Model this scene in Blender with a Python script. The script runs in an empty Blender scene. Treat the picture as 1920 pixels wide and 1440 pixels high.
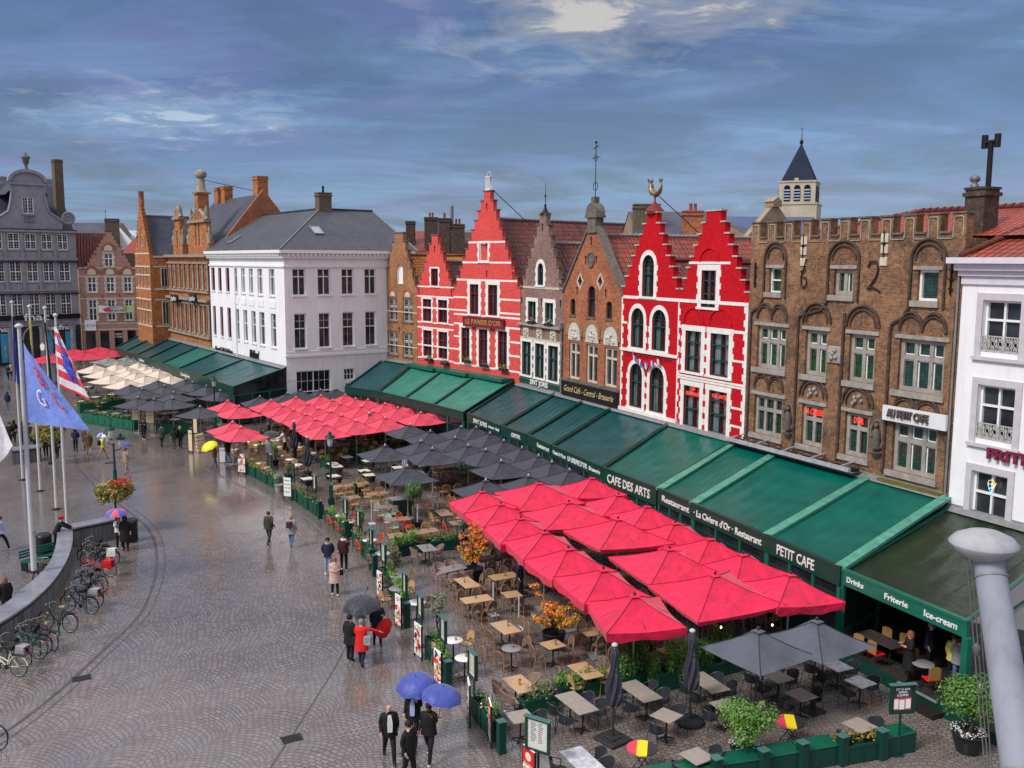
import bpy,bmesh,math,random
from mathutils import Vector,Matrix,Euler,noise
from mathutils.geometry import tessellate_polygon
S = bpy.context.scene
COL = S.collection
PI = math.pi
rnd = random.Random(7)
# ---------------- camera ----------------
F = 1770.0; H = 14.0
TH = math.atan(230 / F); RO = math.radians(.3)
cd = bpy.data.cameras.new('camera'); cam = bpy.data.objects.new('camera',cd); COL.objects.link(cam)
S.camera = cam
cd.sensor_width = 36; cd.lens = F / 1920 * 36; cd.clip_start = .1; cd.clip_end = 3000
CM = Matrix.Rotation(PI / 2 - TH,4,'X') @ Matrix.Rotation(RO,4,'Z')
cam.matrix_world = Matrix.Translation((0,0,H)) @ CM
R3 = CM.to_3x3()
# ---------------- world: overcast blue sky with torn bright clouds ----------------
W = bpy.data.worlds.new('World'); S.world = W; W.use_nodes = True
SUN_EL,SUN_AZ = math.radians(46),math.radians(232)
def sky():
 nt = W.node_tree; N = nt.nodes; L = nt.links; N.clear()
 out = N.new('ShaderNodeOutputWorld'); bg = N.new('ShaderNodeBackground'); L.new(bg.outputs[0],out.inputs[0])
 st = N.new('ShaderNodeTexSky'); st.sky_type = 'NISHITA'; st.sun_disc = False
 st.sun_elevation = SUN_EL; st.sun_rotation = SUN_AZ
 tc = N.new('ShaderNodeTexCoord')
 sep = N.new('ShaderNodeSeparateXYZ'); L.new(tc.outputs['Generated'],sep.inputs[0])
 def math_(op,a,b=None,c=None):
  n = N.new('ShaderNodeMath'); n.operation = op
  for i,v in enumerate((a,b,c)):
   if v is None: continue
   if isinstance(v,(int,float)): n.inputs[i].default_value = v
   else: L.new(v,n.inputs[i])
  return n.outputs[0]
 def ramp(fac,stops):
  r = N.new('ShaderNodeValToRGB'); L.new(fac,r.inputs[0])
  e = r.color_ramp.elements
  while len(e) < len(stops): e.new(.5)
  for k,(p,c) in zip(e,stops):
   k.position = p; k.color = (c if isinstance(c,tuple) else (c,c,c)) + (1,)
  return r.outputs[0]
 def mix(f,a,b):
  m = N.new('ShaderNodeMix'); m.data_type = 'RGBA'
  if isinstance(f,(int,float)): m.inputs[0].default_value = f
  else: L.new(f,m.inputs[0])
  for i,v in ((6,a),(7,b)):
   if isinstance(v,tuple): m.inputs[i].default_value = v + (1,)
   else: L.new(v,m.inputs[i])
  return m.outputs[2]
 zz = math_('MAXIMUM',math_('ADD',sep.outputs[2],.10),.03)
 cx = math_('DIVIDE',sep.outputs[0],zz); cy = math_('DIVIDE',sep.outputs[1],zz)
 cmb = N.new('ShaderNodeCombineXYZ'); L.new(cx,cmb.inputs[0]); L.new(cy,cmb.inputs[1])
 def cl(scale,det,loc,rough=.55,dist=0.0,sc=(1,1,1)):
  mp = N.new('ShaderNodeMapping'); mp.inputs['Location'].default_value = loc; mp.inputs['Scale'].default_value = sc
  L.new(cmb.outputs[0],mp.inputs[0])
  n = N.new('ShaderNodeTexNoise'); n.inputs['Scale'].default_value = scale; n.inputs['Detail'].default_value = det
  n.inputs['Roughness'].default_value = rough; n.inputs['Distortion'].default_value = dist
  L.new(mp.outputs[0],n.inputs[0]); return n.outputs[0]
 elev = sep.outputs[2]
 base = ramp(elev,[(0,(.105,.25,.46)),(.05,(.08,.20,.40)),(.11,(.036,.10,.26)),(.19,(.014,.042,.135)),(.33,(.007,.020,.075))])
 masses = ramp(cl(.8,7,(3,1,0),.62,.6),[(.42,0.),(.62,1.)])
 c1 = mix(math_('MULTIPLY',masses,.65),base,(.075,.13,.31))
 purple = ramp(cl(1.1,5,(9,4,0),.55,.4),[(.46,0.),(.62,1.)])
 c2 = mix(math_('MULTIPLY',purple,.55),c1,(.085,.078,.26))
 streak = ramp(cl(1.1,9,(0,7,0),.66,.5,(.5,1.3,1)),[(.48,0.),(.66,1.)])
 c2b = mix(math_('MULTIPLY',streak,.6),c2,(.14,.25,.44))
 dark = ramp(cl(.9,8,(5,12,0),.62,.6),[(.46,0.),(.60,1.)])
 c3 = mix(math_('MULTIPLY',dark,.72),c2b,(.02,.05,.125))
 def spot(px,py,rx_,rz_):
  d = (R3 @ Vector(((px - 960) / F,-(py - 720) / F,-1))).normalized()
  a = math_('DIVIDE',math_('SUBTRACT',sep.outputs[0],d.x),rx_)
  b = math_('DIVIDE',math_('SUBTRACT',sep.outputs[2],d.z),rz_)
  r = math_('SQRT',math_('ADD',math_('MULTIPLY',a,a),math_('MULTIPLY',b,b)))
  ahead = math_('GREATER_THAN',sep.outputs[1],0)
  return math_('MULTIPLY',math_('MAXIMUM',math_('SUBTRACT',1,r),0),ahead)
 torn = cl(3.2,9,(1,3,0),.62,.5)
 s1 = math_('ADD',math_('MULTIPLY',spot(1130,30,.30,.085),.56),torn)
 k1 = ramp(s1,[(.72,0.),(.92,.35),(1.12,1.)])
 c4 = mix(math_('MULTIPLY',k1,.92),c3,(.52,.46,.38))
 s2 = math_('ADD',math_('MULTIPLY',spot(330,215,.26,.06),.47),cl(5.5,9,(4,9,0),.65,.4))
 k2 = ramp(s2,[(.74,0.),(.93,.35),(1.12,1.)])
 c5 = mix(math_('MULTIPLY',k2,.62),c4,(.50,.55,.62))
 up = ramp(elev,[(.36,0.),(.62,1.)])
 c6 = mix(up,c5,(.98,.96,.98))  # sky above the view whitened and brightened, added as fill light
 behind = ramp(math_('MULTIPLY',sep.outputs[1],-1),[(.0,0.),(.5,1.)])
 c7 = mix(math_('MULTIPLY',behind,.85),c6,(.50,.51,.56))  # sky behind the camera lifted to pale grey, also added fill
 sk = N.new('ShaderNodeMixRGB'); sk.blend_type = 'ADD'; sk.inputs[0].default_value = 1
 sc_ = N.new('ShaderNodeMixRGB'); sc_.blend_type = 'MULTIPLY'; sc_.inputs[0].default_value = 1
 sc_.inputs[2].default_value = (.35,.35,.35,1)
 L.new(st.outputs[0],sc_.inputs[1])
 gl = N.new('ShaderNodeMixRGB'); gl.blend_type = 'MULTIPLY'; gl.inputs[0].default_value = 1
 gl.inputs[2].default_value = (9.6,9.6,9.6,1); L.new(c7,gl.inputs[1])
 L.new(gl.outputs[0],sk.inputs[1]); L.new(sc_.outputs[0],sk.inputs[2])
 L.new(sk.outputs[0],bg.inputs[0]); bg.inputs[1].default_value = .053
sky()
sl = bpy.data.lights.new('sun','SUN'); sl.energy = 1.5; sl.angle = math.radians(14); sl.color = (1,.95,.88)
so = bpy.data.objects.new('sun',sl); COL.objects.link(so)
so.rotation_euler = (PI / 2 - SUN_EL,0,math.radians(-52))
S.view_settings.view_transform = 'Standard'; S.view_settings.look = 'None'
S.view_settings.exposure = 1.02; S.view_settings.gamma = 1
S.cycles.max_bounces = 5; S.cycles.diffuse_bounces = 3; S.cycles.glossy_bounces = 3; S.cycles.transparent_max_bounces = 6
S.cycles.use_denoising = True
# ---------------- pixel helpers used while surveying the square from the photograph ----------------
def ray(px,py): return R3 @ Vector(((px - 960) / F,-(py - 720) / F,-1.0))
def G(px,py,z=0.0):
 r = ray(px,py); t = (z - H) / r.z; return Vector((r.x * t,r.y * t,z))
def DY(px,py,D):
 r = ray(px,py); t = D / r.y; return Vector((r.x * t,D,H + r.z * t))
# ---------------- materials ----------------
MATS = {}
class NT:
 def __init__(s,name):
  s.m = bpy.data.materials.new(name); s.m.use_nodes = True
  s.N = s.m.node_tree.nodes; s.L = s.m.node_tree.links
  s.b = s.N['Principled BSDF']
  s.tc = s.N.new('ShaderNodeTexCoord').outputs['Object']
 def n(s,t,**k):
  o = s.N.new(t)
  for a,v in k.items():
   if hasattr(o,a): setattr(o,a,v)
  return o
 def lk(s,v,i):
  if hasattr(v,'links'): s.L.new(v,i)
  elif isinstance(v,tuple) and len(v) == 3 and i.type == 'RGBA': i.default_value = v + (1,)
  else: i.default_value = v
 def math(s,op,a,b=0.0,c=None):
  o = s.N.new('ShaderNodeMath'); o.operation = op; s.lk(a,o.inputs[0]); s.lk(b,o.inputs[1])
  if c is not None: s.lk(c,o.inputs[2])
  return o.outputs[0]
 def mix(s,f,a,b,bt='MIX'):
  o = s.N.new('ShaderNodeMix'); o.data_type = 'RGBA'; o.blend_type = bt
  s.lk(f,o.inputs[0]); s.lk(a,o.inputs[6]); s.lk(b,o.inputs[7]); return o.outputs[2]
 def noise(s,sc,det=4,vec=None,rough=.55,dist=0.0):
  o = s.N.new('ShaderNodeTexNoise'); o.inputs['Scale'].default_value = sc; o.inputs['Detail'].default_value = det
  o.inputs['Roughness'].default_value = rough; o.inputs['Distortion'].default_value = dist
  s.L.new(vec if vec is not None else s.tc,o.inputs['Vector']); return o.outputs[0]
 def ramp(s,f,stops):
  r = s.N.new('ShaderNodeValToRGB'); s.L.new(f,r.inputs[0]); e = r.color_ramp.elements
  while len(e) < len(stops): e.new(.5)
  for k,(p,c) in zip(e,stops):
   k.position = p; k.color = (c if isinstance(c,tuple) else (c,c,c)) + (1,)
  return r.outputs[0]
 def bump(s,h,st=.3,dist=.02):
  o = s.N.new('ShaderNodeBump'); o.inputs['Strength'].default_value = st; o.inputs['Distance'].default_value = dist
  s.L.new(h,o.inputs['Height']); s.L.new(o.outputs[0],s.b.inputs['Normal'])
 def wallvec(s,su=1.0,sv=1.0):
  sp = s.N.new('ShaderNodeSeparateXYZ'); s.L.new(s.tc,sp.inputs[0])
  cb = s.N.new('ShaderNodeCombineXYZ')
  s.L.new(s.math('ADD',sp.outputs[0],sp.outputs[1]),cb.inputs[0]); s.L.new(sp.outputs[2],cb.inputs[1])
  return cb.outputs[0]
 def set(s,col=None,rough=None,metal=None,spec=None,coat=None):
  if col is not None: s.lk(col,s.b.inputs['Base Color'])
  if rough is not None: s.lk(rough,s.b.inputs['Roughness'])
  if metal is not None: s.b.inputs['Metallic'].default_value = metal
  if spec is not None: s.b.inputs['Specular IOR Level'].default_value = spec
  if coat is not None: s.b.inputs['Coat Weight'].default_value = coat; s.b.inputs['Coat Roughness'].default_value = .25
def M(name,col,rough=.6,var=.25,sc=3.0,bump=0.0,metal=0.0,col2=None,det=5,coat=None,spec=.25):
 if name in MATS: return MATS[name]
 t = NT(name)
 c2 = col2 if col2 else tuple(max(0,c * (1 - var)) for c in col)
 nz = t.noise(sc,det,rough=.6)
 f = t.ramp(nz,[(.35,0.),(.68,1.)])
 t.set(t.mix(f,col,c2),None,metal,spec,coat)
 t.L.new(t.math('MULTIPLY_ADD',nz,.25,rough - .12),t.b.inputs['Roughness'])
 if bump: t.bump(t.noise(sc * 6,4),bump,.02)
 MATS[name] = t.m; return t.m
def plaster(name,col,dirt):
 t = NT(name); mp = t.N.new('ShaderNodeMapping'); mp.inputs['Scale'].default_value = (1.6,1.6,.16); t.L.new(t.tc,mp.inputs[0])
 st = t.ramp(t.noise(1.5,6,mp.outputs[0],.65),[(.48,0.),(.74,1.)]); pt = t.ramp(t.noise(.5,6,rough=.65),[(.42,0.),(.7,1.)])
 c = t.mix(t.math('MULTIPLY',st,.38),col,dirt); c = t.mix(t.math('MULTIPLY',pt,.22),c,dirt); t.set(c,.65,spec=.2); t.bump(t.noise(2.5,5),.15,.02); MATS[name] = t.m; return t.m
def brickmat(name,c1,c2,mortar,bw=.24,bh=.075,rough=.8,grime=(.12,.10,.09),gr=.35,mort=.012,spot=None,bigs=.45,dk=.7,lt=.5):
 if name in MATS: return MATS[name]
 t = NT(name); v = t.wallvec()
 b = t.N.new('ShaderNodeTexBrick'); t.L.new(v,b.inputs['Vector'])
 b.inputs['Scale'].default_value = 1; b.inputs['Brick Width'].default_value = bw; b.inputs['Row Height'].default_value = bh
 b.inputs['Mortar Size'].default_value = mort; b.inputs['Mortar Smooth'].default_value = .3; b.inputs['Bias'].default_value = -.1
 t.lk(c1,b.inputs['Color1']); t.lk(c2,b.inputs['Color2']); t.lk(mortar,b.inputs['Mortar'])
 big = t.ramp(t.noise(bigs,7,rough=.68),[(.40,0.),(.66,1.)])
 col = t.mix(t.math('MULTIPLY',big,gr),b.outputs['Color'],grime)
 if bigs < .4: col = t.mix(t.math('MULTIPLY',t.ramp(t.noise(.7,6,rough=.7,dist=.5),[(.5,0.),(.66,1.)]),.45),col,(.42,.25,.13))
 fine = t.ramp(t.noise(4.5,5,rough=.8),[(.5,0.),(.66,1.)])
 spk = t.ramp(t.noise(5.5,5,rough=.8,dist=.3),[(.34,1.),(.48,0.)]); col = t.mix(t.math('MULTIPLY',spk,dk),col,grime)
 col = t.mix(t.math('MULTIPLY',fine,lt),col,spot or tuple(min(1,c * 1.7 + .03) for c in c1))
 t.set(col,rough,spec=.12); t.bump(b.outputs['Fac'],-.6,.015)
 MATS[name] = t.m; return t.m
def tilemat(name,c1,c2,moss=(.10,.06,.045),w=.34,h=.44,rough=.5):
 """pantiles laid down a slope: object X runs up-down or along by the mesh's own UV"""
 if name in MATS: return MATS[name]
 t = NT(name)
 uv = t.N.new('ShaderNodeUVMap').outputs[0]
 b = t.N.new('ShaderNodeTexBrick'); t.L.new(uv,b.inputs['Vector']); b.offset = 0
 b.inputs['Scale'].default_value = 1; b.inputs['Brick Width'].default_value = w; b.inputs['Row Height'].default_value = h
 b.inputs['Mortar Size'].default_value = .035; b.inputs['Bias'].default_value = 0
 t.lk(c1,b.inputs['Color1']); t.lk(c2,b.inputs['Color2']); t.lk(tuple(c * .18 for c in c1),b.inputs['Mortar'])
 sp = t.N.new('ShaderNodeSeparateXYZ'); t.L.new(uv,sp.inputs[0])
 u = t.math('SINE',t.math('MULTIPLY',sp.outputs[0],2 * PI / w))
 vv = t.math('FRACT',t.math('DIVIDE',sp.outputs[1],h))
 hgt = t.math('ADD',t.math('MULTIPLY',u,.5),t.math('MULTIPLY',vv,-1.0))
 big = t.ramp(t.noise(.7,5),[(.42,0.),(.7,1.)])
 t.set(t.mix(t.math('MULTIPLY',big,.3),b.outputs['Color'],moss),rough,spec=.3)
 t.bump(hgt,1.0,.10)
 MATS[name] = t.m; return t.m
def slatemat(name,c=(.055,.058,.075)):
 if name in MATS: return MATS[name]
 t = NT(name); uv = t.N.new('ShaderNodeUVMap').outputs[0]
 b = t.N.new('ShaderNodeTexBrick'); t.L.new(uv,b.inputs['Vector'])
 b.inputs['Scale'].default_value = 1; b.inputs['Brick Width'].default_value = .3; b.inputs['Row Height'].default_value = .2
 b.inputs['Mortar Size'].default_value = .008
 t.lk(c,b.inputs['Color1']); t.lk(tuple(x * 1.35 for x in c),b.inputs['Color2']); t.lk(tuple(x * .4 for x in c),b.inputs['Mortar'])
 big = t.ramp(t.noise(.35,7,rough=.65),[(.4,0.),(.75,1.)])
 t.set(t.mix(t.math('MULTIPLY',big,.45),b.outputs['Color'],(.11,.11,.125)),.5,spec=.2)
 t.bump(b.outputs['Fac'],-.4,.01); MATS[name] = t.m; return t.m
def emis(name,col,st):
 if name in MATS: return MATS[name]
 t = NT(name); t.set((.02,.02,.02),.5); t.b.inputs['Emission Color'].default_value = col + (1,)
 t.b.inputs['Emission Strength'].default_value = st; MATS[name] = t.m; return t.m
def glassmat():
 t = NT('window_glass_dark'); nz = t.noise(.6,3)
 t.set(t.mix(t.ramp(nz,[(.4,0.),(.6,1.)]),(.012,.014,.018),(.035,.04,.05)),.06,spec=.55)
 t.bump(t.noise(1.6,2),.05,.05); MATS['glass'] = t.m
 t = NT('window_glass_clear')
 mx = t.N.new('ShaderNodeMixShader'); tr = t.N.new('ShaderNodeBsdfTransparent'); gl = t.N.new('ShaderNodeBsdfGlossy')
 gl.inputs['Roughness'].default_value = .04; tr.inputs[0].default_value = (.8,.84,.86,1)
 mx.inputs[0].default_value = .16; t.L.new(tr.outputs[0],mx.inputs[1]); t.L.new(gl.outputs[0],mx.inputs[2])
 t.L.new(mx.outputs[0],t.N['Material Output'].inputs[0]); MATS['clear'] = t.m
 t = NT('window_glass_leaded'); v = t.wallvec()
 b = t.N.new('ShaderNodeTexBrick'); t.L.new(v,b.inputs['Vector']); b.offset = 0
 b.inputs['Scale'].default_value = 1; b.inputs['Brick Width'].default_value = .16; b.inputs['Row Height'].default_value = .16
 b.inputs['Mortar Size'].default_value = .009; t.lk((.02,.075,.045),b.inputs['Color1']); t.lk((.015,.03,.035),b.inputs['Color2'])
 t.lk((.01,.01,.01),b.inputs['Mortar']); t.set(b.outputs['Color'],.12,spec=.6); MATS['leaded'] = t.m
 t = NT('window_glass_green'); v = t.wallvec()
 b = t.N.new('ShaderNodeTexBrick'); t.L.new(v,b.inputs['Vector']); b.offset = 0
 b.inputs['Scale'].default_value = 1; b.inputs['Brick Width'].default_value = .16; b.inputs['Row Height'].default_value = .16
 b.inputs['Mortar Size'].default_value = .009; t.lk((.015,.085,.015),b.inputs['Color1']); t.lk((.012,.03,.02),b.inputs['Color2'])
 t.lk((.01,.01,.01),b.inputs['Mortar']); t.set(b.outputs['Color'],.12,spec=.6); MATS['greenglass'] = t.m
glassmat()
# ---------------- mesh helpers ----------------
class MB:
 def __init__(s): s.v = []; s.f = []; s.mi = []; s.uv = {}; s.cur = 0; s.sm = set()
 def add(s,vs,fs,uvs=None,smooth=False):
  o = len(s.v); s.v += [tuple(q) for q in vs]
  for k,f in enumerate(fs):
   if uvs: s.uv[len(s.f)] = uvs[k]
   if smooth: s.sm.add(len(s.f))
   s.f.append([i + o for i in f]); s.mi.append(s.cur)
  return s
 def box(s,x0,x1,y0,y1,z0,z1,mat=None):
  vs = [(x0,y0,z0),(x1,y0,z0),(x1,y1,z0),(x0,y1,z0),(x0,y0,z1),(x1,y0,z1),(x1,y1,z1),(x0,y1,z1)]
  if mat is not None: vs = [mat @ Vector(v) for v in vs]
  return s.add(vs,[(3,2,1,0),(4,5,6,7),(0,1,5,4),(1,2,6,5),(2,3,7,6),(3,0,4,7)])
 def bevbox(s,x0,x1,y0,y1,z0,z1,b=.02,mat=None):
  vs = []
  for z,i in ((z0,0),(z0 + b,1),(z1 - b,1),(z1,0)):
   q = b * (1 - i)
   vs += [(x0 + q,y0 + q,z),(x1 - q,y0 + q,z),(x1 - q,y1 - q,z),(x0 + q,y1 - q,z)]
  if mat is not None: vs = [mat @ Vector(v) for v in vs]
  fs = [(3,2,1,0),(12,13,14,15)]
  for r in range(3):
   for k in range(4): fs.append((r * 4 + k,r * 4 + (k + 1) % 4,r * 4 + 4 + (k + 1) % 4,r * 4 + 4 + k))
  return s.add(vs,fs)
 def tube(s,pts,rad,n=8,cap=True,closed=False,smooth=True):
  pts = [Vector(p) for p in pts]; m = len(pts)
  if not isinstance(rad,(list,tuple)): rad = [rad] * m
  vs = []; pr = None
  for i,p in enumerate(pts):
   if closed: t = pts[(i + 1) % m] - pts[i - 1]
   else: t = pts[min(i + 1,m - 1)] - pts[max(i - 1,0)]
   t.normalize() if t.length > 0 else None
   if pr is None:
    a = Vector((0,0,1)) if abs(t.z) < .9 else Vector((1,0,0))
    u = t.cross(a).normalized()
   else:
    u = (pr - t * pr.dot(t)); u = u.normalized() if u.length > 1e-6 else t.orthogonal().normalized()
   pr = u; w = t.cross(u)
   for k in range(n):
    an = 2 * PI * k / n; vs.append(p + (u * math.cos(an) + w * math.sin(an)) * rad[i])
  fs = []
  for i in range(m if closed else m - 1):
   j = (i + 1) % m
   for k in range(n): fs.append((i * n + k,i * n + (k + 1) % n,j * n + (k + 1) % n,j * n + k))
  s.add(vs,fs,smooth=smooth)
  if cap and not closed:
   s.add(vs[:n],[tuple(range(n))[::-1]]); s.add(vs[-n:],[tuple(range(n))])
  return s
 def bar(s,a,b,w,h=None):
  a = Vector(a); b = Vector(b); h = h or w; d = (b - a); l = d.length; q = d.to_track_quat('Z','Y').to_matrix().to_4x4()
  return s.box(-w / 2,w / 2,-h / 2,h / 2,0,l,Matrix.Translation(a) @ q)
 def lathe(s,prof,n=12,c=(0,0,0),smooth=True,sx=1,sy=1):
  vs = []; fs = []
  for r,z in prof:
   for k in range(n):
    a = 2 * PI * k / n; vs.append((c[0] + r * math.cos(a) * sx,c[1] + r * math.sin(a) * sy,c[2] + z))
  for i in range(len(prof) - 1):
   for k in range(n): fs.append((i * n + k,i * n + (k + 1) % n,i * n + n + (k + 1) % n,i * n + n + k))
  s.add(vs,fs,smooth=smooth)
  if prof[0][0] > 1e-4: s.add(vs[:n],[tuple(range(n))[::-1]])
  if prof[-1][0] > 1e-4: s.add(vs[-n:],[tuple(range(n))])
  return s
 def quad(s,a,b,c,d,uv=None): return s.add([a,b,c,d],[(0,1,2,3)],[uv] if uv else None)
 def slab(s,outer,holes,y0,y1,reveal=None):
  """upright slab: outline and holes in (x,z), front at y0, back at y1; holes get reveals to depth reveal (or y1)"""
  def cl(p):
   q = []
   for a in p:
    if not q or (abs(a[0] - q[-1][0]) + abs(a[1] - q[-1][1])) > 1e-5: q.append(a)
   return q
  loops = [cl(outer)] + [cl(h) for h in holes]
  V = [[Vector((x,z,0)) for x,z in l] for l in loops]
  tri = tessellate_polygon(V)
  flat = [p for l in loops for p in l]; n = len(flat)
  fr = [(x,y0,z) for x,z in flat]; bk = [(x,y1,z) for x,z in flat]
  fs = []
  for a,b,c in tri:
   A,B,C = flat[a],flat[b],flat[c]
   ar = (B[0] - A[0]) * (C[1] - A[1]) - (C[0] - A[0]) * (B[1] - A[1])
   if abs(ar) < 1e-9: continue
   fs.append((a,b,c) if ar > 0 else (a,c,b))
  s.add(fr,fs)
  if reveal is None: s.add(bk,[tuple(reversed(f)) for f in fs])
  else:
   ob = [(x,y1,z) for x,z in loops[0]]
   t2 = tessellate_polygon([V[0]])
   f2 = []
   for a,b,c in t2:
    A,B,C = loops[0][a],loops[0][b],loops[0][c]
    ar = (B[0] - A[0]) * (C[1] - A[1]) - (C[0] - A[0]) * (B[1] - A[1])
    if abs(ar) < 1e-9: continue
    f2.append((a,c,b) if ar > 0 else (a,b,c))
   s.add(ob,f2)
  for li,l in enumerate(loops):
   m = len(l); yy = y1 if li == 0 or reveal is None else y0 + reveal
   ar = sum(l[k][0] * l[(k + 1) % m][1] - l[(k + 1) % m][0] * l[k][1] for k in range(m))
   flip = (ar > 0) != (li > 0)
   for k in range(m):
    a = l[k]; b = l[(k + 1) % m]
    q = [(a[0],y0,a[1]),(a[0],yy,a[1]),(b[0],yy,b[1]),(b[0],y0,b[1])]
    s.add(q,[(3,2,1,0)] if flip else [(0,1,2,3)])
  return s
 def build(s,name,mat,parent=None,smooth=False,matrix=None):
  me = bpy.data.meshes.new(name); me.from_pydata(s.v,[],s.f)
  ms = mat if isinstance(mat,(list,tuple)) else [mat]
  for m in ms: me.materials.append(m)
  me.polygons.foreach_set('material_index',s.mi)
  if smooth: me.polygons.foreach_set('use_smooth',[True] * len(s.f))
  elif s.sm: me.polygons.foreach_set('use_smooth',[k in s.sm for k in range(len(s.f))])
  if s.uv:
   ul = me.uv_layers.new(name='UVMap')
   for k,p in enumerate(me.polygons):
    u = s.uv.get(k)
    if u:
     for j,li in enumerate(p.loop_indices): ul.data[li].uv = u[j]
  me.update()
  o = bpy.data.objects.new(name,me); COL.objects.link(o)
  if parent is not None: o.parent = parent
  if matrix is not None: o.matrix_local = matrix
  return o
def tag(o,label=None,cat=None,group=None,kind=None):
 if label: o['label'] = label
 if cat: o['category'] = cat
 if group: o['group'] = group
 if kind: o['kind'] = kind
 return o
def empty(name,loc=(0,0,0),rz=0.0,label=None,cat=None,group=None):
 o = bpy.data.objects.new(name,None); COL.objects.link(o); o.empty_display_size = .2
 o.location = loc; o.rotation_euler = (0,0,rz); return tag(o,label,cat,group)
KIDS = {}
def copy_tree(root,loc,rz=0.0,label=None,group=None,scale=None):
 if root.name not in KIDS:
  def grab(o): return (o,[grab(c) for c in o.children])
  KIDS[root.name] = grab(root)[1]
 def cp(o,kids,par):
  c = o.copy(); COL.objects.link(c)
  if par is not None: c.parent = par
  for k,kk in kids: cp(k,kk,c)
  return c
 r = cp(root,KIDS[root.name],None)
 r.location = loc; r.rotation_euler = (0,0,rz)
 if scale: r.scale = scale if isinstance(scale,(tuple,list)) else (scale,) * 3
 if label: r['label'] = label
 if group: r['group'] = group
 return r
USED = {}
def place(maker,key,loc,rz,label,group=None,scale=None):
 """first use builds and moves the original, later ones copy it"""
 if key not in USED:
  o = maker(); USED[key] = o
  def grab(q): return (q,[grab(c) for c in q.children])
  KIDS[o.name] = grab(o)[1]
  o.location = loc; o.rotation_euler = (0,0,rz); o['label'] = label
  if group: o['group'] = group
  if scale: o.scale = scale if isinstance(scale,(tuple,list)) else (scale,) * 3
  return o
 o = copy_tree(USED[key],loc,rz,label,group,scale or (1,1,1))
 return o
def textmesh(txt,size,ext=.01,bold=0.0,ax='CENTER',shear=0.0):
 c = bpy.data.curves.new('lettering','FONT'); c.body = txt; c.size = size; c.extrude = ext
 c.offset = bold; c.align_x = ax; c.align_y = 'CENTER'; c.resolution_u = 2; c.shear = shear
 o = bpy.data.objects.new('lettering',c); COL.objects.link(o)
 dg = bpy.context.evaluated_depsgraph_get(); me = bpy.data.meshes.new_from_object(o.evaluated_get(dg))
 bpy.data.objects.remove(o); bpy.data.curves.remove(c); return me
def text(txt,mat,parent,loc,size,width=None,rot=(PI / 2,0,0),ext=.01,bold=0.0,name='lettering',shear=0.0):
 me = textmesh(txt,size,ext,bold,shear=shear); me.materials.clear(); me.materials.append(mat)
 if width and len(me.vertices):
  xs = [v.co.x for v in me.vertices]; w = max(xs) - min(xs)
  k = width / w
  for v in me.vertices: v.co.x *= k
 o = bpy.data.objects.new(name,me); COL.objects.link(o); o.parent = parent; o.location = loc; o.rotation_euler = rot
 return o
# ---------------- house kit ----------------
white = plaster('white_render',(.82,.82,.86),(.52,.51,.53))
white_trim = M('white_trim',(.82,.80,.76),.55,.18,2.5)
cream_trim = M('cream_stone',(.62,.56,.46),.7,.3,3)
stone = M('grey_stone',(.36,.33,.30),.8,.35,3)
stone_d = M('weathered_stone',(.17,.15,.13),.85,.45,4)
lead = M('lead_flashing',(.23,.23,.24),.5,.3,3)
iron = M('black_iron',(.012,.012,.013),.45,.1,5)
fr_white = M('white_window_paint',(.80,.80,.80),.4,.05)
fr_red = M('dark_red_window_paint',(.19,.022,.03),.4,.1)
fr_green = M('dark_green_window_paint',(.015,.062,.052),.4,.1)
fr_dark = M('dark_wood_frame',(.055,.035,.028),.5,.2)
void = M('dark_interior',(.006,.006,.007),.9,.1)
curtain = M('net_curtain',(.62,.62,.62),.9,.25,9)
bk_red = brickmat('scarlet_painted_brick',(.60,.008,.018),(.50,.006,.014),(.33,.005,.012),bw=.3,bh=.1,gr=.35,grime=(.34,.006,.014),mort=.012,spot=(.72,.05,.05),dk=.45,lt=.3)
bk_coral = brickmat('coral_painted_brick',(.74,.10,.085),(.64,.075,.07),(.46,.05,.05),bw=.3,bh=.1,gr=.45,grime=(.48,.04,.04),mort=.012,spot=(.80,.22,.18),dk=.5,lt=.4)
bk_org = brickmat('orange_brown_brick',(.42,.17,.06),(.22,.08,.036),(.38,.28,.20),bw=.28,bh=.095,gr=.6,grime=(.10,.055,.035))
bk_grey = brickmat('grey_mauve_brick',(.31,.17,.14),(.15,.09,.08),(.32,.27,.25),bw=.28,bh=.095,gr=.6,grime=(.10,.065,.055))
bk_sienna = brickmat('sienna_brick',(.46,.13,.052),(.24,.065,.032),(.34,.24,.17),bw=.28,bh=.095,gr=.6,grime=(.11,.045,.03))
bk_brown = brickmat('old_brown_brick',(.27,.12,.058),(.13,.060,.036),(.27,.20,.14),bw=.28,bh=.095,gr=.85,grime=(.055,.034,.024),spot=(.46,.30,.17),bigs=.38)
bk_pink = brickmat('pink_old_brick',(.42,.22,.17),(.31,.15,.12),(.34,.26,.22),gr=.35,grime=(.16,.09,.075))
bk_dark = brickmat('sooty_brick',(.10,.062,.048),(.06,.04,.034),(.055,.048,.044),gr=.4,grime=(.03,.025,.022))
bk_fire = brickmat('bright_orange_brick',(.46,.16,.05),(.26,.08,.032),(.44,.33,.22),bw=.5,bh=.22,gr=.6,grime=(.16,.07,.035))
grey_paint = M('blue_grey_stone_paint',(.30,.295,.34),.6,.25,1.2)
tile_brown = tilemat('brown_red_pantiles',(.24,.045,.034),(.105,.026,.026))
tile_red = tilemat('red_pantiles',(.44,.085,.045),(.24,.05,.036),moss=(.16,.06,.045))
tile_new = tilemat('new_orange_red_pantiles',(.55,.085,.05),(.38,.06,.04),moss=(.32,.07,.05),w=.3,h=.36)
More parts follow.
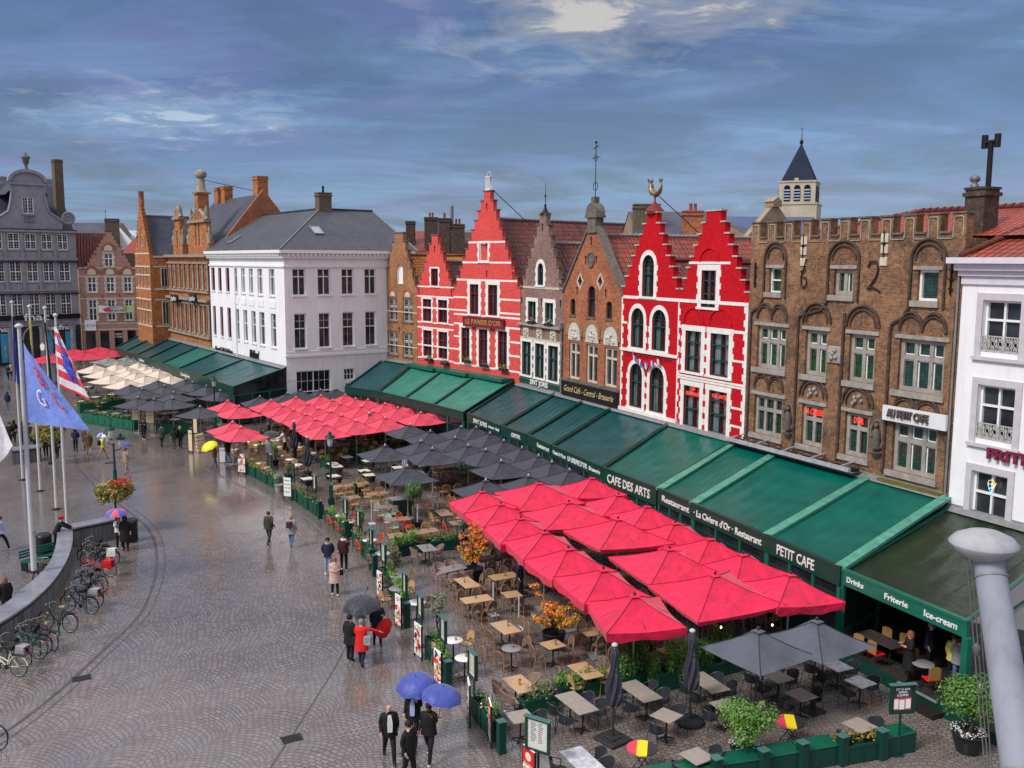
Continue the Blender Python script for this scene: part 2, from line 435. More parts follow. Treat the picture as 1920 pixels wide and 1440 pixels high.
tile_or = tilemat('bright_orange_pantiles',(.80,.25,.035),(.70,.20,.03),moss=(.6,.2,.04),w=.3,h=.34)
slate = slatemat('blue_grey_slate'); slate2 = slatemat('dark_blue_slate',(.045,.05,.075))
class Face:
 """one building front: local x runs along it to the right, y goes in, z up"""
 def __init__(s,P,d,crop=(0,0,1)):
  s.d = Vector(d).normalized(); s.P = Vector(P); s.rz = math.atan2(s.d.y,s.d.x); s.crop = crop
  s.inn = Vector((-s.d.y,s.d.x))
 def uv(s,x,y,depth=0.0):
  px = s.crop[0] + x / s.crop[2]; py = s.crop[1] + y / s.crop[2]
  r = ray(px,py); P = s.P + s.inn * depth
  t = (s.inn.x * P.x + s.inn.y * P.y) / (s.inn.x * r.x + s.inn.y * r.y)
  q = Vector((r.x * t,r.y * t)) - P
  return q.dot(s.d),H + r.z * t
 def win(s,b,depth=0.12):
  u0,z1 = s.uv(b[0],b[1],depth); u1,z0 = s.uv(b[2],b[3],depth); return [u0,z0,u1,z1]
 def row(s,bs,depth=0.12):
  ws = [s.win(b,depth) for b in bs]; z0 = sum(w[1] for w in ws) / len(ws); z1 = sum(w[3] for w in ws) / len(ws)
  for w in ws: w[1] = z0; w[3] = z1
  return ws
 def root(s,name,label,cat='house'):
  return empty(name,(s.P.x,s.P.y,0),s.rz,label,cat)
def arcpts(u0,u1,z,h,n=10,gothic=False):
 c = (u0 + u1) / 2; r = (u1 - u0) / 2; out = []
 for k in range(n + 1):
  a = PI * k / n
  x = c + r * math.cos(a); zz = z + h * math.sin(a) ** (.8 if gothic else 1)
  out.append((x,zz))
 return out       # from right to left
def hole_of(w,arch=0.0,gothic=False):
 u0,z0,u1,z1 = w
 if not arch: return [(u0,z0),(u1,z0),(u1,z1),(u0,z1)]
 return [(u0,z0),(u1,z0)] + arcpts(u0,u1,z1 - arch,arch,10,gothic)
def stepped(u0,u1,ze,zt,n,topw,uc=None):
 uc = (u0 + u1) / 2 if uc is None else uc
 L = []; Rr = []
 for k in range(n + 1):
  f = k / n
  L.append((u0 + (uc - topw / 2 - u0) * f,ze + (zt - ze) * f)); Rr.append((u1 + (uc + topw / 2 - u1) * f,ze + (zt - ze) * f))
 out = [(u0,0),(u1,0)]
 pz = None
 for k,(u,z) in enumerate(Rr):
  if k: out.append((u,Rr[k - 1][1]))
  out.append((u,z))
 for k in range(n,-1,-1):
  out.append(L[k])
  if k: out.append((L[k][0],L[k - 1][1]))
 return out,L,Rr
def copings(mb,L,Rr,t=.38,zt=.09):
 n = len(L) - 1
 for k in range(n + 1):
  ru = Rr[k][0]; lu = L[k][0]
  if k == n: mb.box(lu - .09,ru + .09,-.06,t + .06,L[k][1],L[k][1] + zt)
  else:
   mb.box(lu - .1,L[k + 1][0] - .003,-.06,t + .06,L[k][1],L[k][1] + zt)
   mb.box(Rr[k + 1][0] + .003,ru + .1,-.06,t + .06,L[k][1],L[k][1] + zt)
def window(root,w,frame,pane,cols=2,rows=(.62,),arch=0.0,depth=.16,fw=.07,mull=None,mw=.11,inner=None,
  surround=None,sw=.22,sill=None,curt=False,label=None,bars=None,gothic=False,name='window',topbars=0,reveal_back=False):
 u0,z0,u1,z1 = w; m = MB()
 mm = mull or frame; F_ = mw if mull else fw
 top = z1 - (arch or 0)
 def rim(b,off,wd,d0,d1,zt=top):
  if arch:
   outer = hole_of((u0 + off,z0 + off,u1 - off,z1 - off * .9),arch,gothic)
   inn = hole_of((u0 + off + wd,z0 + off + wd,u1 - off - wd,z1 - off * .9 - wd),max(.05,arch - wd * .4),gothic)
   b.slab(outer,[inn[::-1]],d0,d1)
  else:
   b.box(u0 + off,u1 - off,d0,d1,z0 + off,z0 + off + wd); b.box(u0 + off,u1 - off,d0,d1,z1 - off - wd,z1 - off)
   b.box(u0 + off,u0 + off + wd,d0,d1,z0 + off + wd,z1 - off - wd); b.box(u1 - off - wd,u1 - off,d0,d1,z0 + off + wd,z1 - off - wd)
 rim(m,.0,F_,depth - .05,depth + .07)
 cw = (u1 - u0) / cols
 zs = [z0] + [z0 + (z1 - z0) * r for r in rows] + [z1]
 for k in range(1,cols): m.box(u0 + cw * k - F_ / 2,u0 + cw * k + F_ / 2,depth - .045,depth + .065,z0 + F_,z1 - F_ * .8)
 for z in zs[1:-1]:
  zz = z
  m.box(u0 + F_,u1 - F_,depth - .052,depth + .06,zz - F_ / 2,zz + F_ / 2)
 if bars:
  bc,br = bars
  for i in range(cols):
   for k in range(1,bc): x = u0 + cw * i + cw * k / bc; m.box(x - .014,x + .014,depth + .02,depth + .05,z0 + F_,z1 - F_)
  for i in range(len(zs) - 1):
   if i < topbars: continue
   nb = br if isinstance(br,int) else br[i]
   for k in range(1,nb): z = zs[i] + (zs[i + 1] - zs[i]) * k / nb; m.box(u0 + F_,u1 - F_,depth + .022,depth + .048,z - .014,z + .014)
 o = m.build(name,mm,root)
 if label: o['label'] = label
 p = MB(); p.slab(hole_of((u0 + .02,z0 + .02,u1 - .02,z1 - .02),arch,gothic),[],depth + .075,depth + .085); p.build('pane',pane,o)
 if inner:
  q = MB()
  for i in range(cols):
   for j in range(len(zs) - 1):
    a0 = u0 + cw * i + F_ * .55; a1 = u0 + cw * (i + 1) - F_ * .55; b0 = zs[j] + F_ * .6; b1 = zs[j + 1] - F_ * .6
    for bx in ((a0,a1,b0,b0 + .05),(a0,a1,b1 - .05,b1),(a0,a0 + .05,b0,b1),(a1 - .05,a1,b0,b1)):
     q.box(bx[0],bx[1],depth + .03,depth + .068,bx[2],bx[3])
  q.build('casement',inner,o)
 if curt:
  q = MB()
  for sgn in (0,1):
   n = 9
   for k in range(n):
    x0 = (u0 + .06 + (u1 - u0) * .33 * k / n) if sgn == 0 else (u1 - .06 - (u1 - u0) * .33 * (k + 1) / n)
    x1 = x0 + (u1 - u0) * .33 / n; y = depth + .14 + (.02 if k % 2 else 0)
    q.quad((x0,y,z0 + .05),(x1,y + .015,z0 + .05),(x1,y + .015,z1 - arch - .1),(x0,y,z1 - arch - .1))
  q.build('curtain',curtain,o)
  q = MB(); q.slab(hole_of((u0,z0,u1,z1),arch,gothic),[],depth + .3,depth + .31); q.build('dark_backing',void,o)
 if surround:
  q = MB(); n = max(4,round((z1 - z0 - arch) / .34)); hh = (top - z0) / n
  for k in range(n):
   ww = sw + (.11 if k % 2 else 0)
   q.box(u0 - ww,u0 - .002,-.025,.05,z0 + hh * k,z0 + hh * (k + 1)); q.box(u1 + .002,u1 + ww,-.025,.05,z0 + hh * k,z0 + hh * (k + 1))
  if arch:
   out = hole_of((u0 - sw,top,u1 + sw,z1 + sw),arch + sw,gothic); inn = hole_of((u0,top,u1,z1),arch,gothic)
   ao = out[2:]; ai = inn[2:]
   for k in range(len(ao) - 1):
    a,b,c,d = ao[k],ao[k + 1],ai[k + 1],ai[k]
    q.slab([a,b,c,d],[],-.028,.05)
  else: q.box(u0 - sw - .06,u1 + sw + .06,-.03,.05,z1 + .002,z1 + sw)
  q.box(u0 - sw - .05,u1 + sw + .05,-.09,.05,z0 - .14,z0 - .002)
  q.build('surround',surround,o)
 elif sill:
  q = MB(); q.box(u0 - .1,u1 + .1,-.1,depth - .05,z0 - .12,z0 - .002); q.build('sill',sill,o)
 return o
def bands(root,spans,mat,name='stone_band',proud=.03,h=.16):
 m = MB()
 for u0,u1,z in spans: m.box(u0,u1,-proud,.02,z - h / 2,z + h / 2)
 return m.build(name,mat,root)
def ironanchor(m,u,z,h=.55):
 m.bar((u,-.05,z - h / 2),(u,-.05,z + h / 2),.035); m.bar((u - .1,-.05,z + h / 2 - .12),(u,-.05,z + h / 2),.03); m.bar((u + .1,-.05,z + h / 2 - .12),(u,-.05,z + h / 2),.03)
def prism_roof(root,u0,u1,ze,zr,uc,y0,y1,mat,ridge=None,name='roof',over=.0):
 m = MB(); th = .12
 for (a,za,b,zb,sg) in ((u0 - over,ze,uc,zr,0),(uc,zr,u1 + over,ze,1)):
  L = math.hypot(b - a,zb - za)
  v = [(a,y0,za),(b,y0,zb),(b,y1,zb),(a,y1,za)]
  uv = [(y0,0 if sg == 0 else L),(y0,L if sg == 0 else 0),(y1,L if sg == 0 else 0),(y1,0 if sg == 0 else L)]
  m.add(v,[(0,1,2,3)],[uv])
  m.add([(x,y,z - th) for x,y,z in v],[(3,2,1,0)])
  for i in range(4):
   p,q = v[i],v[(i + 1) % 4]; m.quad((p[0],p[1],p[2] - th),(q[0],q[1],q[2] - th),q,p)
 o = m.build(name,mat,root)
 if ridge:
  q = MB(); n = int((y1 - y0) / .4)
  for k in range(n): q.tube([(uc,y0 + .4 * k,zr + .0),(uc,y0 + .4 * k + .39,zr + .025)],[.12,.14],8)
  q.build('ridge_tiles',ridge,o)
 return o
def body(root,u0,u1,y0,y1,z1,mat,uc=None,zr=None,name='side_wall'):
 m = MB()
 pts = [(u0,0),(u1,0),(u1,z1)] + ([(uc,zr)] if zr else []) + [(u0,z1)]
 m.slab(pts,[],y0,y1); return m.build(name,mat,root)
def chimney(root,u,y,z0,z1,w=.9,d=.7,mat=None,pots=0,name='chimney',parent=None):
 m = MB(); m.box(u - w / 2,u + w / 2,y - d / 2,y + d / 2,z0,z1)
 m.box(u - w / 2 - .08,u + w / 2 + .08,y - d / 2 - .08,y + d / 2 + .08,z1 - .28,z1 - .12); m.box(u - w / 2 - .05,u + w / 2 + .05,y - d / 2 - .05,y + d / 2 + .05,z1,z1 + .1)
 o = m.build(name,mat or bk_dark,parent or root)
 if pots:
  p = MB()
  for k in range(pots): p.lathe([(.14,0),(.12,.5),(.15,.55)],8,(u + (k - (pots - 1) / 2) * .35,y,z1 + .1))
  p.build('chimney_pot',M('clay_pot',(.30,.10,.06),.7),o)
 return o
dA = (.445,-.895); PA = (15.9,44.0)          # the straight part of the row, reference point
dB = (.633,-.774); PB = (.63,74.6)           # the row bends here
LEN = 14
# ================= H1..H3, the bent end of the row =================
C4 = (700,320,3.6); C5 = (960,340,3.1304); C6 = (1360,360,2.5714); C3 = (240,300,3.6); C1 = (0,280,4.8); C2 = (0,500,4.8)
def anchors(root,pts):
 for u,z in pts: m = MB(); ironanchor(m,u,z); m.build('wall_anchor',iron,root)
def house1():
 f = Face(PB,dB,C4); r = f.root('gabled_house','narrow orange-brown brick stepped gable house beside the white corner building, white shutter in its gable')
 u0 = f.uv(65,1240)[0]; u1 = f.uv(298,1260)[0]; ze = f.uv(65,770)[1]; zt = f.uv(200,420)[1]
 out,L,Rr = stepped(u0,u1,ze,zt,6,(u1 - u0) * .24)
 r2 = f.row([(107,855,170,1020),(205,860,272,1020)]); r1 = f.row([(107,1080,172,1245),(205,1085,272,1258)])
 tp = f.win((163,632,208,765))
 holes = [hole_of(w) for w in r2 + r1] + [hole_of(tp,.45)]
 MB().slab(out,[h for h in holes],0,.38,.25).build('wall',bk_org,r)
 m = MB(); copings(m,L,Rr); m.build('coping',stone_d,r)
 for w in r2 + r1: window(r,w,fr_white,MATS['glass'],2,(.6,),mull=stone,mw=.15,inner=fr_white,sill=stone_d,bars=(2,3))
 window(r,tp,white_trim,fr_white,1,(),.45,name='shutter',surround=None)
 m = MB()
 for w in r2:
  c = (w[0] + w[2]) / 2
  for k,(rr,y) in enumerate(((.85,-.04),)):
   o_ = arcpts(c - .85,c + .85,w[3] + .12,.85); i_ = arcpts(c - .62,c + .62,w[3] + .12,.62)
   for q in range(len(o_) - 1): m.slab([o_[q],o_[q + 1],i_[q + 1],i_[q]],[],-.05,.01)
 m.build('blind_arches',bk_sienna,r)
 m = MB()
 for w in r2:
  c = (w[0] + w[2]) / 2; MB().slab(hole_of((c - .45,w[3] + .15,c + .45,w[3] + .6),.4),[],-.04,.01).build('relief_panel',cream_trim,r)
 bands(r,[(u0,u1,r2[0][1] + .9),(u0,u1,r1[0][1] + .9)],cream_trim,h=.1,proud=.012)
 anchors(r,[((u0 + u1) / 2,r2[0][1] - .8),(u0 + .5,ze + .8),(u1 - .5,ze + .8)])
 body(r,u0,u1,.4,12,ze - .3,bk_org,(u0 + u1) / 2,zt - 2.3)
 prism_roof(r,u0,u1,ze - .3,zt - 2.0,(u0 + u1) / 2,.4,12,tile_or,tile_or)
house1()
def surr_house(): pass
def house2():
 f = Face(PB,dB,C4); r = f.root('gabled_house','small coral red stepped gable house between the orange-brown gable and the tallest gable')
 u0 = f.uv(300,1260)[0]; u1 = f.uv(545,1290)[0] - .02; ze = f.uv(310,790)[1]; zt = f.uv(430,435)[1]
 out,L,Rr = stepped(u0,u1,ze,zt,6,(u1 - u0) * .17)
 tp = f.win((397,660,445,778)); r2 = f.row([(342,865,400,1020),(445,870,507,1025)]); r1 = f.row([(345,1073,403,1240),(447,1085,508,1290)])
 MB().slab(out,[hole_of(w) for w in [tp] + r2 + r1],0,.38,.25).build('wall',bk_coral,r)
 m = MB(); copings(m,L,Rr); m.build('coping',stone_d,r)
 window(r,tp,fr_red,MATS['glass'],2,(),surround=white_trim,sw=.14)
 for w in r2 + r1: window(r,w,fr_red,MATS['glass'],2,(.66,),surround=white_trim,sw=.16)
 bands(r,[(u0,u1,tp[1] - .1),(u0,u1,r2[0][3] + .24),(u0,u1,r2[0][1] - .12),(u0,u1,r1[0][3] + .24),(u0,u1,r2[0][1] + 1.2),(u0,u1,r1[0][1] + 1.0),(u0,u1,r1[0][1] - .15)],white_trim,h=.13,proud=.018)
 anchors(r,[((u0 + u1) / 2,zt - 1.2),(u0 + .3,r2[0][3] + .6),(u1 - .3,r2[0][3] + .6)])
 body(r,u0,u1,.4,10,ze - .3,bk_coral,(u0 + u1) / 2,zt - 2.6)
 prism_roof(r,u0,u1,ze - .3,zt - 2.3,(u0 + u1) / 2,.4,10,tile_brown,lead)
 return u0
house2()
gold_d = M('aged_gilt_lettering',(.42,.24,.10),.5,.3,8)
def house3():
 f = Face(PB,dB,C4); r = f.root('gabled_house','tallest coral red stepped gable house with a carved name board across its front')
 u0 = f.uv(545,1290)[0]; u1 = 0.0; ze = (f.uv(560,740)[1] + f.uv(985,828)[1]) / 2; zt = f.uv(768,140)[1]
 uc = f.uv(768,140)[0]
 out,L,Rr = stepped(u0,u1,ze,zt,10,.85,uc)
 bl = f.win((725,492,780,612)); r2 = f.row([(660,765,718,970),(783,770,845,980)]); r1 = f.row([(603,1055,658,1290),(720,1065,778,1320),(850,1085,910,1345)])
 MB().slab(out,[hole_of(w) for w in [bl] + r2 + r1],0,.38,.25).build('wall',bk_coral,r)
 m = MB(); copings(m,L,Rr); m.build('coping',stone_d,r)
 window(r,bl,white_trim,bk_coral,1,(),depth=.1,surround=white_trim,sw=.2,name='blind_window')
 for w in r2: window(r,w,fr_red,MATS['glass'],2,(.68,),surround=white_trim,sw=.3,bars=(1,(3,1)))
 for w in r1: window(r,w,fr_red,MATS['glass'],2,(.72,),surround=white_trim,sw=.26,bars=(1,(3,1)))
 zs = [bl[3] + .1,bl[1] - .1,r2[0][3] + .35,r2[0][1] + 1.35,r2[0][1] + .25,r1[0][3] + .3,r1[0][1] + 2.2,r1[0][1] + 1.1,r1[0][1] - .15,r2[0][1] - .1]
 sp = []
 for k,z in enumerate(zs):
  a,b = u0,u1
  if z > ze:
   n = sum(1 for q in L if q[1] < z); a = L[min(n,10)][0]; b = Rr[min(n,10)][0]
  if k in (0,3,4,6,7):
   ws = [bl] if k == 0 else (r2 if k in (3,4) else r1)
   sp += [(a,ws[0][0] - .3,z),(ws[-1][2] + .3,b,z)]
  else: sp.append((a,b,z))
 bands(r,sp,white_trim,h=.15,proud=.018)
 s0,sz1 = f.uv(612,990,-.2); s1,sz0 = f.uv(877,1065,-.2)
 m = MB(); m.box(s0,s1,-.24,-.12,sz0,sz1); m.box(s0 - .08,s1 + .08,-.3,-.1,sz1,sz1 + .09); m.box(s0 - .08,s1 + .08,-.28,-.1,sz0 - .09,sz0); m.box(s0 - .07,s0,-.28,-.1,sz0,sz1); m.box(s1,s1 + .07,-.28,-.1,sz0,sz1)
 sg = m.build('name_board',M('wine_red_board',(.24,.02,.025),.5,.3,8),r)
 text("LE PANIER D'OR",gold_d,sg,((s0 + s1) / 2,-.26,(sz0 + sz1) / 2),(sz1 - sz0) * .95,(s1 - s0) * .9,ext=.03,bold=.01)
 m = MB(); m.box(uc - .3,uc + .3,.0,.38,zt + .1,zt + .18)
 for k in range(5): x = uc - .24 + .12 * k; m.bar((x,.05,zt + .18),(x,.05,zt + 1.15),.045); m.bar((x,.33,zt + .18),(x,.33,zt + 1.15),.045)
 m.box(uc - .3,uc + .3,.0,.38,zt + 1.15,zt + 1.2)
 m.tube([(uc - .25,.2,zt + 1.2)] + [(uc - .25 * math.cos(a),.2,zt + 1.2 + .4 * math.sin(a)) for a in (.5,1.0,1.57,2.1,2.6)] + [(uc + .25,.2,zt + 1.2)],.015,5)
 m.build('roof_lantern',white_trim,r)
 m = MB(); m.tube([(uc + .5,.2,zt + .1),(uc + .5,4.2,zt - 2.6)],.035,5); m.build('stay_rod',iron,r)
 anchors(r,[(uc,zt - 1.2),(uc,zt - 4.4),(u0 + .9,r2[0][3] + .8),(uc,r2[0][3] + .9),(u1 - .9,r2[0][3] + .8)])
 zr = f.uv(832,318)[1]
 body(r,u0,u1,.4,17,ze - .3,bk_dark,uc,zr - .3)
 prism_roof(r,u0,u1,ze - .3,zr,uc,.4,17,tile_brown,lead)
house3()
# ================= H4..H8, the straight row =================
UA = {}
fa = Face(PA,dA)
def cut(px,py): return fa.uv(px,py)[0]
UA['34'] = cut(975,640); UA['45'] = cut(960 + 300 / 3.1304,340 + 1000 / 3.1304); UA['56'] = cut(960 + 640 / 3.1304,340 + 1000 / 3.1304)
UA['67'] = cut(1399,720); UA['78'] = cut(1786,820)
def house4():
 f = Face(PA,dA,C5); r = f.root('gabled_house','grey mauve brick stepped gable house with flower boxes and dark green shop windows')
 u0 = UA['34'] + .02; u1 = UA['45'] - .02; ze = f.uv(50,622)[1]; zt = f.uv(188,196)[1]; uc = (f.uv(188,196)[0] + (u0 + u1) / 2) / 2
 out,L,Rr = stepped(u0,u1,ze,zt,7,1.0,uc)
 tp = f.win((160,480,192,610)); r2 = f.row([(103,703,148,820),(203,710,250,830)]); r1 = f.row([(68,940,118,1140),(145,945,195,1165),(222,960,277,1175)])
 MB().slab(out,[hole_of(tp,.4)] + [hole_of(w) for w in r2 + r1],0,.38,.25).build('wall',bk_grey,r)
 m = MB(); copings(m,L,Rr); m.build('coping',stone_d,r)
 window(r,tp,fr_green,MATS['glass'],1,(.6,),.4,surround=white_trim,sw=.3)
 for w in r2: window(r,w,fr_green,MATS['clear'],2,(),surround=white_trim,sw=.28,curt=True)
 for w in r1: window(r,w,fr_green,MATS['clear'],2,(.62,),surround=white_trim,sw=.22,curt=True)
 bands(r,[(u0,u1,tp[1] - .2),(u0,u1,r1[0][3] + .3)],cream_trim)
 m = MB(); zl = f.uv(150,845)[1]; m.box(u0,u1,-.28,.02,zl - .1,zl + .08); m.build('stone_ledge',stone,r)
 m = MB()
 for q in ((85,885),(162,893),(243,906)):
  u,z = f.uv(*q); m = MB(); m.bevbox(u - .42,u + .42,-.06,.01,z - .42,z + .42,.05)
  for k in range(5): a = k * 1.257; m.lathe([(.0,-.1),(.12,-.05),(.13,.05),(0,.1)],6,(u + .2 * math.cos(a),-.08,z + .2 * math.sin(a)))
  m.build('relief_panel',cream_trim,r)
 a,z1 = f.uv(50,1150,-.1); b,z0 = f.uv(272,1228,-.1)
 m = MB(); m.box(u0 + .1,u1 - .1,-.12,-.02,z0,z1); sg = m.build('shop_fascia',M('bottle_green_board',(.010,.075,.055),.45,.2),r)
 text('SINT JORIS',fr_white,sg,((u0 + u1) / 2,-.14,(z0 + z1) / 2),.55,(u1 - u0) * .42,bold=.01)
 m = MB(); m.lathe([(.45,0),(.2,.18),(.06,.5),(.12,.6),(.03,.7),(.03,1.2),(.1,1.3),(.02,1.4),(.012,2.3)],8,(uc,.2,zt + .1)); m.build('finial_spike',iron,r)
 anchors(r,[(u0 + .4,ze + .2),(u1 - .5,ze + .2),(u0 + .3,r2[0][3]),(uc,r2[0][3]),(u1 - .4,r2[0][3]),(uc,zt - .9)])
 m = MB(); m.tube([(u1 - .05,-.12,r2[0][1] - .2),(u1 - .05,-.12,z0 - .5)],.07,7); m.box(u1 - .22,u1 + .12,-.3,-.02,r2[0][1] - .3,r2[0][1] + .1); m.build('downpipe',lead,r)
 body(r,u0,u1,.4,LEN,ze - .3,bk_grey,uc,zt - 2.4)
 prism_roof(r,u0,u1,ze - .3,zt - 2.1,uc,.4,LEN,tile_brown,lead)
house4()
def house5():
 f = Face(PA,dA,C5); r = f.root('gabled_house','sienna brick house with a plain pointed gable, carved white tympana and a black name board')
 u0 = UA['45'] + .0; u1 = UA['56'] - .02; ze = (f.uv(335,650)[1] + f.uv(640,680)[1]) / 2; uc,zt = f.uv(478,262)
 uc = (uc + (u0 + u1) / 2) / 2
 out = [(u0,0),(u1,0),(u1,ze),(uc + .35,zt),(uc - .35,zt),(u0,ze)]
 tp = f.win((455,612,495,800)); sm = f.row([(352,690,380,790),(562,700,595,805)])
 r1 = f.row([(345,940,403,1165),(447,955,508,1190),(553,970,622,1215)])
 dia = []
 for a,b,c,d in ((395,560,425,615),(515,565,542,615)):
  w = f.win((a,b,c,d)); cx = (w[0] + w[2]) / 2; cz = (w[1] + w[3]) / 2; dia.append([(cx,cz - .45),(cx + .32,cz),(cx,cz + .45),(cx - .32,cz)])
 MB().slab(out,[hole_of(tp,.5,True),hole_of(sm[0],.35,True),hole_of(sm[1],.35,True)] + [hole_of(w) for w in r1] + dia,0,.38,.25).build('wall',bk_sienna,r)
 m = MB()
 for a,b in (((u0 - .08,ze),(uc - .35,zt)),((uc + .35,zt),(u1 + .08,ze))):
  dx = b[0] - a[0]; dz = b[1] - a[1]; l = math.hypot(dx,dz); nx,nz = -dz / l * .16,dx / l * .16
  m.slab([a,b,(b[0] + nx,b[1] + nz),(a[0] + nx,a[1] + nz)],[],-.1,.5)
 m.build('coping',stone_d,r)
 m = MB(); m.box(uc - .55,uc + .55,-.12,.5,zt - .45,zt + .55); m.box(uc - .78,uc + .78,-.2,.55,zt + .55,zt + .7)
 m.slab([(uc - .75,zt + .7),(uc + .75,zt + .7)] + arcpts(uc - .75,uc + .75,zt + .7,.85)[1:-1],[],-.18,.5)
 m.box(uc - .22,uc + .22,-.05,.35,zt + 1.5,zt + 1.95)
 m.build('gable_cap',stone_d,r)
 m = MB(); z = zt + 1.95; m.tube([(uc,.15,z),(uc,.15,z + 3.6)],.03,6); m.bar((uc - .55,.15,z + 2.6),(uc + .55,.15,z + 2.6),.04)
 m.tube([(uc + .28 * math.cos(a),.15,z + .7 + .28 * math.sin(a)) for a in [k * PI / 6 for k in range(12)]],.025,5,closed=True)
 m.tube([(uc + .2 * math.cos(a),.15,z + 2.6 + .2 * math.sin(a)) for a in [k * PI / 6 for k in range(12)]],.02,5,closed=True)
 m.lathe([(0,0),(.12,.1),(0,.22)],7,(uc,.15,z + 3.5)); m.bar((uc - .3,.15,z + 3.2),(uc + .3,.15,z + 3.35),.05)
 m.build('weather_vane',iron,r)
 window(r,tp,fr_dark,MATS['glass'],1,(.6,),.5,gothic=True,sill=stone_d)
 for w in sm: window(r,w,fr_dark,MATS['glass'],1,(),.35,gothic=True,sill=stone_d)
 for d_ in dia:
  m = MB(); big = [(c[0] + (c[0] - (d_[0][0])) * .45,c[1] + (c[1] - d_[1][1]) * .35) for c in d_]
  m.slab(big,[d_[::-1]],-.04,.04); o = m.build('diamond_window',cream_trim,r); MB().slab(d_,[],.12,.14).build('pane',MATS['glass'],o)
 for w in r1:
  window(r,w,fr_dark,MATS['glass'],2,(.72,),mull=cream_trim,mw=.14,sill=stone_d)
 m = MB(); m2 = MB()
 for w in r1:
  a,b = w[0] - .12,w[2] + .12; z = w[3] + .16
  m.slab([(a,z),(b,z)] + arcpts(a,b,z + .3,1.0,10,True),[],-.05,.01)
  o_ = arcpts(a - .3,b + .3,z + .3,1.3,10,True); i_ = arcpts(a,b,z + .3,1.0,10,True)
  for q in range(len(o_) - 1): m2.slab([o_[q],o_[q + 1],i_[q + 1],i_[q]],[],-.09,.01)
  for k in range(12):
   an = rnd.uniform(0,PI); rr = rnd.uniform(.1,.7); m.lathe([(0,-.1),(.1,-.04),(.09,.05),(0,.1)],6,((a + b) / 2 + rr * math.cos(an) * .8,-.07,z + .15 + rr * math.sin(an)))
 m.build('tympana',M('carved_white_stone',(.66,.62,.56),.8,.45,8),r); m2.build('pointed_arches',bk_org,r)
 u,z = f.uv(465,460)
 m = MB(); m.tube([(u + .42 * math.cos(a),-.04,z + .5 * math.sin(a)) for a in [k * PI / 8 for k in range(16)]],.07,6,closed=True)
 m.slab([(u + .38 * math.cos(a),z + .46 * math.sin(a)) for a in [k * PI / 8 for k in range(16)]],[],-.03,.01); m.build('roundel',stone_d,r)
 a,z1 = f.uv(295,1185,-.15); b,z0 = f.uv(628,1312,-.15); zc = (z0 + z1) / 2
 m = MB(); m.box(u0 + .15,u1 - .1,-.2,-.05,zc - .52,zc + .52); sg = m.build('name_board',M('black_brown_board',(.018,.014,.016),.5,.2),r)
 text('Grand Café - Central - Brasserie',M('gold_lettering',(.62,.48,.22),.5),sg,((u0 + u1) / 2,-.22,zc),.62,(u1 - u0) * .86,shear=.35)
 anchors(r,[f.uv(468,350),f.uv(435,460),f.uv(497,460),f.uv(385,640),f.uv(553,655),f.uv(410,915),f.uv(518,930),f.uv(628,945)])
 bands(r,[(u0,u1,r1[0][1] - .15)],stone_d,h=.2,proud=.12)
 zr = zt - .6
 body(r,u0,u1,.4,LEN,ze - .2,bk_sienna,uc,zr - .3)
 prism_roof(r,u0,u1,ze - .1,zr,uc,.4,LEN,tile_red,lead)
house5()
def quoins(m,u,z0,z1,side,w=.22):
 n = max(2,round((z1 - z0) / .36)); h = (z1 - z0) / n
 for k in range(n):
  ww = w + (.13 if k % 2 else 0)
  m.box(u if side > 0 else u - ww,u + ww if side > 0 else u,-.02,.03,z0 + h * k,z0 + h * (k + 1))
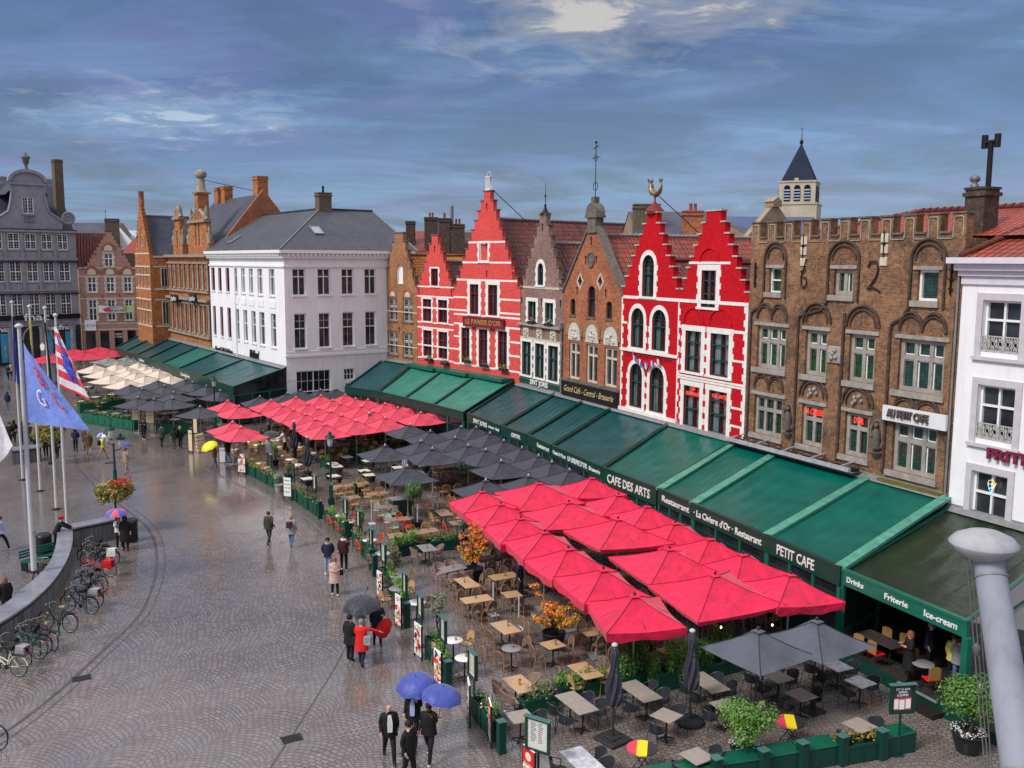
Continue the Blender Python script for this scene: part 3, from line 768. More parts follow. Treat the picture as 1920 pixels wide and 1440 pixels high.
def house6():
 f = Face(PA,dA,C5); r = f.root('gabled_house','scarlet double stepped gable house with white quoins and a gilded mermaid on one gable')
 u0 = UA['56']; u1 = UA['67'] - .02
 um = (f.uv(968,720)[0] + f.uv(1005,630)[0]) / 2
 ze = f.uv(650,620)[1]; zt1 = f.uv(825,186)[1]; zt2 = f.uv(1184,175)[1]; ze2 = f.uv(1372,645)[1]; zv = f.uv(990,635)[1]
 c1 = f.uv(822,186)[0]; c2 = f.uv(1184,180)[0]; c1 = (c1 + (u0 + um) / 2) / 2
 ze = (ze + zv) / 2; ze2 = ze - .35
 o1,L1,R1 = stepped(u0,um,ze,zt1,7,1.05,c1)
 o2,L2,R2 = stepped(um,u1,ze,zt2,7,1.3,c2)
 out = [(u0,0),(u1,0)] + o2[2:] ; out = out[:-1] + [(um,ze)] + o1[3:] if False else [(u0,0),(u1,0)] + o2[2:] + o1[2:]
 tp1 = f.win((778,432,840,678)); a2 = f.row([(712,740,780,975),(835,750,910,1005)]); a1 = f.row([(703,1060,770,1330),(820,1085,897,1370)])
 tp2 = f.win((1125,522,1203,742)); b2 = f.row([(1030,873,1115,1125),(1178,890,1277,1155)]); b1 = f.row([(1020,1190,1105,1462),(1168,1225,1265,1492)])
 ar = (tp1[2] - tp1[0]) / 2
 holes = [hole_of(tp1,ar)] + [hole_of(w,(w[2] - w[0]) / 2) for w in a2 + a1] + [hole_of(w) for w in [tp2] + b2 + b1]
 MB().slab(out,holes,0,.38,.25).build('wall',bk_red,r)
 m = MB(); copings(m,L1,R1); copings(m,L2,R2); m.build('coping',M('pale_coping',(.5,.47,.42),.8,.4,4),r)
 window(r,tp1,fr_green,MATS['clear'],2,(.55,),ar,surround=white_trim,sw=.3,curt=True,bars=(2,(1,4)),topbars=1)
 for w in a2 + a1: window(r,w,fr_green,MATS['clear'],2,(.58,),(w[2] - w[0]) / 2,surround=white_trim,sw=.28,curt=True,bars=(2,(1,5)),topbars=1)
 for w in [tp2] + b2: window(r,w,fr_green,MATS['clear'],2,(.36,.72),surround=white_trim,sw=.32,curt=(w is not tp2))
 for w in b1:
  o = window(r,w,fr_green,MATS['clear'],2,(.45,.76),surround=white_trim,sw=.3,curt=True)
 neon = emis('red_neon',(1,.05,.02),.75)
 for w,t1,t2 in ((b1[0],'CAFE','REST'),(b1[1],'DES','ARTS')):
  q = (w[3] - w[1]); cx = (w[0] + w[2]) / 2
  if t1 == 'CAFE':
   text('CAFE\nRESTAURANT',neon,r,(cx - .02,.09,w[3] - q * .13),.3,(w[2] - w[0]) * .82,name='neon_lettering')
  else: text('DES  ARTS',neon,r,(cx,.09,w[3] - q * .13),.3,(w[2] - w[0]) * .78,name='neon_lettering')
 m = MB()
 zb = tp1[1] - .1
 m.box(u0,u1,-.03,.02,zb - .1,zb + .09); zc = b2[0][3] + .2
 m.box(um,b2[0][0] - .4,-.028,.02,zc - .08,zc + .08); m.box(b2[-1][2] + .4,u1,-.028,.02,zc - .08,zc + .08)
 z3 = a2[0][3] - 1.0
 m.box(u0,a2[0][0] - .45,-.026,.02,z3 - .07,z3 + .07)
 z4 = a2[0][1] - .2; m.box(u0,um,-.1,.02,z4 - .1,z4 + .08)
 z5 = b2[0][1] - .25; m.box(um,u1,-.03,.02,z5 - .1,z5 + .02)
 z6 = b1[0][3] + .22; m.box(um,u1,-.024,.02,z6 + .12,z6 + .24)
 z7 = a1[0][1] - .2; m.box(u0,um + .1,-.16,.02,z7 - .16,z7 + .06)
 for z in (b2[0][1] + 1.0,b1[0][1] + 1.7,b1[0][1] + .7): m.box(b2[-1][2] + .35,u1,-.022,.02,z - .06,z + .06)
 quoins(m,u0,a1[0][1] - .1,zb - .12,1,.12); quoins(m,u1,4.3,zb - .12,-1,.2); quoins(m,um - .12,a1[0][1] - .1,zb - .12,1,.1)
 for wa,wb in ((a2[0],a2[1]),(a1[0],a1[1]),(b2[0],b2[1]),(b1[0],b1[1])): pass
 zt_ = tp2[3] + .25; m.box(tp2[0] - 1.2,tp2[2] + 1.2,-.03,.02,zt_ + .1,zt_ + .24)
 m.build('white_bands',white_trim,r)
 m = MB()
 for w in (tp2,b2[0],b2[1]):
  c = (w[0] + w[2]) / 2; hw = (w[2] - w[0]) / 2 + .25; z = w[3] + .5
  o_ = arcpts(c - hw,c + hw,z,hw * .95); i_ = arcpts(c - hw + .14,c + hw - .14,z,hw * .95 - .14)
  for q in range(len(o_) - 1): m.slab([o_[q],o_[q + 1],i_[q + 1],i_[q]],[],-.07,.01)
 m.build('relieving_arches',bk_red,r)
 lt = M('dull_gilt_on_red',(.30,.03,.03),.5)
 zq = (a1[0][3] + a2[0][1]) / 2 + .05
 text('De Gulden Meermin',lt,r,((u0 + um) / 2,-.04,zq),.42,(um - u0) * .8,name='painted_lettering')
 g = M('tarnished_gilt_bronze',(.30,.22,.12),.45,.3,6,metal=.6)
 z = zt1 + .1; m = MB(); m.lathe([(.62,0),(.5,.15),(.2,.45),(.06,.6),(.05,1.0)],8,(c1,.2,z)); m.build('gable_cap',M('dark_red_lead',(.22,.03,.03),.6),r)
 m = MB(); y = .2; z += .9
 m.tube([(c1 - .55,y,z + .95),(c1 - .5,y,z + .6),(c1 - .3,y,z + .3),(c1 + .15,y,z + .15),(c1 + .6,y,z + .35),(c1 + .85,y,z + .75),(c1 + .72,y,z + 1.05)],[.14,.2,.24,.22,.16,.09,.05],8)
 m.tube([(c1 - .55,y,z + .95),(c1 - .55,y,z + 1.1)],.06,6); m.lathe([(0,0),(.13,.07),(.15,.16),(.11,.27),(0,.33)],8,(c1 - .55,y,z + 1.08))
 m.tube([(c1 - .62,y,z + .88),(c1 - .85,y,z + .75),(c1 - .92,y,z + 1.15)],[.06,.05,.04],6); m.tube([(c1 - .92,y - .0,z + 1.15),(c1 - .95,y,z + 1.4)],[.03,.09],6)
 m.tube([(c1 - .5,y,z + .88),(c1 - .3,y,z + .8),(c1 - .36,y,z + 1.05)],[.05,.05,.03],6)
 m.slab([(c1 + .66,z + 1.0),(c1 + 1.0,z + 1.2),(c1 + .9,z + 1.38),(c1 + .74,z + 1.2),(c1 + .55,z + 1.42),(c1 + .5,z + 1.2)],[],y - .04,y + .04)
 o = m.build('mermaid_figure',g,r); o.scale = (.78,1,.78); o.location = (c1 * .22,0,(z + .0) * .22)
 m = MB(); m.tube([(c1 + .3,.3,zt1 + 1.0),(c1 + .4,4.5,zt1 - 2.0)],.03,5); m.build('stay_rod',iron,r)
 m = MB(); z = a2[0][1] - .25; n = 14
 cs = [((.75,.04,.12)),(.75,.72,.75),(.10,.12,.42)]
 for k in range(n):
  x = a2[0][0] + .4 + k * .22; d_ = -.18 - .06 * (k % 3); zz = z - .5 * math.sin(PI * k / n) - .1 * (k % 2)
  m.cur = k % 3; m.add([(x,d_,zz),(x + .3,d_ - .05,zz - .05),(x + .26,d_ - .02,zz - .42),(x + .05,d_,zz - .35)],[(0,1,2,3)])
 m.build('bunting',[M('bunting_a',(.75,.04,.12),.8),M('bunting_b',(.75,.72,.75),.8),M('bunting_c',(.1,.12,.42),.8)],r)
 body(r,u0,u1,.4,LEN,ze - .2,bk_red)
 prism_roof(r,u0,um,ze - .3,zt1 - 2.9,c1,.4,LEN,tile_red,tile_red)
 prism_roof(r,um,u1,ze - .3,zt2 - 2.9,c2,.4,LEN,tile_brown,tile_red)
house6()
def house7():
 f = Face(PA,dA,C6); r = f.root('crenellated_house','wide old brown brick house with battlements and tall blind arches')
 u0 = UA['67']; u1 = UA['78'] - .02
 zb = f.uv(600,212)[1]; zm = f.uv(600,128)[1]
 n = 11; gap = (u1 - u0) / (n * 1.07 + (n - 1) * .93); mw_ = gap * 1.07; gw = gap * .93
 out = [(u0,0),(u1,0)]
 for k in range(n):
  a = u1 - k * (mw_ + gw); out += [(a,zm),(a - mw_,zm)]
  if k < n - 1: out += [(a - mw_,zb),(a - mw_ - gw,zb)]
 t3 = [f.win((222,370,275,485)),f.win((535,370,622,500)),f.win((940,370,1030,528))]
 t2 = [f.win(b) for b in ((165,640,295,860),(398,660,492,893),(610,680,722,930),(850,705,1055,985))]
 t1 = [f.win(b) for b in ((150,968,277,1190),(380,1010,473,1235),(588,1055,692,1290),(820,1105,1020,1390))]
 for T in (t2,t1):
  z1 = sum(w[3] for w in T) / 4; z0 = sum(w[1] for w in T[:3]) / 3
  for w in T[:3]: w[1] = z0; w[3] = z1
  T[3][3] = z1
 for T in (t3,):
  z1 = sum(w[3] for w in T) / 3
  for w in T: w[3] = z1
 MB().slab(out,[hole_of(w) for w in t3 + t2 + t1],0,.45,.3).build('wall',bk_brown,r)
 m = MB()
 for k in range(n):
  a = u1 - k * (mw_ + gw); m.box(a - mw_ - .04,a + .04,-.05,.5,zm,zm + .07)
  if k < n - 1: m.box(a - mw_ - gw + .002,a - mw_ - .002,-.08,.48,zb,zb + .09)
 m.build('coping',stone_d,r)
 m = MB()       # raised moulding round each merlon
 for k in range(n):
  a = u1 - k * (mw_ + gw) - mw_; x0,x1 = a + .1,a + mw_ - .1
  m.tube([(x0,-.02,zb - .15),(x0,-.02,zm - .2),(x0 + .06,-.02,zm - .12),(x1 - .06,-.02,zm - .12),(x1,-.02,zm - .2),(x1,-.02,zb - .15)],.03,5)
  if k < n - 1: m.tube([(x0,-.02,zb - .15),(x0 - .06,-.02,zb - .22),(x0 - gw - .14,-.02,zb - .22),(x0 - gw - .2,-.02,zb - .15)],.03,5)
 m.build('merlon_moulding',stone,r)
 m = MB()
 def hood(w,top,hw,r3=None):
  pass
 def arcm(c,hw,z,ht,rr=.07,y=-.05):
  m.tube([(c + hw * math.cos(a),y,z + ht * math.sin(a)) for a in [PI * k / 12 for k in range(13)]],rr,6)
 for w,w2 in ((t3[0],t2[0]),(t3[1],t2[1]),(t3[2],t2[3])):
  c = (w[0] + w[2]) / 2; hw = max(.62,(w[2] - w[0]) / 2 + .35)
  arcm(c,hw,w[3] + .45,.85); arcm(c,hw - .22,w[3] + .45,.63,.05)
  m.tube([(c - hw,-.05,w[3] + .45),(c - hw,-.05,w[1] - .3),(c - hw - .25,-.05,w[1] - .75),(w2[0] - .45,-.05,w[1] - 1.1),(w2[0] - .5,-.05,w[1] - 1.6),(w2[0] - .5,-.05,4.6)],.075,6)
  m.tube([(c + hw,-.05,w[3] + .45),(c + hw,-.05,w[1] - .3)],.06,6)
 m.tube([(t2[2][0] - .35,-.05,t2[2][3] + .9),(t2[2][0] - .4,-.05,4.6)],.08,6)
 m.tube([(t2[3][2] + .45,-.05,t3[2][1]),(t2[3][2] + .45,-.05,4.3)],.07,6)
 for T,n2 in ((t2,(2,1,1,2)),(t1,(2,1,1,2))):
  for w,k in zip(T,n2):
   z = w[3] + .22; cw_ = (w[2] - w[0]) / k
   for j in range(k):
    c = w[0] + cw_ * (j + .5)
    arcm(c,cw_ / 2 + (.2 if k == 1 else .02),z + .15,.78 if k == 2 else .95,.07); arcm(c,cw_ / 2 - .02,z + .15,.62 if k == 2 else .75,.05)
 m.build('hood_mouldings',bk_dark,r)
 for T in (t3,t2,t1):
  for w in T: MB().box(w[0] - .22,w[2] + .22,-.07,.02,w[3] + .004,w[3] + .17).build('lintel',stone,r); MB().box(w[0] - .28,w[2] + .12,-.12,.02,w[1] - .26,w[1] - .004).build('sill',stone,r)
 window(r,t3[0],fr_white,MATS['greenglass'],1,(.5,),depth=.2)
 window(r,t3[1],fr_white,MATS['leaded'],2,(),mull=stone,mw=.2,depth=.2,inner=fr_white)
 window(r,t3[2],fr_white,MATS['leaded'],1,(),depth=.2,fw=.11)
 neon = emis('red_neon',(1,.05,.02),.75)
 for ti,T in enumerate((t2,t1)):
  for k,w in enumerate(T):
   window(r,w,stone,MATS['leaded'] if not (ti == 0 and k in (0,1,2)) else MATS['greenglass'],3 if k in (0,3) else 2,(.64,),mull=stone,mw=.19,depth=.2,inner=fr_white if (k == 3 or ti == 0) else fr_dark)
 for w,t in ((t1[1],'LA CIVIERE'),(t1[2],"D'OR")):
  text(t,neon,r,((w[0] + w[2]) / 2,.12,w[3] - (w[3] - w[1]) * .19),.42,(w[2] - w[0]) * (.86 if len(t) > 5 else .4),name='neon_lettering')
 m = MB()
 u,z = f.uv(385,400); hh = .95
 m.tube([(u + .1,-.08,z + .8),(u - .02,-.08,z + .35),(u - .2,-.08,z - .1),(u - .17,-.08,z - .5),(u + .05,-.08,z - .62),(u + .2,-.08,z - .4),(u + .12,-.08,z - .12),(u - .12,-.08,z - .12)],.035,6)
 m.bar((u - .3,-.08,z + .15),(u + .1,-.08,z + .25),.05)
 u,z = f.uv(722,415)
 m.tube([(u - .36,-.08,z + .48),(u - .25,-.08,z + .72),(u + .1,-.08,z + .75),(u + .22,-.08,z + .4),(u + .1,-.08,z),(u - .15,-.08,z - .3),(u - .38,-.08,z - .5),(u + .0,-.08,z - .42),(u + .38,-.08,z - .6)],.04,6)
 for q in ((148,400),(1093,420)):
  u,z = f.uv(*q); m.bar((u,-.07,z - .65),(u,-.07,z + .65),.06)
  for k in (-.4,0,.4): m.bar((u - .12,-.08,z + k),(u + .12,-.08,z + k),.05)
 m.build('iron_figures',iron,r)
 m = MB()
 for (x,y) in ((383,235),(380,285),(378,338),(772,222),(770,275),(765,335)):
  u,z = f.uv(x,y); m.bevbox(u - .2,u + .2,-.06,.01,z - .2,z + .2,.02)
 m.build('stone_blocks',cream_trim,r)
 m = MB()
 for (x,y) in ((381,260),(771,250)):
  u,z = f.uv(x,y); m.bar((u,-.09,z - .6),(u,-.09,z + .6),.035); m.lathe([(0,-.1),(.1,0),(0,.1)],6,(u,-.09,z))
 m.build('iron_rods',iron,r)
 m = MB(); u,z = f.uv(530,785); m.bevbox(u - .42,u + .42,-.1,.01,z - .42,z + .42,.05)
 for k in range(7): m.lathe([(0,-.14),(.12,-.05),(.12,.05),(0,.14)],7,(u + rnd.uniform(-.2,.2),-.12,z + rnd.uniform(-.22,.22)))
 for w in (t1[1],t1[2]):
  c = (w[0] + w[2]) / 2; z = w[3] + .6
  for k in range(6): m.lathe([(0,-.12),(.09,-.04),(.09,.05),(0,.12)],6,(c + .26 * math.cos(k),-.07,z + .2 * math.sin(k * 1.7)))
 m.build('relief_carvings',stone,r)
 for q,nm in (((310,1085),0),((737,1170),1)):
  u,z = f.uv(*q)
  m = MB(); o_ = [(u + .42 * math.cos(a),z + .75 * math.sin(a)) for a in [k * PI / 8 for k in range(16)]]
  i_ = [(u + .33 * math.cos(a),z + .64 * math.sin(a)) for a in [k * PI / 8 for k in range(16)]]
  m.slab(o_,[i_[::-1]],-.1,.01); m.lathe([(.05,-.25),(.3,-.02),(.34,.06)],8,(u,-.02,z - .85)); o = m.build('niche',stone_d,r)
  m = MB(); m.tube([(u,-.12,z - .6),(u + .02,-.14,z - .2),(u,-.12,z + .15),(u - .02,-.12,z + .28)],[.22,.2,.17,.07],8)
  m.lathe([(0,-.13),(.1,-.06),(.12,.03),(.06,.13),(0,.15)],8,(u - .02,-.13,z + .42)); m.tube([(u - .15,-.14,z + .15),(u - .2,-.25,z - .1),(u + .05,-.3,z - .05)],[.07,.06,.04],6)
  m.build('statue',M('worn_stone_figure',(.13,.11,.09),.8,.4,8),o)
 a,z1 = f.uv(762,1040,-.25); b,z0 = f.uv(1064,1133,-.25); zc = (z0 + z1) / 2 - .02
 m = MB(); m.box(a,b,-.3,-.16,zc - .33,zc + .33); sg = m.build('name_board',M('pale_sign_board',(.72,.72,.76),.4,.1),r)
 m = MB(); m.bar((a + .4,-.16,zc),(a + .4,0,zc),.05); m.bar((b - .4,-.16,zc),(b - .4,0,zc),.05); m.build('bracket',iron,sg)
 text('AU PETIT CAFE',M('brown_cut_letters',(.12,.095,.085),.5),sg,((a + b) / 2 - .25,-.36,zc + .02),.5,(b - a) * .66,ext=.05,bold=.012)
 m = MB(); m.box(t1[3][0] - .5,t1[3][2] + .5,-.3,.02,t1[3][1] - .6,t1[3][1] - .45); m.build('mossy_ledge',M('mossy_stone',(.16,.15,.03),.9,.5,4),r)
 m = MB(); uu = UA['78'] - .12; m.tube([(uu,-.1,zb - 1.2),(uu,-.1,3.8)],.05,6); m.build('downpipe',lead,r)
 m = MB(); a = f.uv(60,1180)[0]; b = f.uv(660,1380)[0]
 m.box(a,b,-.9,-.75,4.42,4.6); m.box(a,b,-.75,-.05,4.35,4.4)
 for k in range(5): x = a + .5 + (b - a - 1) * k / 4; m.bar((x,-.9,4.62),(x + .1,-.05,4.8),.07,.05)
 m.build('gutter_box',M('wet_grey_zinc',(.42,.42,.45),.35,.3,4),r)
 m = MB()
 for k in range(9):
  x = a + .4 + (b - a - .8) * k / 8; m.box(x,x + .5,-.6,-.3,4.42,4.56)
  m.tube([(x,-.5,4.6),(x + .2,-.45,4.75),(x + .5,-.3,4.62),(x + .9,-.4,4.58)],.025,5)
 m.build('cables',iron,r)
 body(r,u0,u1,.46,LEN,zb - .2,bk_brown)
 y0,y1 = 1.2,9.0; zr = zb + 1.25; ze = zb - .1; ym = (y0 + y1) / 2
 L = math.hypot(ym - y0,zr - ze); m = MB()
 A,B,C_,D = (u0 + .5,y0,ze),(u1 + 5,y0,ze),(u1 + 5,ym,zr),(u0 + 6.2,ym,zr)
 m.add([A,B,C_,D],[(0,1,2,3)],[[(A[0],0),(B[0],0),(C_[0],L),(D[0],L)]])
 m.add([(u0 + .5,y1,ze),A,D],[(0,1,2)],[[(0,0),(7,0),(3.5,L)]]); m.add([(u1 + 5,y1,ze),(u0 + .5,y1,ze),D,C_],[(0,1,2,3)],[[(0,0),(10,0),(10,L),(0,L)]])
 rf = m.build('roof',tile_new,r)
 m = MB()
 k = D[0]
 while k < C_[0]: m.tube([(k,ym,zr + .02),(k + .39,ym,zr + .05)],[.13,.16],7); k += .4
 for k in range(16): t = k / 16; t2_ = (k + .95) / 16; m.tube([tuple(A[i] + (D[i] - A[i]) * t for i in range(3)),tuple(A[i] + (D[i] - A[i]) * t2_ + (.03 if i == 2 else 0) for i in range(3))],[.12,.15],7)
 m.build('ridge_tiles',tile_new,rf)
 u,z = f.uv(1230,0,2.0); zc1 = f.uv(1230,-10,2.0)[1]
 c = chimney(r,u + .1,2.0,zb - 1,zc1,.95,.9,bk_dark)
 m = MB(); z = zc1; x = u + .35; m.tube([(x,2.0,z),(x,2.0,z + 1.9)],.11,8); m.tube([(x - .3,2,z + 1.95),(x + .3,2,z + 1.95)],.09,8)
 m.tube([(x - .3,2,z + 1.7),(x - .3,2,z + 2.25)],.13,8); m.tube([(x + .3,2,z + 1.7),(x + .3,2,z + 2.25)],.13,8)
 m.build('flue_cowl',iron,c)
 m = MB(); m.lathe([(.16,0),(.16,.15),(.08,.2),(.2,.3),(.21,.42),(.12,.52),(0,.56)],10,(u - .3,2.0,zc1 + .1)); m.build('chimney_cowl',M('steel_cowl',(.2,.2,.21),.5,.4,9,metal=.4),c)
house7()
def house8():
 f = Face(PA,dA,C6); r = f.root('townhouse','pale lavender white plastered house at the right edge with cast iron window grilles')
 u0 = UA['78']; u1 = u0 + 9.5; zt = f.uv(1150,330)[1]
 r2 = f.row([(1265,520,1430,785)],.2); r1 = f.row([(1240,925,1400,1215)],.2)
 C7 = (1200,760,2.6667); g = Face(PA,dA,C7); r0 = g.row([(1680,320,1838,640)],.2)
 ws = []
 for R_ in (r2,r1,r0):
  for k in range(3): w = list(R_[0]); w[0] += 3.1 * k; w[2] += 3.1 * k; ws.append(w)
 MB().slab([(u0,0),(u1,0),(u1,zt),(u0,zt)],[hole_of(w) for w in ws],0,.4,.3).build('wall',white,r)
 sur = M('mauve_grey_trim',(.55,.52,.56),.6,.15)
 for k,w in enumerate(ws):
  o = window(r,w,fr_white,MATS['glass'],2,(.62,),depth=.22,fw=.09)
  m = MB(); s_ = .28
  for a,b,c,d in ((w[0] - s_,w[0] - .004,w[1] - .2,w[3] + s_),(w[2] + .004,w[2] + s_,w[1] - .2,w[3] + s_),(w[0] - .004,w[2] + .004,w[3] + .004,w[3] + s_)): m.box(a,b,-.06,.02,c,d)
  m.box(w[0] - .35,w[2] + .35,-.14,.02,w[1] - .34,w[1] - .2 if k < 6 else w[1] - .24); m.build('surround',sur,o)
  if k < 6:
   m = MB(); z0 = w[1] + .02; n = 5; pw = (w[2] - w[0]) / n
   m.bar((w[0],.02,z0 + .62),(w[2],.02,z0 + .62),.04); m.bar((w[0],.02,z0 + .03),(w[2],.02,z0 + .03),.04)
   for i in range(n):
    c = w[0] + pw * (i + .5)
    for rr,dz in ((.2,.33),(.11,.33),(.08,.12),(.08,.53)):
     m.tube([(c + rr * math.cos(a) * .8,.02,z0 + dz + rr * math.sin(a)) for a in [j * PI / 5 for j in range(10)]],.022,5,closed=True)
    m.bar((w[0] + pw * i,.02,z0),(w[0] + pw * i,.02,z0 + .62),.03)
   m.build('iron_grille',M('pale_iron',(.52,.50,.50),.5,.3,9),o)
 cor = MB(); cor.box(u0 - .35,u1,-.65,.0,zt - .12,zt + .12); cor.box(u0 - .15,u1,-.4,.0,zt - .4,zt - .12); cor.box(u0 - .08,u1,-.22,.0,zt - .62,zt - .4); cor.box(u0,u1,-.1,0,zt - .95,zt - .62)
 cor.build('cornice',M('lavender_cornice',(.66,.64,.72),.5,.1),r)
 body(r,u0,u1,.4,LEN,zt - .1,white)
 m = MB(); y0,y1 = -.5,7; zr = zt + 3.1; L = math.hypot(y1 - y0,zr - zt)
 m.add([(u0 + .2,y0,zt + .12),(u1,y0,zt + .12),(u1,y1,zr),(u0 + 2.2,y1,zr)],[(0,1,2,3)],[[(0,0),(9.3,0),(9.3,L),(2,L)]])
 m.add([(u0 + .2,y0,zt + .12),(u0 + 2.2,y1,zr),(u0 + .2,y1 + 6,zt)],[(0,1,2)],[[(0,0),(7,2),(12,0)]])
 rf = m.build('roof',tile_red,r)
 m = MB()
 for k in range(18): t = k / 18; m.tube([(u0 + .2 + 2 * t,y0 + (y1 - y0) * t,zt + .16 + (zr - zt) * t),(u0 + .2 + 2 * (t + .053),y0 + (y1 - y0) * (t + .053),zt + .19 + (zr - zt) * (t + .053))],[.13,.16],7)
 m.build('ridge_tiles',tile_red,rf)
 u,z = g.uv(1880,285)
 text('FRITERIE',M('purple_red_letters',(.22,.02,.06),.4),r,(u + .25,-.12,z + .15),.62,2.9,ext=.06,bold=.02,name='shop_lettering')
 w = ws[6]; cx = (w[0] + w[2]) / 2; zc = w[3] - .45
 m = MB(); m.tube([(cx - .15,.1,zc),(cx,.1,zc - .38),(cx + .15,.1,zc),(cx - .15,.1,zc)],.014,5); m.tube([(cx - .1,.1,zc - .2),(cx + .15,.1,zc - .05)],.015,5); m.build('neon_cone',emis('blue_neon',(.25,.7,1),.9),r)
 m = MB(); m.tube([(cx + .14 * math.cos(a),.1,zc + .06 + .12 * math.sin(a)) for a in [j * PI / 5 for j in range(7)]],.014,5); m.tube([(cx + .05,.1,zc - .02),(cx + .22,.1,zc + .1),(cx + .12,.1,zc - .15)],.02,5); m.build('neon_scoop',emis('amber_neon',(1,.55,.05),.8),r)
 chimney(r,u0 + 1.0,9.5,zt,zt + 4.0,1.0,.8,bk_dark)
house8()
# ================= the white corner building =================
dW2 = (.811,.586); PW = (-20.2,84.0); dW1 = (.569,-.822)
def white_building():
 f2 = Face(PW,dW2,C3); f1 = Face(PW,dW1,C3); C8 = (380,560,4.8); g2 = Face(PW,dW2,C8)
 r = f2.root('corner_building','large white rendered three-storey corner building under a blue-grey slate roof','building')
 zt = 14.62; l2 = 13.0; l1 = 21.4
 t = f2.row([(1105,735,1198,915),(1275,735,1365,910),(1437,735,1522,905),(1592,730,1672,905)]); b = f2.row([(1117,1038,1205,1275),(1283,1035,1367,1265),(1443,1028,1525,1252),(1597,1020,1673,1243)])
 gw = g2.win((838,655,1155,890)); gs = g2.win((1268,632,1362,725)); gd = g2.win((1280,745,1340,900)); gd[1] = .3; gd[3] = min(gd[3],gs[1] - .3)
 MB().slab([(0,0),(l2,0),(l2,zt),(0,zt)],[hole_of(w) for w in t + b + [gw,gs,gd]],0,.4,.3).build('wall',white,r)
 for w in t: window(r,w,fr_white,MATS['glass'],2,(.7,),depth=.2,sill=white_trim,fw=.08)
 for w in b: window(r,w,fr_white,MATS['glass'],1,(.57,),depth=.2,sill=white_trim,fw=.09,bars=(2,(1,2)))
 window(r,gw,fr_white,MATS['glass'],2,(.28,),depth=.2,fw=.09,bars=(3,(1,2)),name='shop_window'); window(r,gs,fr_white,MATS['glass'],3,(.5,),depth=.2,fw=.06); window(r,gd,fr_white,MATS['glass'],2,(),depth=.2,name='door')
 a = f1.rz - f2.rz
 def turn(o): o.rotation_euler = (0,0,a); return o
 t1 = f1.row([(720,728,748,895),(770,730,800,900),(822,733,855,905),(880,735,918,910),(958,735,1000,915)]); t1r = f1.row([(568,730,597,890),(614,730,642,893),(665,728,695,897)])
 b1 = f1.row([(733,1003,763,1215),(785,1010,818,1230),(840,1018,875,1240),(893,1023,935,1252),(972,1035,1012,1265)]); b1r = f1.row([(580,988,607,1200),(627,990,655,1210),(677,998,708,1220)])
 for A,B in ((t1,t1r),(b1,b1r)):
  for w in B: w[1] = A[0][1]; w[3] = A[0][3]
 turn(MB().slab([(-l1,0),(0,0),(0,zt),(-l1,zt)],[hole_of(w) for w in t1 + t1r + b1 + b1r],0,.4,.3).build('side_wall',white,r))
 for w in t1: turn(window(r,w,fr_white,MATS['glass'],2,(.7,),depth=.2,sill=white_trim))
 for w in b1: turn(window(r,w,fr_white,MATS['glass'],1,(.57,),depth=.2,sill=white_trim,bars=(2,(1,2))))
 for w in t1r + b1r: turn(window(r,w,fr_red,MATS['glass'],1,(.7,),depth=.2,sill=white_trim,fw=.12))
 for k in range(5): w = t1[k]; turn(MB().box(w[0] - .2,w[2] + .2,-.05,.01,b1[k][3] + .5,w[1] - .5).build('wall_panel',white,r))
 m2 = MB(); m2.box(-13.2,-13.0,-.14,0,4.2,13.4)
 turn(m2.build('downpipe',fr_white,r))
 for fc,L0,L1,tn in ((f2,0,l2,False),(f1,-l1,0,True)):
  c = MB(); e0 = -.55 if not tn else 0; e1 = .0 if not tn else .55
  c.box(L0 + e0,L1 + e1,-.6,.3,zt,zt + .28); c.box(L0 + e0 * .5,L1 + e1 * .5,-.3,-.002,zt - .45,zt - .003); c.box(L0 + e0 * .2,L1 + e1 * .2,-.12,-.002,zt - 1.25,zt - 1.1)
  x = L0 + .2
  while x < L1: c.box(x,x + .18,-.5,-.3,zt - .25,zt - .004); x += .42
  o = c.build('cornice',fr_white,r)
  if tn: turn(o)
 c = MB(); zb = f2.uv(1200,1320)[1]; c.box(-.1,l2,-.12,0,zb - .12,zb + .1); c.box(-.05,l2,-.06,0,zb + .3,zb + .4); c.build('string_course',fr_white,r)
 d1 = Vector(f1.d) ; d2 = Vector(f2.d)
 q = Matrix.Rotation(-f2.rz,2)
 e1 = q @ (-d1);
 dep = 6.2; zr = 18.9
 def loc(a_,b_): return (a_ * 1.0 + e1.x * b_,e1.y * b_)   # a along face 2, b along the other face away from the corner
 n2 = Vector((0,1)); n1 = q @ Vector((-d1.y,d1.x))   # inward normal of face 1 in local coords
 def meet(h):
  y = h; x = (h - n1.y * y) / n1.x; return Vector((x,y))
 E0 = meet(-.6); Rm = meet(dep)
 A = Vector((l2 + .3,-.6)); B = Vector((l2 - 1.0,dep))
 C_ = E0 + e1 * (l1 + .6); D = Rm + e1 * (l1 - 3.2)
 zc = zt + .28; m = MB(); sl = math.hypot(dep + .6,zr - zc)
 def P3(v,z): return (v.x,v.y,z)
 m.add([P3(E0,zc),P3(A,zc),P3(B,zr),P3(Rm,zr)],[(0,1,2,3)],[[(0,0),(A.x - E0.x,0),(B.x - E0.x,sl),(Rm.x - E0.x,sl)]])
 u1_ = (Rm - E0).dot(e1)
 m.add([P3(C_,zc),P3(E0,zc),P3(Rm,zr),P3(D,zr)],[(0,1,2,3)],[[(l1 + .6,0),(0,0),(u1_,sl),(u1_ + l1 - 3,sl)]])
 A2 = Vector((l2 + .3,dep * 2)); m.add([P3(A,zc),P3(A2,zc),P3(B,zr)],[(0,1,2)],[[(0,0),(12,0),(6,sl)]])
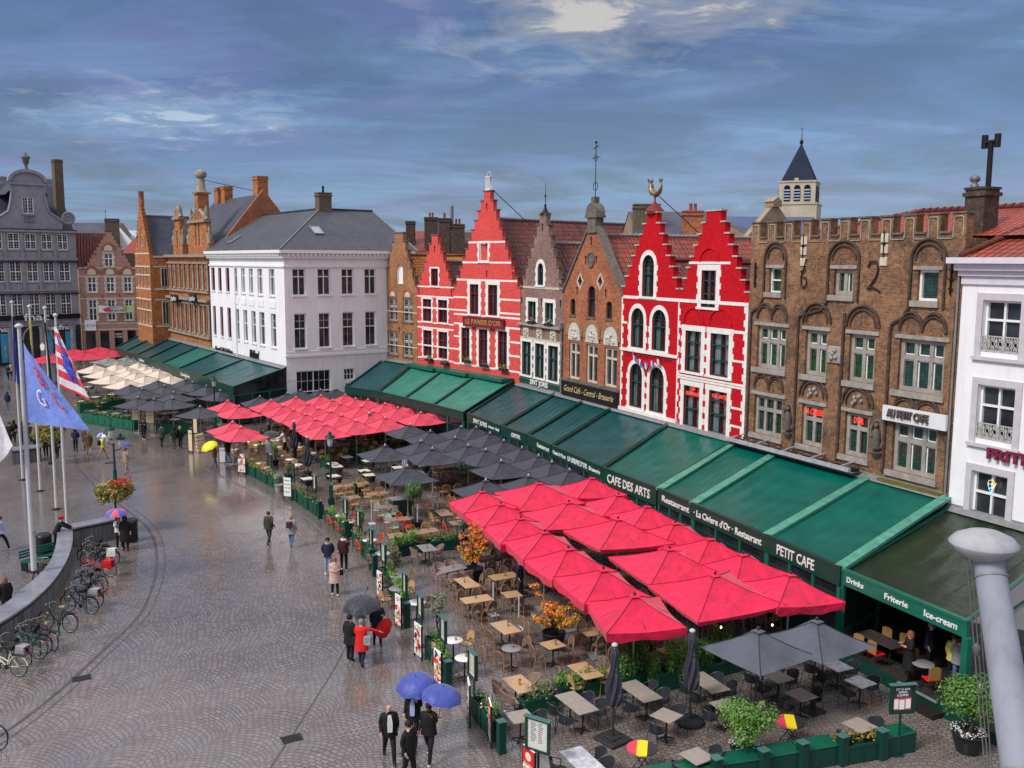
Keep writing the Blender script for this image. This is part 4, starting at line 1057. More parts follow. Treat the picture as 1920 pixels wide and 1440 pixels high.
 C2_ = C_ + n1 * dep * 2.2; m.add([P3(A2,zc),P3(C2_,zc),P3(D,zr),P3(Rm,zr),P3(B,zr)],[(0,1,2,3,4)],[[(0,0),(9,0),(9,5),(4,5),(0,5)]]); m.add([P3(C2_,zc),P3(C_,zc),P3(D,zr)],[(0,1,2)],[[(0,0),(9,0),(4,5)]])
 rf = m.build('roof',slate,r)
 m = MB()
 def ridgeline(a,b,z0,z1,rad=.1):
  v = Vector(P3(b,z1)) - Vector(P3(a,z0)); n = max(2,int(v.length / .4))
  for k in range(n): m.tube([Vector(P3(a,z0)) + v * (k / n),Vector(P3(a,z0)) + v * ((k + .96) / n) + Vector((0,0,.02))],[rad,rad * 1.15],6)
 ridgeline(Rm,B,zr,zr,.13); ridgeline(Rm,D,zr,zr,.13)
 m.build('ridge_tiles',slate2,rf)
 m = MB(); m.tube([P3(E0,zc + .03),P3(Rm,zr + .03)],.07,6); m.tube([P3(A,zc + .03),P3(B,zr + .03)],.07,6); m.build('lead_hip',lead,rf)
 def skyl(base,up,along,t_,s_,nm='skylight'):
  c = Vector(base) + Vector(along) * t_ + Vector(up) * s_; up = Vector(up).normalized(); al = Vector(along).normalized(); nn = al.cross(up)
  if nn.z < 0: nn = -nn
  mm = MB()
  for a_,b_,c_,d_ in ((-.5,-.42,-.75,.75),(.42,.5,-.75,.75),(-.42,.42,-.75,-.67),(-.42,.42,.67,.75)):
   vs = [c + al * x + up * y + nn * z for z in (.02,.14) for x,y in ((a_,c_),(b_,c_),(b_,d_),(a_,d_))]
   mm.add(vs,[(0,1,2,3),(4,5,6,7),(0,1,5,4),(1,2,6,5),(2,3,7,6),(3,0,4,7)])
  o = mm.build(nm,lead,rf); mm = MB(); mm.add([c + al * x + up * y + nn * .08 for x,y in ((-.42,-.67),(.42,-.67),(.42,.67),(-.42,.67))],[(0,1,2,3)]); mm.build('pane',M('skylight_glass',(.35,.38,.42),.08),o)
 up2 = Vector((0,dep + .6,zr - zc)).normalized(); skyl(P3(E0,zc),up2,Vector((1,0,0)),4.9,3.6)
 up1 = (Vector((n1.x,n1.y,0)) * (dep + .6) + Vector((0,0,zr - zc))).normalized(); skyl(P3(E0,zc),up1,Vector((e1.x,e1.y,0)),17.5,2.2)
 ch = chimney(r,Rm.x + .4,Rm.y,zr - .8,zr + 1.5,1.3,1.0,M('mossy_brick',(.17,.13,.09),.9,.5,6),0)
 m = MB(); m.lathe([(.12,0),(.1,.45),(.16,.5),(0,.7)],7,(Rm.x + .4,Rm.y,zr + 1.6)); m.build('chimney_pot',iron,ch)
 blk = M('black_letters',(.015,.015,.016),.4)
 for s,xx,yy,sz,wd,sh in (('Grand Café | Belfort',650,1285,.75,5.6,0),('Midiland',855,1312,1.1,2.6,.3)):
  u,z = f1.uv(xx,yy); al = turn(text(s,blk,r,(0,0,0),sz,wd,ext=.03,bold=.015,name='wall_lettering',shear=sh))
  for v in al.data.vertices:
   x,y,zz = v.co; v.co = (x + u,-zz - .08,y + z)
 m = MB(); u,z = g2.uv(785,730); m.box(u - .35,u + .35,-.05,0,z - .1,z + .1); m.build('street_name_plate',fr_white,r)
 body(r,0.4,l2,.5,6,zt - .1,white,name='inner_wall')
white_building()
# ================= ground =================
def cobbles():
 t = NT('wet_setts'); sp = t.N.new('ShaderNodeSeparateXYZ')
 wob = t.N.new('ShaderNodeTexNoise'); wob.inputs['Scale'].default_value = .35; wob.inputs['Detail'].default_value = 2; t.L.new(t.tc,wob.inputs[0])
 vm = t.N.new('ShaderNodeVectorMath'); vm.operation = 'MULTIPLY_ADD'; t.L.new(wob.outputs['Color'],vm.inputs[0]); vm.inputs[1].default_value = (1.1,1.1,0); t.L.new(t.tc,vm.inputs[2])
 rot = t.N.new('ShaderNodeMapping'); rot.inputs['Rotation'].default_value = (0,0,math.radians(24)); t.L.new(vm.outputs[0],rot.inputs[0])
 t.L.new(rot.outputs[0],sp.inputs[0])
 Wd = 2.3
 fr = t.math('FRACT',t.math('DIVIDE',sp.outputs[0],Wd)); c = t.math('MULTIPLY_ADD',fr,2.0,-1.0)
 arc = t.math('SQRT',t.math('MAXIMUM',t.math('SUBTRACT',1.35,t.math('MULTIPLY',c,c)),.01))
 al = t.math('MULTIPLY',t.math('ARCSINE',t.math('MULTIPLY',c,.86)),1.18)
 u = t.math('ADD',al,t.math('MULTIPLY',t.math('FLOOR',t.math('DIVIDE',sp.outputs[0],Wd)),3.37))
 v = t.math('SUBTRACT',sp.outputs[1],t.math('MULTIPLY',arc,.72))
 cb = t.N.new('ShaderNodeCombineXYZ'); t.L.new(u,cb.inputs[0]); t.L.new(v,cb.inputs[1])
 b = t.N.new('ShaderNodeTexBrick'); t.L.new(cb.outputs[0],b.inputs['Vector']); b.inputs['Scale'].default_value = 1
 b.inputs['Brick Width'].default_value = .20; b.inputs['Row Height'].default_value = .165; b.inputs['Mortar Size'].default_value = .022
 b.inputs['Mortar Smooth'].default_value = .45; b.inputs['Bias'].default_value = 0
 t.lk((.24,.205,.192),b.inputs['Color1']); t.lk((.135,.112,.104),b.inputs['Color2']); t.lk((.034,.028,.025),b.inputs['Mortar'])
 big = t.ramp(t.noise(.13,6,rough=.62),[(.38,0.),(.66,1.)]); st_ = t.ramp(t.noise(.05,5,rough=.6),[(.4,0.),(.62,1.)])
 fine = t.ramp(t.noise(2.2,5,rough=.7),[(.4,0.),(.7,1.)])
 col = t.mix(t.math('MULTIPLY',big,.40),b.outputs['Color'],(.32,.285,.275))
 col = t.mix(t.math('MULTIPLY',fine,.35),col,(.085,.062,.052)); col = t.mix(t.math('MULTIPLY',st_,.4),col,(.13,.105,.095))
 t.set(col)
 wet = t.ramp(t.noise(.3,7,rough=.7,dist=.6),[(.36,.05),(.5,.13),(.7,.30)])
 t.L.new(t.math('ADD',wet,t.math('MULTIPLY',fine,.06)),t.b.inputs['Roughness']); t.b.inputs['Specular IOR Level'].default_value = .9
 h = t.math('ADD',t.math('MULTIPLY',b.outputs['Fac'],-1.0),t.math('MULTIPLY',fine,.35))
 t.bump(h,.42,.018); t.L.new(t.ramp(t.noise(.22,6,rough=.65,dist=.8),[(.38,.8),(.62,.1)]),t.b.inputs['Coat Weight']); t.b.inputs['Coat Roughness'].default_value = .12; t.b.inputs['Coat IOR'].default_value = 1.5
 return t.m
setts = cobbles(); MATS['setts'] = setts
m = MB(); m.quad((-500,-150,0),(500,-150,0),(500,900,0),(-500,900,0)); tag(m.build('ground',setts),kind='structure')
sett_line = M('dark_long_setts',(.10,.088,.085),.35,.5,3)
def strip(pts,w,z,name,mat,dash=None):
 m = MB(); P = [G(*p) for p in pts]
 Q = []
 for i in range(len(P) - 1):
  for k in range(6):
   t = k / 6; p0 = P[max(i - 1,0)]; p1 = P[i]; p2 = P[i + 1]; p3 = P[min(i + 2,len(P) - 1)]
   Q.append(.5 * ((2 * p1) + (-p0 + p2) * t + (2 * p0 - 5 * p1 + 4 * p2 - p3) * t * t + (-p0 + 3 * p1 - 3 * p2 + p3) * t ** 3))
 Q.append(P[-1])
 L = []; R_ = []
 for i,p in enumerate(Q):
  d = (Q[min(i + 1,len(Q) - 1)] - Q[max(i - 1,0)]).normalized(); n = Vector((-d.y,d.x,0))
  L.append(p + n * w / 2); R_.append(p - n * w / 2)
 for i in range(len(Q) - 1):
  a,b,c,d = L[i],L[i + 1],R_[i + 1],R_[i]
  m.quad((a.x,a.y,z),(d.x,d.y,z),(c.x,c.y,z),(b.x,b.y,z))
 return tag(m.build(name,mat),kind='structure')
strip([(150,880),(167,900),(211,936),(278,992),(294,1055),(278,1122),(250,1167),(194,1219),(119,1289),(40,1352),(-60,1420)],.13,.004,'gutter_line',sett_line)
strip([(160,878),(180,899),(224,935),(292,990),(309,1055),(293,1124),(264,1170),(206,1224),(131,1296),(52,1360),(-50,1430)],.05,.004,'gutter_joint',sett_line)
strip([(385,880),(440,905),(520,945),(580,975),(640,1040),(690,1100),(740,1190),(800,1260),(860,1320),(905,1400),(930,1450)],.16,.004,'kerb_strip',M('kerb_stone',(.17,.145,.14),.4,.4,2))
strip([(500,1450),(560,1360),(640,1230),(672,1150),(690,1100)],.05,.004,'paving_joint',sett_line)
for px,py in ((153,1272),(547,1385),(205,868),(640,966)):
 p = G(px,py); m = MB(); m.box(-.3,.3,-.22,.22,.004,.012); o = m.build('drain_cover',M('cast_iron',(.03,.03,.032),.4,.3,9)); o.location = p; o.rotation_euler = (0,0,.5)
 q = MB()
 for k in range(6): q.box(-.26 + .09 * k,-.21 + .09 * k,-.18,.18,.0125,.02)
 q.build('grate',iron,o)
 tag(o,{153: 'iron drain grate in the paving below the parked bicycles',547: 'iron drain grate near the bottom edge left of the walking men',205: 'iron drain grate in the paving beside the yellow jacket walker',640: 'iron drain grate at the foot of the green planters near the gap'}[px],'drain cover','drain covers in the paving')
# ================= far left buildings =================
dG = (.73,.684); PG = (-63.7,127.0)
def grey_building():
 f = Face(PG,dG,C1); f2 = Face(PG,dG,C2)
 r = f.root('gabled_building','blue-grey painted stone building with a curved pediment gable and small paned windows','building')
 uR = f.uv(690,1000)[0]; uL = uR - 34.0
 zE = f.uv(300,725)[1]; C,zt = f.uv(245,300);
 s1 = f.uv(560,650); s2 = f.uv(475,590); s3 = f.uv(420,500); s4 = f.uv(395,400); s5 = f.uv(400,305); tp = f.uv(245,190)[1]
 hwid = s1[0] - C
 R_ = [(s1[0],zE),(s1[0],s1[1]),(s2[0],s2[1]),((s2[0] + s3[0]) / 2 - .1,(s2[1] + s3[1]) / 2 - .35),s3,s4,s5,(s5[0] + .25,s5[1])]
 L_ = [(2 * C - x,z) for x,z in R_]
 out = [(uL,0),(uR,0),(uR,zE)] + R_ + arcpts(C - (s5[0] + .25 - C),s5[0] + .25,s5[1],tp - s5[1],12)[1:-1] + L_[::-1] + [(uL,zE)]
 rows = []
 A = f.row([(62,750,178,900),(217,753,328,900),(365,757,473,903),(510,765,613,905)]); B = f.row([(80,1010,200,1190),(235,1010,348,1190),(383,1010,495,1190),(525,1012,635,1188)])
 D = f2.row([(100,240,215,440),(253,237,365,440),(400,237,513,432),(540,235,650,423)])
 pitch = (A[3][0] - A[0][0]) / 3; ws = []
 for T in (A,B,D):
  for w in list(T): ws.append(w)
  for k in (1,2): w = T[0]; ws.append([w[0] - pitch * k,w[1],w[2] - pitch * k,w[3]])
 top = f.win((195,430,305,580))
 MB().slab(out,[hole_of(w) for w in ws + [top]],0,.4,.3).build('wall',grey_paint,r)
 for w in ws: window(r,w,fr_white,MATS['glass'],2,(.5,),depth=.15,fw=.11,bars=(2,(3,3)))
 window(r,top,fr_white,MATS['glass'],2,(),depth=.15,fw=.1,bars=(2,5))
 m = MB()
 for T in (A,B,D):
  z1 = T[0][3] + .25; z0 = T[0][1] - 1.5
  m.box(uL,uR + .1,-.25,0,z1,z1 + .22); m.box(uL,uR,-.12,0,z0,z0 + .16)
  for w in T + [[T[0][0] - pitch * k,0,T[0][2] - pitch * k,0] for k in (1,2)]:
   m.box(w[0] - .62,w[0] - .28,-.14,0,z0 + .16,z1); m.box(w[0] + .1,w[2] - .1,-.07,0,z0 + .35,T[0][1] - .35); m.box(w[0] - .1,w[2] + .1,-.12,0,T[0][1] - .2,T[0][1] - .02)
 m.box(uL,uR + .15,-.4,0,zE - .3,zE); m.box(C - 3.2,C + 3.2,-.25,0,s5[1] - .35,s5[1] - .1)
 a_ = arcpts(C - (s5[0] + .35 - C),s5[0] + .35,s5[1],tp - s5[1] + .15,14); b_ = arcpts(C - (s5[0] - .1 - C),s5[0] - .1,s5[1] + .1,tp - s5[1] - .35,14)
 for k in range(14): m.slab([a_[k],a_[k + 1],b_[k + 1],b_[k]],[],-.35,.1)
 for (a,b),(c,d) in zip(R_[1:6],R_[2:7]): m.tube([(a,-.05,b),(c,-.05,d)],.16,6); m.tube([(2 * C - a,-.05,b),(2 * C - c,-.05,d)],.16,6)
 m.build('stone_mouldings',grey_paint,r)
 m = MB()
 for T in (A,B): m.box(uL,uR + .12,-.28,-.0,T[0][1] - 1.72,T[0][1] - 1.56)
 m.box(uL,uR + .12,-.42,0,zE + .0,zE + .12)
 m.build('lead_ledge',M('blackened_ledge',(.03,.03,.035),.6),r)
 m = MB(); z = top[1];
 for k in range(7): m.lathe([(.05,-1.2),(.11,-.95),(.05,-.5),(.06,-.25)],6,(top[0] + (top[2] - top[0]) * k / 6,-.1,z))
 m.box(top[0] - .1,top[2] + .1,-.25,0,z - .25,z - .12); m.build('balustrade',grey_paint,r)
 m = MB(); m.lathe([(.4,0),(.25,.2),(.16,.4),(.22,.6),(.36,.8),(.45,1.4),(.6,1.55),(.5,1.7),(.2,1.95),(.1,2.2),(0,2.3)],12,(C,.1,tp + .1)); m.build('stone_urn',stone_d,r)
 sc = f.uv(612,620); m = MB(); m.tube([(sc[0] + .75 * math.cos(a),-.1,sc[1] + .75 * math.sin(a)) for a in [k * PI / 8 for k in range(16)]],.17,6,closed=True); m.tube([(sc[0] + .35 * math.cos(a),-.1,sc[1] + .35 * math.sin(a)) for a in [k * PI / 6 for k in range(10)]],.13,6)
 m.slab([(sc[0] + .75 * math.cos(a),sc[1] + .75 * math.sin(a)) for a in [k * PI / 8 for k in range(16)]],[],-.1,.3); m.build('scroll',grey_paint,r)
 zc = f.uv(570,85)[1]; zr = f.uv(500,235)[1]
 m = MB(); dp = 7; m.add([(uL,.5,zE),(uR,.5,zE),(uR,dp,zr),(uL,dp,zr)],[(0,1,2,3)],[[(0,0),(34,0),(34,11),(0,11)]])
 m.add([(uR,.5,zE),(uR,2 * dp,zE),(uR,dp,zr)],[(0,1,2)],[[(0,0),(13,0),(6,11)]]); m.add([(uL,2 * dp,zE),(uR,2 * dp,zE),(uR,dp,zr),(uL,dp,zr)],[(0,1,2,3)],[[(0,0),(34,0),(34,11),(0,11)]])
 rf = m.build('roof',slate2,r)
 prism_roof(r,C - 2.6,C + 2.6,zt - 1.5,tp - .6,C,.3,dp,slate2,None,'dormer_roof')
 body(r,uL,uR,.4,2 * dp,zE,grey_paint)
 chimney(r,uR - .9,3.0,zE,zc,1.1,1.2,M('mossy_brick',(.17,.13,.09),.9,.5,6))
 z5 = f2.uv(300,530)[1]; z6 = f2.uv(300,470)[1]
 m = MB(); m.box(uL,uR,-.35,-.05,z6 - .1,z6 + .55); sgb = m.build('shop_fascia',M('black_board',(.012,.012,.014),.4),r)
 u = f2.uv(325,490)[0]
 text('fnac',fr_white,sgb,(u,-.42,z6 + .22),1.35,3.2,ext=.03,bold=.02)
 m = MB(); m.box(uL,uR,-.2,-.0,0,z5 - .1); gf = m.build('ground_floor',M('charcoal_stone',(.035,.035,.04),.5,.3,2),r)
 poster = M('blue_poster',(.05,.35,.62),.4,.15,.6)
 for x0,x1 in ((0,75),(585,640),(420,470)):
  a = f2.uv(x0,640)[0]; b = f2.uv(x1,640)[0]; m = MB(); m.box(a,b,-.28,-.21,.4,4.2); m.build('poster',poster,gf)
  m = MB(); m.box(a + .4,b - .4,-.31,-.285,1.0,2.6); m.build('poster_figure',M('poster_pale',(.55,.6,.62),.5,.6,2),gf)
 for x,t in ((30,'fnac'),(605,'fnac'),(455,'fnac')):
  u = f2.uv(x,605)[0]; text(t,fr_white,gf,(u,-.28,4.75),.95,2.2,ext=.02,bold=.02)
 m = MB()
 for k in range(9): x = uR - 1.2 - k * 3.9; m.lathe([(.45,0),(.4,.3),(.36,z5 - .6),(.5,z5 - .15)],10,(x,-.5,0))
 u = f2.uv(335,600)[0]
 m.tube([(u + 1.9 * math.cos(a),-.3,3.2 + 2.0 * math.sin(a)) for a in [PI * k / 12 for k in range(13)]],.12,8)
 m.build('pillars',grey_paint,gf)
 m = MB(); u,z = f2.uv(355,715); m.lathe([(.1,-.5),(.22,-.4),(.3,.2),(.1,.4),(0,.55)],6,(u,-1.2,z)); m.build('lantern',emis('lantern_glow',(1,.9,.75),.35),gf)
grey_building()
def pink_house():
 P = (-60.0,130.6); d = (.92,.39); f = Face(P,d,C1); f2 = Face(P,d,C2)
 r = f.root('gabled_house','pink brick stepped gable house with a long pale banner, next to the grey building')
 u0 = f.uv(712,1200)[0]; u1 = f.uv(1240,1200)[0]; uc,zt = f.uv(975,740); ze = f.uv(720,1080)[1]
 out,L,Rr = stepped(u0 + .5,u1 - .3,ze,zt,10,.8,uc)
 out[0] = (u0,0); out[1] = (u1,0); out.insert(2,(u1,ze)); out.append((u0,ze))
 tp = f.win((935,935,1020,1055)); A = f.row([(785,1150,872,1285),(952,1150,1035,1285),(1110,1148,1190,1283)]); B = f2.row([(795,300,880,490),(965,295,1045,483),(1122,290,1200,475)])
 G_ = f2.row([(775,635,868,745),(900,562,990,745),(1028,558,1112,745),(1145,552,1230,745)])
 for w in G_: w[1] = .15
 MB().slab(out,[hole_of(w) for w in [tp] + A + B + G_],0,.4,.3).build('wall',bk_pink,r)
 m = MB(); copings(m,L,Rr); m.build('coping',bk_dark,r)
 for w in [tp] + A + B: window(r,w,fr_white,MATS['glass'],2,(.6,),surround=cream_trim,sw=.14,fw=.12,bars=(1,(2,2)))
 for w in G_: window(r,w,fr_dark,MATS['glass'],1,(),name='shop_window')
 m = MB()
 for w in A + [tp]:
  c = (w[0] + w[2]) / 2; MB().slab([(c - .55,w[3] + .35),(c + .55,w[3] + .35)] + arcpts(c - .55,c + .55,w[3] + .55,.6)[1:-1],[],-.05,.01).build('relief_panel',cream_trim,r)
 m = MB()
 for w in A + [tp]:
  c = (w[0] + w[2]) / 2; o_ = arcpts(c - .95,c + .95,w[3] + .55,1.0); i_ = arcpts(c - .65,c + .65,w[3] + .55,.7)
  for q in range(10): m.slab([o_[q],o_[q + 1],i_[q + 1],i_[q]],[],-.07,.01)
 m.build('blind_arches',bk_sienna,r)
 bands(r,[(u0,u1,A[0][3] + .1),(u0,u1,ze + .2),(u0,u1,B[0][3] + .15),(u0,u1,B[0][1] - .4),(u0,u1,G_[1][3] + .2)],cream_trim,h=.14,proud=.012)
 anchors(r,[f.uv(860,945),f.uv(1097,940),f.uv(910,1115),f.uv(1072,1115),f.uv(757,1325),f.uv(920,1325),f.uv(1075,1320)])
 a,z1 = f2.uv(885,348,-.4); b,z0 = f2.uv(1210,408,-.4)
 m = MB()
 for k in range(12):
  x0 = a + (b - a) * k / 12; x1 = a + (b - a) * (k + 1) / 12; y0 = -.35 - .08 * math.sin(k * .8); y1 = -.35 - .08 * math.sin((k + 1) * .8); m.cur = 0 if k < 8 else 1
  s0 = -.12 * math.sin(PI * k / 12); s1_ = -.12 * math.sin(PI * (k + 1) / 12); m.quad((x0,y0,z0 + s0),(x1,y1,z0 + s1_),(x1,y1,z1 + s1_),(x0,y0,z1 + s0))
 bn = m.build('banner',[M('pale_banner',(.66,.68,.66),.7,.1),M('lime_banner',(.50,.66,.30),.7,.1)],r)
 m = MB(); m.add([(a + .5,-.46,(z0 + z1) / 2),(a + 1.3,-.46,z1 - .25),(a + 1.6,-.46,z0 + .2),(a + .8,-.46,z0 + .1)],[(0,3,2,1)]); m.build('banner_emblem',M('magenta',(.7,.03,.2),.6),bn)
 text('BIJZONDER IN BRUGGE\nVAN HARTE WELKOM',fr_dark,bn,((a + b) / 2 + .2,-.5,(z0 + z1) / 2),.5,(b - a) * .5)
 m = MB(); w = G_[0]; m.box(w[0] - .1,w[2] + .1,-.15,-.02,w[3] + .1,w[3] + 1.5); o = m.build('shop_sign',fr_white,r); text('LEON',M('sky_blue_letters',(.2,.45,.7),.5),o,((w[0] + w[2]) / 2,-.18,w[3] + .8),.6)
 w = G_[2]; text('FASHION\nSTORE',fr_white,r,((w[0] + w[2]) / 2,.1,w[3] - .7),.4,1.3,name='window_lettering')
 w = G_[1]; m = MB(); m.box(w[0] + .1,w[2] - .1,.05,.1,.7,1.5); m.build('yellow_poster',M('yellow_poster',(.8,.5,.03),.5),r)
 body(r,u0,u1,.4,10,ze - .2,bk_pink)
 prism_roof(r,u0,u1,ze - .2,zt - 1.0,uc,.4,12,tile_brown,lead)
 prism_roof(r,u0 - .2,uc,ze - .1,zt - .6,u0 - 5.5,1.2,12,tile_brown,None,'side_roof') if False else None
 m = MB(); zz = f.uv(720,745)[1]; m.add([(u0 - .4,.6,ze),(uc,.6,ze),(uc,4.5,zz),(u0 - .4,4.5,zz)],[(0,1,2,3)],[[(0,0),(4,0),(4,6),(0,6)]]); m.add([(uc,4.5,zz),(u0 - .4,4.5,zz),(u0 - .4,9,ze),(uc,9,ze)],[(3,2,1,0)],[[(0,0),(4,0),(4,6),(0,6)]]); m.build('front_roof',tile_brown,r)
 zc = f.uv(1000,630,3)[1]; c = chimney(r,f.uv(1010,700,3)[0],3,zt - 5,zc,1.9,1.0,M('mossy_brick',(.17,.13,.09)))
 m = MB(); x = f.uv(950,600,3)[0]; m.tube([(x,3,zc),(x,3,zc + 1.3)],.03,5); m.bar((x - .15,3,zc + 1.1),(x + .15,3,zc + 1.1),.04); m.build('weather_vane',iron,c)
pink_house()
def orange_building():
 d = dW1; P = (-41.8,115.3); f = Face(P,d,C1); f2 = Face(P,d,C2)
 r = f.root('neo_gothic_building','bright orange brick building with a stepped gable, ornate stone dormers and a tall stone pinnacle','building')
 u1 = 16.2; ze = f.uv(1700,950)[1]
 zA1 = f.uv(1700,1065)[1]; zA0 = f.uv(1700,1250)[1]; zB1 = f2.uv(1700,350)[1]; zB0 = f2.uv(1700,580)[1]
 n = 9; pw = u1 / n; ws = []
 for k in range(n):
  c = pw * (k + .5)
  ws += [[c - .42,zA0,c + .42,zA1],[c - .42,zB0,c + .42,zB1]]
 MB().slab([(0,0),(u1,0),(u1,ze),(0,ze)],[hole_of(w) for w in ws],0,.4,.3).build('wall',bk_fire,r)
 for w in ws: window(r,w,M('orange_red_frames',(.32,.05,.03),.5),MATS['glass'],1,(.62,),mull=cream_trim,mw=.17,sill=stone)
 m = MB()
 for z,pr,h in ((ze - .1,.45,.3),(ze - .9,.18,.18),(zA0 - .3,.25,.2),(zA0 - 1.2,.45,.3),(zB1 + .3,.15,.2),(zB0 - .3,.3,.22),(zB0 - 1.6,.35,.25)): m.box(-.1,u1,-pr,0,z - h / 2,z + h / 2)
 for k in range(n + 1):
  x = pw * k; m.lathe([(.17,0),(.13,.1),(.13,zA1 - zA0 + .2),(.2,zA1 - zA0 + .4)],6,(min(x,u1 - .1),-.12,zA0)); m.lathe([(.17,0),(.13,.1),(.13,zB1 - zB0),(.2,zB1 - zB0 + .3)],6,(min(x,u1 - .1),-.12,zB0))
 m.build('stone_mouldings',M('grey_sandstone',(.34,.30,.25),.85,.45,2),r)
 def dormer(x0,x1,ztop,apex,fin):
  c = (x0 + x1) / 2; z0 = ze
  w = [[c - .95,z0 + 1.0,c - .2,z0 + 3.6],[c + .2,z0 + 1.0,c + .95,z0 + 3.6]] if x1 - x0 > 4 else [[c - .4,z0 + .8,c + .4,z0 + 2.8]]
  out = [(x0,z0 - .2),(x1,z0 - .2),(x1,z0 + 1.2),(x1 - .7,z0 + 2.4),(x1 - .9,ztop),(c,apex),(x0 + .9,ztop),(x0 + .7,z0 + 2.4),(x0,z0 + 1.2)]
  m = MB(); m.slab(out,[hole_of(q) for q in w],-.05,.5,.3); o = m.build('dormer',bk_fire,r)
  for q in w: window(o,q,cream_trim,MATS['glass'],1,(.6,),fw=.12)
  m = MB()
  m.box(x0 + .7,x1 - .7,-.3,.5,ztop - .15,ztop + .15)
  for a,b in (((x0 + .7,ztop + .1),(c,apex + .3)),((x1 - .7,ztop + .1),(c,apex + .3))): m.tube([(a[0],.1,a[1]),(b[0],.1,b[1])],.22,6)
  for a in (x0 + .2,x1 - .2): m.lathe([(.3,0),(.25,.3),(.35,.8),(.1,1.3),(.2,1.5),(0,1.9)],7,(a,.1,z0 + 1.2))
  for a in (x0 + 1.1,x1 - 1.1): m.lathe([(.25,0),(.2,.4),(.3,.8),(.05,1.4),(0,1.6)],7,(a,.1,ztop + .1))
  m.build('stone_trim',M('grey_sandstone',(.34,.30,.25)),o)
 a = f.uv(1560,700); b = f.uv(1640,700)
 dormer(a[0] - .2,b[0],f.uv(1600,620)[1],f.uv(1600,540)[1],0)
 a = f.uv(1690,700)[0]; b = f.uv(1880,700)[0]; ap = f.uv(1750,560)[1]
 dormer(a,b,f.uv(1760,650)[1],ap,1)
 c = (a + b) / 2; zt = f.uv(1750,170)[1]; hh = zt - ap
 m = MB(); m.box(c - .6,c + .6,-.1,1.1,ap - .8,ap + hh * .42); m.box(c - .85,c + .85,-.3,1.3,ap + hh * .40,ap + hh * .44)
 m.build('pinnacle_base',bk_fire,r)
 m = MB(); z = ap + hh * .44; m.lathe([(.75,0),(.5,hh * .06),(.42,hh * .3),(.4,hh * .34),(.62,hh * .36),(.66,hh * .46),(.4,hh * .5),(.12,hh * .53),(0,hh * .58)],8,(c,.5,z)); m.build('pinnacle',M('grey_sandstone',(.34,.30,.25)),r)
 m = MB(); m.tube([(c,.5,zt - 1.2),(c + 1.0,7,21.5)],.03,4); m.build('stay_rod',iron,r)
 for x,nm in ((1610,''),(1778,'')):
  u,z = f2.uv(x,285); m = MB(); m.box(u - 1.5,u + 1.5,-.6,-.5,z - .45,z + .45); o = m.build('brewery_sign',M('black_board',(.012,.012,.014)),r); text('Jupiler',fr_white,o,(u,-.64,z),.8,2.3)
 zr = 21.2; m = MB(); m.add([(0,.4,ze),(u1,.4,ze),(u1,6,zr),(0,6,zr)],[(0,1,2,3)],[[(0,0),(16,0),(16,9),(0,9)]]); m.add([(u1,12,ze),(0,12,ze),(0,6,zr),(u1,6,zr)],[(0,1,2,3)],[[(0,0),(16,0),(16,9),(0,9)]]); rf = m.build('roof',slate,r)
 for xx in (2.0,4.6): chimney(r,xx,6,zr - 1,zr + 1.4,1.3,1,bk_fire,name='chimney')
 body(r,0,u1,.4,12,ze - .1,bk_fire)
 m = MB(); m.slab([(0.4,ze),(12,ze),(6.2,zr + .5)],[],0,.4); g = m.build('gable_end',bk_sienna,r); g.rotation_euler = (0,0,PI / 2); g.location = (u1 + .2,0,0)
 cc = chimney(r,u1 - 1.5,6.5,zr - 3.2,zr + 1.9,1.5,1.2,bk_fire)
 chimney(r,u1 - 7,8.5,zr - 3,zr + .6,1.6,1.0,bk_dark)
 off = Vector((-47.6,120)) - Vector(P); lx = off.dot(f.d); ly = off.dot(f.inn); fg = Face((-47.6,120),d,C1); fg2 = Face((-47.6,120),d,C2)
 zt = fg.uv(1290,500)[1]; zeg = fg.uv(1290,930)[1]; wd = 7.2
 out,L,Rr = stepped(0,wd,zeg,zt,12,.9)
 wa1 = fg.uv(1310,1065)[1]; wa0 = fg.uv(1310,1240)[1]; wb1 = fg2.uv(1310,305)[1]; wb0 = fg2.uv(1310,510)[1]
 ws = [[.6 + 1.6 * k,wa0,1.5 + 1.6 * k,wa1] for k in range(4)] + [[.6 + 1.6 * k,wb0,1.5 + 1.6 * k,wb1] for k in range(4)] + [[3.1,zeg + .8,4.1,zeg + 3.0]] + [[1.3,zeg + .7,1.9,zeg + 2.2],[5.3,zeg + .7,5.9,zeg + 2.2]]
 def at(o): o.location = (lx,ly,0); return o
 at(MB().slab(out,[hole_of(w) for w in ws],0,.4,.3).build('gable_wall',bk_fire,r))
 for w in ws: at(window(r,w,M('orange_red_frames',(.32,.05,.03)),MATS['glass'],1,(.6,),mull=cream_trim,mw=.14))
 m = MB(); copings(m,L,Rr); m.lathe([(.35,0),(.32,1.6),(.4,1.7)],6,(wd / 2,.2,zt)); at(m.build('coping',bk_sienna,r))
 m = MB()
 for z in (wa1 + .15,wa0 - .2,(wa0 + wa1) / 2 + .3,wb1 + .2,wb0 - .2,zeg - .1,(wb0 + wb1) / 2 + .3): m.box(0,wd,-.04,.0,z - .09,z + .09)
 at(m.build('stone_bands',cream_trim,r))
 m = MB(); m.box(wd - .4,wd,.41,12,0,zeg - .3); m.box(0,.4,.41,12,0,zeg - .3); at(m.build('flank_wall',bk_fire,r)); m = MB(); [m.box(wd,wd + .05,.42,4,z - .09,z + .09) for z in (wa1 + .15,wa0 - .2,wb1 + .2,wb0 - .2,zeg - .5)]; at(m.build('stone_bands',cream_trim,r))
